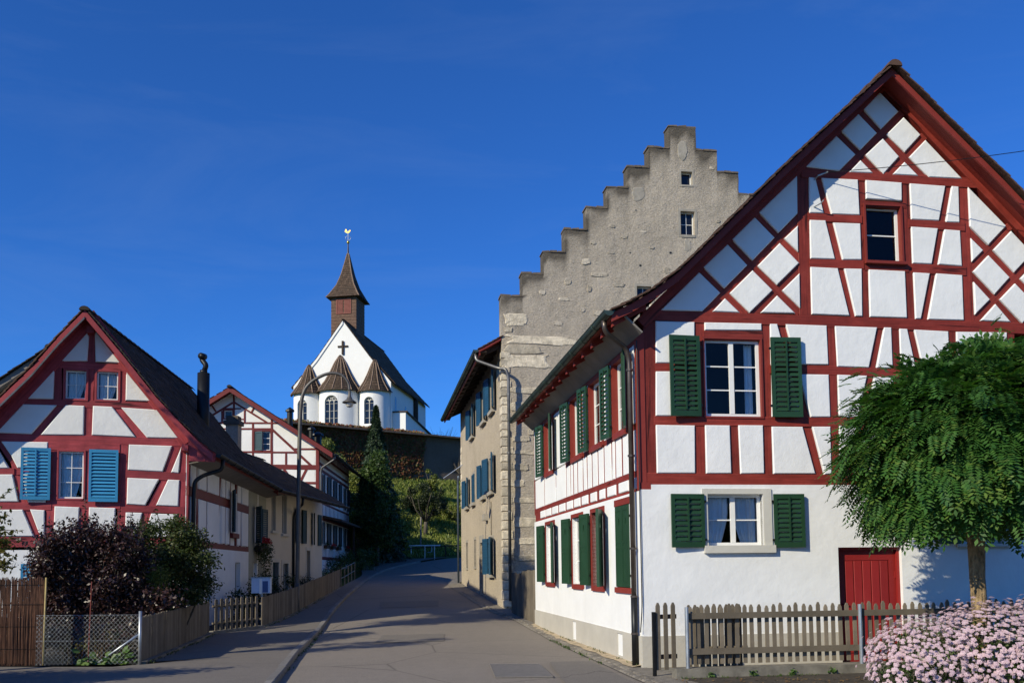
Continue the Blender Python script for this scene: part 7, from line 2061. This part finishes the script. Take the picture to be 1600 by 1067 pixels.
# garden trees and hedge just left of the view: their shadows reach the road and the pavement; the tall slender tree is added to shade the road
hd = thing('garden_hedge', (-9.0, 12.7, 0), 'clipped hedge just outside the left edge', 'hedge')
foliage('foliage', [(-7.75 - .42 * i, 12.65, 1.25, .42, .45, 1.2) for i in range(8)], 14000, .10, M['mid_leaf'], hd, shell=.3)
for (x, y, zc, r, rz, n, sd, l) in ((-12.6, 17.5, 10.0, 1.75, 2.6, 15000, 61, 'tall slender tree added unseen beyond the left edge to shade the road'), (-9.7, 14.5, 4.9, 1.15, 1.1, 2000, 63, 'small open fruit tree outside the left edge')):
    t = thing('unseen_tree', (x, y, 0), l, 'tree', 'garden trees left of the view'); m = MB()
    m.tube([(x, y, -.1), (x + .05, y, zc * .45), (x, y + .05, zc)], [.05 * r + .06, .04 * r + .04, .03], 9)
    cl = clumps_in((x, y, zc), (r * .8, r * .8, rz), 46 if r > 1.5 else 16, .36 * r, .8, sd)
    for c in cl[:22]: m.tube([(x, y, zc * .55), (x * .5 + c[0] * .5, y * .5 + c[1] * .5, zc * .4 + c[2] * .55), (c[0], c[1], c[2])], [.05, .03, .01], 5)
    m.build('trunk', M['bark'], t, True); foliage('crown', cl, n, .16 if r > 1.5 else .11, M['mid_leaf'], t, shell=.2)
# ------------------------------------------------------------------ fences
def sheet_poly(name, pts, z, mat, sub=None):
    V = [(x, y, z) for x, y in pts]
    return tag(mk(name, V, [tuple(range(len(V)))], mat), kind='structure')


# ground behind and before the picket fence
P_ = lambda u, n: tuple(RFW.P(u, 0, n))[:2]
sheet_poly('front_path', [P_(.02, .0), P_(10, .0), P_(10, 1.45), P_(.15, 1.45)], .006, M['concrete'])
sheet_poly('dirt_bed', [P_(.1, 1.62), P_(10, 1.62), (14, 9.0), (4.0, 9.0), (3.2, 11.5)], .018, M['soil'])
sheet_poly('garden_bed', [(-6.7, 16.25), (-7.75, 23.4), (-7.9, 24.0), (-16, 22.5), (-16, 16.9)], .006, M['soil'])
V = [(-7.1, 25.6), (-7.15, 29.5), (-7.6, 36), (-8.2, 44.2), (-9.3, 44.2), (-9.6, 36), (-9.2, 31), (-8.6, 24.2)]
tag(mk('garden_bed', [(x, y, g(y) + .004) for x, y in V], [tuple(range(8))], M['soil']), kind='structure')

picket_cache = {}


def picket_mesh(h, w, t, mat, pointed=True):
    key = (round(h, 2), w, mat.name, pointed)
    if key not in picket_cache:
        pts = [(-w / 2, 0), (w / 2, 0), (w / 2, h - w * .75), (w * .16, h), (-w * .16, h), (-w / 2, h - w * .75)] if pointed else [(-w / 2, 0), (w / 2, 0), (w / 2, h - .02), (w / 2 - .02, h), (-w / 2 + .02, h), (-w / 2, h - .02)]
        V = [(x, 0, z) for x, z in pts] + [(x, t, z) for x, z in pts]; k = 6
        F = [tuple(range(k)), tuple(range(2 * k - 1, k - 1, -1))] + [(j, (j + 1) % k, k + (j + 1) % k, k + j) for j in range(k)]
        picket_cache[key] = mesh_of('picket', V, F, mat)
    return picket_cache[key]


# right: picket fence before the white house
FW_ = Wall(RFW.P(0, 0, 1.52), RFW.deg)
pf = thing('picket_fence', FW_.P(.75, 0), 'weathered grey picket fence on a concrete kerb before the white house', 'fence')
MB().wbox(FW_, .02, 9.5, -.05, .155, -.10, .14).build('concrete_kerb', M['concrete'], pf)
hs = [1.08, 1.10, 1.06]
rot = lambda w: Matrix.Rotation(math.radians(w.deg), 4, 'Z')
u = .32; i = 0
while u < 9.4:
    h = random.choice(hs) - .18; me = picket_mesh(h, .062, .022, M['old_wood'])
    inst('picket', me, Matrix.Translation(FW_.P(u, .20, -.03)) @ rot(FW_) @ Matrix.Rotation(random.uniform(-.012, .012), 4, 'Y'), pf); u += .1235 + random.uniform(-.006, .006)
for z in (.40, 1.0 - .06):
    MB().wbox(FW_, .22, 9.45, z - .045, z + .045, .004, .045).build('rail', M['old_wood'], pf)
for u in (.22, 3.05, 5.9, 8.8): MB().tube([FW_.P(u, .15, .075), FW_.P(u, 1.08, .075)], .03, 8).build('post', M['galv'], pf)
# gate standing open behind it, and the narrow piece by the wall
pg = thing('picket_gate', FW_.P(.45, 0, -.3), 'narrow picket gate standing open behind the left end of the fence', 'gate')
GWl = Wall(FW_.P(.30, 0, -.16), RFW.deg + 3)
for k in range(9):
    inst('picket', picket_mesh(.98, .075, .022, M['old_wood']), Matrix.Translation(GWl.P(.06 + k * .105, .12, -.05)) @ rot(GWl), pg)
for z in (.42, .92): MB().wbox(GWl, 0, 1.0, z - .035, z + .035, -.02, .015).build('rail', M['old_wood'], pg)
SWl = Wall(FW_.P(-.22, 0, -.25), RFW.deg + 12)
ps = thing('side_fence', FW_.P(.2, 0), 'short picket panel between the downpipe corner and the gate', 'fence')
for k in range(3): inst('picket', picket_mesh(1.04, .07, .022, M['old_wood']), Matrix.Translation(SWl.P(.10 + k * .135, .10, 0)) @ rot(SWl), ps)
for z in (.30, .92): MB().wbox(SWl, .02, .44, z - .035, z + .035, -.06, -.025).build('rail', M['dark_wood'], ps)
MB().wbox(SWl, .0, .045, .0, 1.0, -.03, .02).build('post', M['dark_iron'], ps)

# left: close-boarded garden fence with a picket gate
def board_run(A, B, h, parent, n, gap, mat, wd=None, pointed=False, zoff=.12, names='board'):
    A, B = Vector((*A, 0)), Vector((*B, 0)); d = (B - A); L = d.length; ang = math.atan2(d.y, d.x)
    w = L / n * (1 - gap)
    for k in range(n):
        p = A + d * ((k + .5) / n); me = picket_mesh(h, round(w, 3), .02, mat, pointed)
        inst(names, me, Matrix.Translation((p.x, p.y, g(p.y) + zoff + random.uniform(-.012, .012))) @ Matrix.Rotation(ang, 4, 'Z') @ Matrix.Rotation(random.uniform(-.01, .01), 4, 'Y'), parent)
    nn = Vector((-d.y, d.x, 0)).normalized() * .045
    for z in (.22, h - .18):
        a, b = A + nn + Vector((0, 0, g(A.y) + zoff + z)), B + nn + Vector((0, 0, g(B.y) + zoff + z))
        MB().tube([a, b], .035, 4).build('rail', mat, parent)


def kerb_run(A, B, parent, h=.13, w=.14):
    A, B = Vector((*A, 0)), Vector((*B, 0)); d = (B - A).normalized(); nn = Vector((-d.y, d.x, 0)) * w / 2; k = max(1, int((B - A).length / 2.2)); m = MB()
    for i in range(k):
        a, b = A.lerp(B, i / k), A.lerp(B, (i + 1) / k)
        za, zb = g(a.y), g(b.y)
        m.box8([a - nn + Vector((0, 0, za - .05)), b - nn + Vector((0, 0, zb - .05)), b + nn + Vector((0, 0, zb - .05)), a + nn + Vector((0, 0, za - .05)), a - nn + Vector((0, 0, za + h)), b - nn + Vector((0, 0, zb + h)), b + nn + Vector((0, 0, zb + h)), a + nn + Vector((0, 0, za + h))])
    m.build('concrete_base', M['concrete'], parent)


bf = thing('board_fence', (-6.62, 16.3, 0), 'close-boarded grey wooden fence running up to the garden gate', 'fence')
board_run((-6.64, 16.35), (-7.80, 23.5), .80, bf, 62, .06, M['old_wood']); kerb_run((-6.58, 16.25), (-7.76, 23.6), bf)
gt = thing('garden_gate', (-7.4, 24.4, 0), 'open-slatted wooden garden gate between the board fences', 'gate')
board_run((-7.74, 23.66), (-7.0, 25.2), .84, gt, 9, .5, M['old_wood'], names='slat'); kerb_run((-7.76, 23.6), (-6.95, 25.3), gt, .15, .2)
bg = thing('board_fence', (-7, 25.4, 0), 'long boarded fence beyond the gate, climbing beside the pavement', 'fence')
for (a, b, n) in (((-6.97, 25.4), (-7.02, 29.5), 34), ((-7.02, 29.5), (-7.5, 36.0), 50), ((-7.5, 36.0), (-7.95, 42.0), 42)):
    board_run(a, b, .82, bg, n, .05, M['old_wood'], zoff=.10); kerb_run(a, b, bg, .11)
rl = thing('tube_railing', (-8.1, 44.3, g(44)), 'low grey tube railing at the far end of the board fence', 'railing')
for i in range(5): MB().tube([(-7.95 - .1 * i, 42.2 + i * 1.5, g(42 + i * 1.5)), (-7.95 - .1 * i, 42.2 + i * 1.5, g(42 + i * 1.5) + .95)], .03, 6).build('post', M['pipe_grey'], rl)
for z in (.5, .93): MB().tube([(-7.95 - .1 * i, 42.2 + i * 1.5, g(42 + i * 1.5) + z) for i in range(5)], .025, 6).build('rail', M['pipe_grey'], rl)

# wire-mesh fence and willow screen at the left edge
cw = thing('wire_mesh_fence', (-6.6, 16.2, 0), 'galvanised wire mesh fence at the corner of the left garden', 'fence')
A, B = Vector((-6.60, 16.22, 0)), Vector((-8.55, 16.415, 0)); d = (B - A).normalized(); L = (B - A).length; hgt = .93; c = .058
m = MB(); k = int((L + hgt) / (c * 1.4142))
for i in range(-int(hgt / (c * 1.4142)) - 1, k + 1):
    for s in (1, -1):
        s0 = i * c * 1.4142; e0 = s0 + hgt
        a0, a1 = max(0, s0), min(L, e0)
        if a1 <= a0: continue
        z0, z1 = a0 - s0, a1 - s0
        if s < 0: z0, z1 = hgt - z0, hgt - z1
        off = Vector((-d.y, d.x, 0)) * (.0018 * s)
        m.tube([A + d * a0 + off + Vector((0, 0, .03 + z0)), A + d * a1 + off + Vector((0, 0, .03 + z1))], .0011, 3, cap=False)
m.build('wire_mesh', M['galv'], cw, kind='stuff')
for z in (.05, .5, .955): MB().tube([A + Vector((0, 0, z)), B + Vector((0, 0, z))], .003, 4).build('tension_wire', M['galv'], cw)
MB().tube([A + Vector((.0, -.02, 0)), A + Vector((0, -.02, 1.02))], .028, 10).build('corner_post', M['galv'], cw, True)
MB().tube([A + Vector((-.02, .0, .62)), A + Vector((-.95, .12, .0))], .02, 8).build('brace', M['galv'], cw, True)
rs = MB().tube([A + d * .98 + Vector((0, .02, 0)), A + d * .97 + Vector((.03, .02, 1.55))], .009, 6).build('rusty_stake', M['tower_louvre'], cw)
M['willow'] = simple('woven_willow', (.16, .075, .042), .85, var=.5, scale=30, bscale=60, bstr=.4, stretch=(1, 1, .15), rnd=.5)
ws = thing('willow_screen', (-9.2, 16.7, 0), 'brown willow stick screen at the left edge behind the wire mesh', 'screen')
mset = [MB() for _ in range(6)]
A2, B2 = Vector((-8.48, 16.52, 0)), Vector((-10.7, 16.72, 0)); n = 520
for i in range(n):
    t = i / n; p = A2.lerp(B2, t); a = random.uniform(.02, .10); b_ = 1.60 + random.uniform(-.04, .05); o = random.uniform(-.02, .02)
    mset[i % 6].tube([p + Vector((0, o, a)), p + Vector((random.uniform(-.02, .02), o, .8)), p + Vector((random.uniform(-.02, .02), -o, b_))], [.0055, .007, .005], 4)
for s in mset: s.build('willow_sticks', M['willow'], ws, kind='stuff')
for z in (.35, .75, 1.15, 1.5): MB().tube([A2 + Vector((0, -.025, z)), B2 + Vector((0, -.025, z))], .004, 4).build('binding_wire', M['dark_iron'], ws)
M['bamboo'] = simple('yellow_bamboo', (.36, .27, .10), .6, var=.25, scale=8)
MB().tube([A2 + Vector((.03, -.03, 0)), A2 + Vector((.05, -.03, 1.63))], .018, 8).build('bamboo_post', M['bamboo'], ws, True)
# dry stems behind the mesh
ds = thing('dry_stems', (-8.2, 16.9, 0), 'dry yellowing stems behind the wire mesh', 'plant')
m = MB()
for i in range(26):
    x = random.uniform(-8.3, -7.2); m.tube([(x, 16.8, 0), (x + random.uniform(-.12, .12), 16.8, random.uniform(.3, .75))], [.006, .003], 4)
m.build('stems', M['litter'], ds); foliage('leaves', [(-7.9, 16.8, .35, .4, .12, .25), (-7.3, 16.85, .55, .3, .12, .3)], 160, .06, M['yellow_leaf'], ds, shell=.1)
sl_ = tag(MB().box(-10.5, -6.55, 15.85, 16.18, -.02, .03).build('paving_edge', M['kerb']), kind='structure')
for i in range(1, 9): MB().box(-10.5 + i * .46, -10.03 + i * .46, 15.86, 16.17, .03, .042).build('slab', M['kerb'], sl_)
# ------------------------------------------------------------------ street furniture
M['lamp_steel'] = simple('weathered_grey_lamp_steel', (.10, .095, .088), .5, .4, var=.2, scale=6)
M['lamp_glass'] = simple('milky_lamp_glass', (.55, .54, .50), .2, var=.05)
lp = thing('street_lamp', (-7.18, 30.1, g(30)), 'tall grey street lamp with a curved arm and hanging bell shade', 'street lamp')
X, Y = -7.12, 30.1
pts = [(X, Y, .2), (X + .03, Y, 3.0), (X + .06, Y, 5.75), (X + .10, Y, 7.0), (X + .17, Y, 7.55), (X + .36, Y, 7.90), (X + .73, Y, 8.16), (X + 1.12, Y, 8.28), (X + 1.48, Y, 8.20), (X + 1.68, Y, 7.95), (X + 1.73, Y, 7.68)]
sm = []
P4 = [Vector(p) for p in pts]
for i in range(len(P4) - 1):
    p0, p1, p2, p3 = P4[max(0, i - 1)], P4[i], P4[i + 1], P4[min(len(P4) - 1, i + 2)]
    for q in range(5):
        t = q / 5; sm.append(.5 * ((2 * p1) + (-p0 + p2) * t + (2 * p0 - 5 * p1 + 4 * p2 - p3) * t * t + (-p0 + 3 * p1 - 3 * p2 + p3) * t ** 3))
sm.append(P4[-1]); nS = len(sm)
MB().tube(sm, [.074 - .034 * (i / nS) for i in range(nS)], 10).build('post', M['lamp_steel'], lp, True)
MB().tube([(X + .0, Y, .2), (X + .01, Y, 1.3)], .088, 12).build('base_sleeve', M['lamp_steel'], lp, True)
hd_ = (X + 1.73, Y, 7.22)
sh = MB().lathe(hd_, [(.04, .46), (.045, .30), (.07, .24), (.11, .16), (.235, .08), (.24, .05), (.11, .09)], 20).build('shade', M['lamp_steel'], lp, True)
MB().lathe(hd_, [(.11, .10), (.13, .03), (.12, -.04), (.08, -.09), (.0, -.115)], 16).build('globe', M['lamp_glass'], sh, True)

M['pale_blue'] = simple('pale_blue_enamel', (.50, .60, .74), .35, var=.06)
M['mid_blue'] = simple('blue_enamel', (.05, .09, .22), .35, var=.1)
lb_ = thing('letterbox', (-7.12, 26.0, g(26)), 'pale blue and white letterbox on a post above the board fence', 'letterbox')
MB().tube([(-7.14, 26.0, .1), (-7.14, 26.0, 1.15)], .03, 8).build('post', M['galv'], lb_)
bw = Wall((-7.40, 25.85, 0), 6)
MB().wbox(bw, 0, .52, 1.08, 1.50, -.28, 0).build('box', M['pale_blue'], lb_)
MB().wbox(bw, .31, .46, 1.10, 1.42, .0, .012).build('flap', M['mid_blue'], lb_); MB().wbox(bw, .22, .29, 1.06, 1.48, 0, .02).build('edge_strip', M['frame_white'], lb_)
MB().wbox(bw, -.02, .54, 1.50, 1.53, -.30, .02).build('lid', M['galv'], lb_)

bz = g(66.5)
ba = thing('road_barrier', (-6.2, 66.6, bz), 'white rail barrier at the foot of the slope where the road bends', 'barrier')
MB().tube([(-7.6, 66.2, bz + 1.0), (-5.3, 66.9, bz + 1.02)], .05, 6).build('rail', M['frame_white'], ba)
for x in (-7.4, -6.4, -5.7): MB().tube([(x, 66.45, bz - .1), (x, 66.45, bz + 1.0)], .045, 6).build('post', M['galv'], ba)
MB().tube([(-5.9, 66.6, bz + 1.0), (-5.9, 66.5, bz + .55), (-6.2, 66.5, bz + .5)], .03, 6).build('hook', M['galv'], ba)
for i, (x, y, h) in enumerate(((-6.9, 68.3, 2.2), (-3.4, 72.5, 1.6), (-9.6, 67.2, 1.6))):
    z = terrain(x, y); MBt = MB().tube([(x, y, z - .2), (x + .05, y, z + h)], .07, 6).build('wooden_stake', M['soffit'])
    tag(MBt, ['tall wooden stake with a bar behind the white barrier', 'short pale stake on the slope near the stone house', 'short wooden stake left of the orchard tree'][i], 'stake')
rail2 = thing('slope_fence', (-4.5, 69, g(69)), 'dark low rail fence along the foot of the slope', 'fence')
MB().tube([(-8.6, 65.3, g(65) + .8), (-5, 67.8, g(68) + .9), (-1.5, 71.8, g(72) + .9)], .04, 6).build('rail', M['dark_wood'], rail2)
for (x, y) in ((-8.6, 65.3), (-5, 67.8), (-3.2, 69.8), (-1.5, 71.8)): MB().tube([(x, y, g(y) - .1), (x, y, g(y) + .95)], .05, 6).build('post', M['dark_wood'], rail2)

sz = g(58)
sd_ = thing('garden_shed', (-11.4, 61.5, sz), 'brown shed with a small white framed window behind the shuttered house', 'shed')
w_ = Wall((-11.9, 61.0, sz), 3)
MB().wbox(w_, 0, 2.4, -.3, 2.3, -2, 0).build('wall', M['tower_louvre'], sd_)
V, F = prism(w_, [(-.2, 2.3), (2.6, 2.3), (2.6, 2.8), (-.2, 3.3)], -2.2, .3); mk('roof', V, F, M['soffit'], sd_)
window(sd_, w_, .55, 1.05, .75, 1.7, .03, 1, 1, M['frame_white'], M['glass_dark'], .12, split=False)
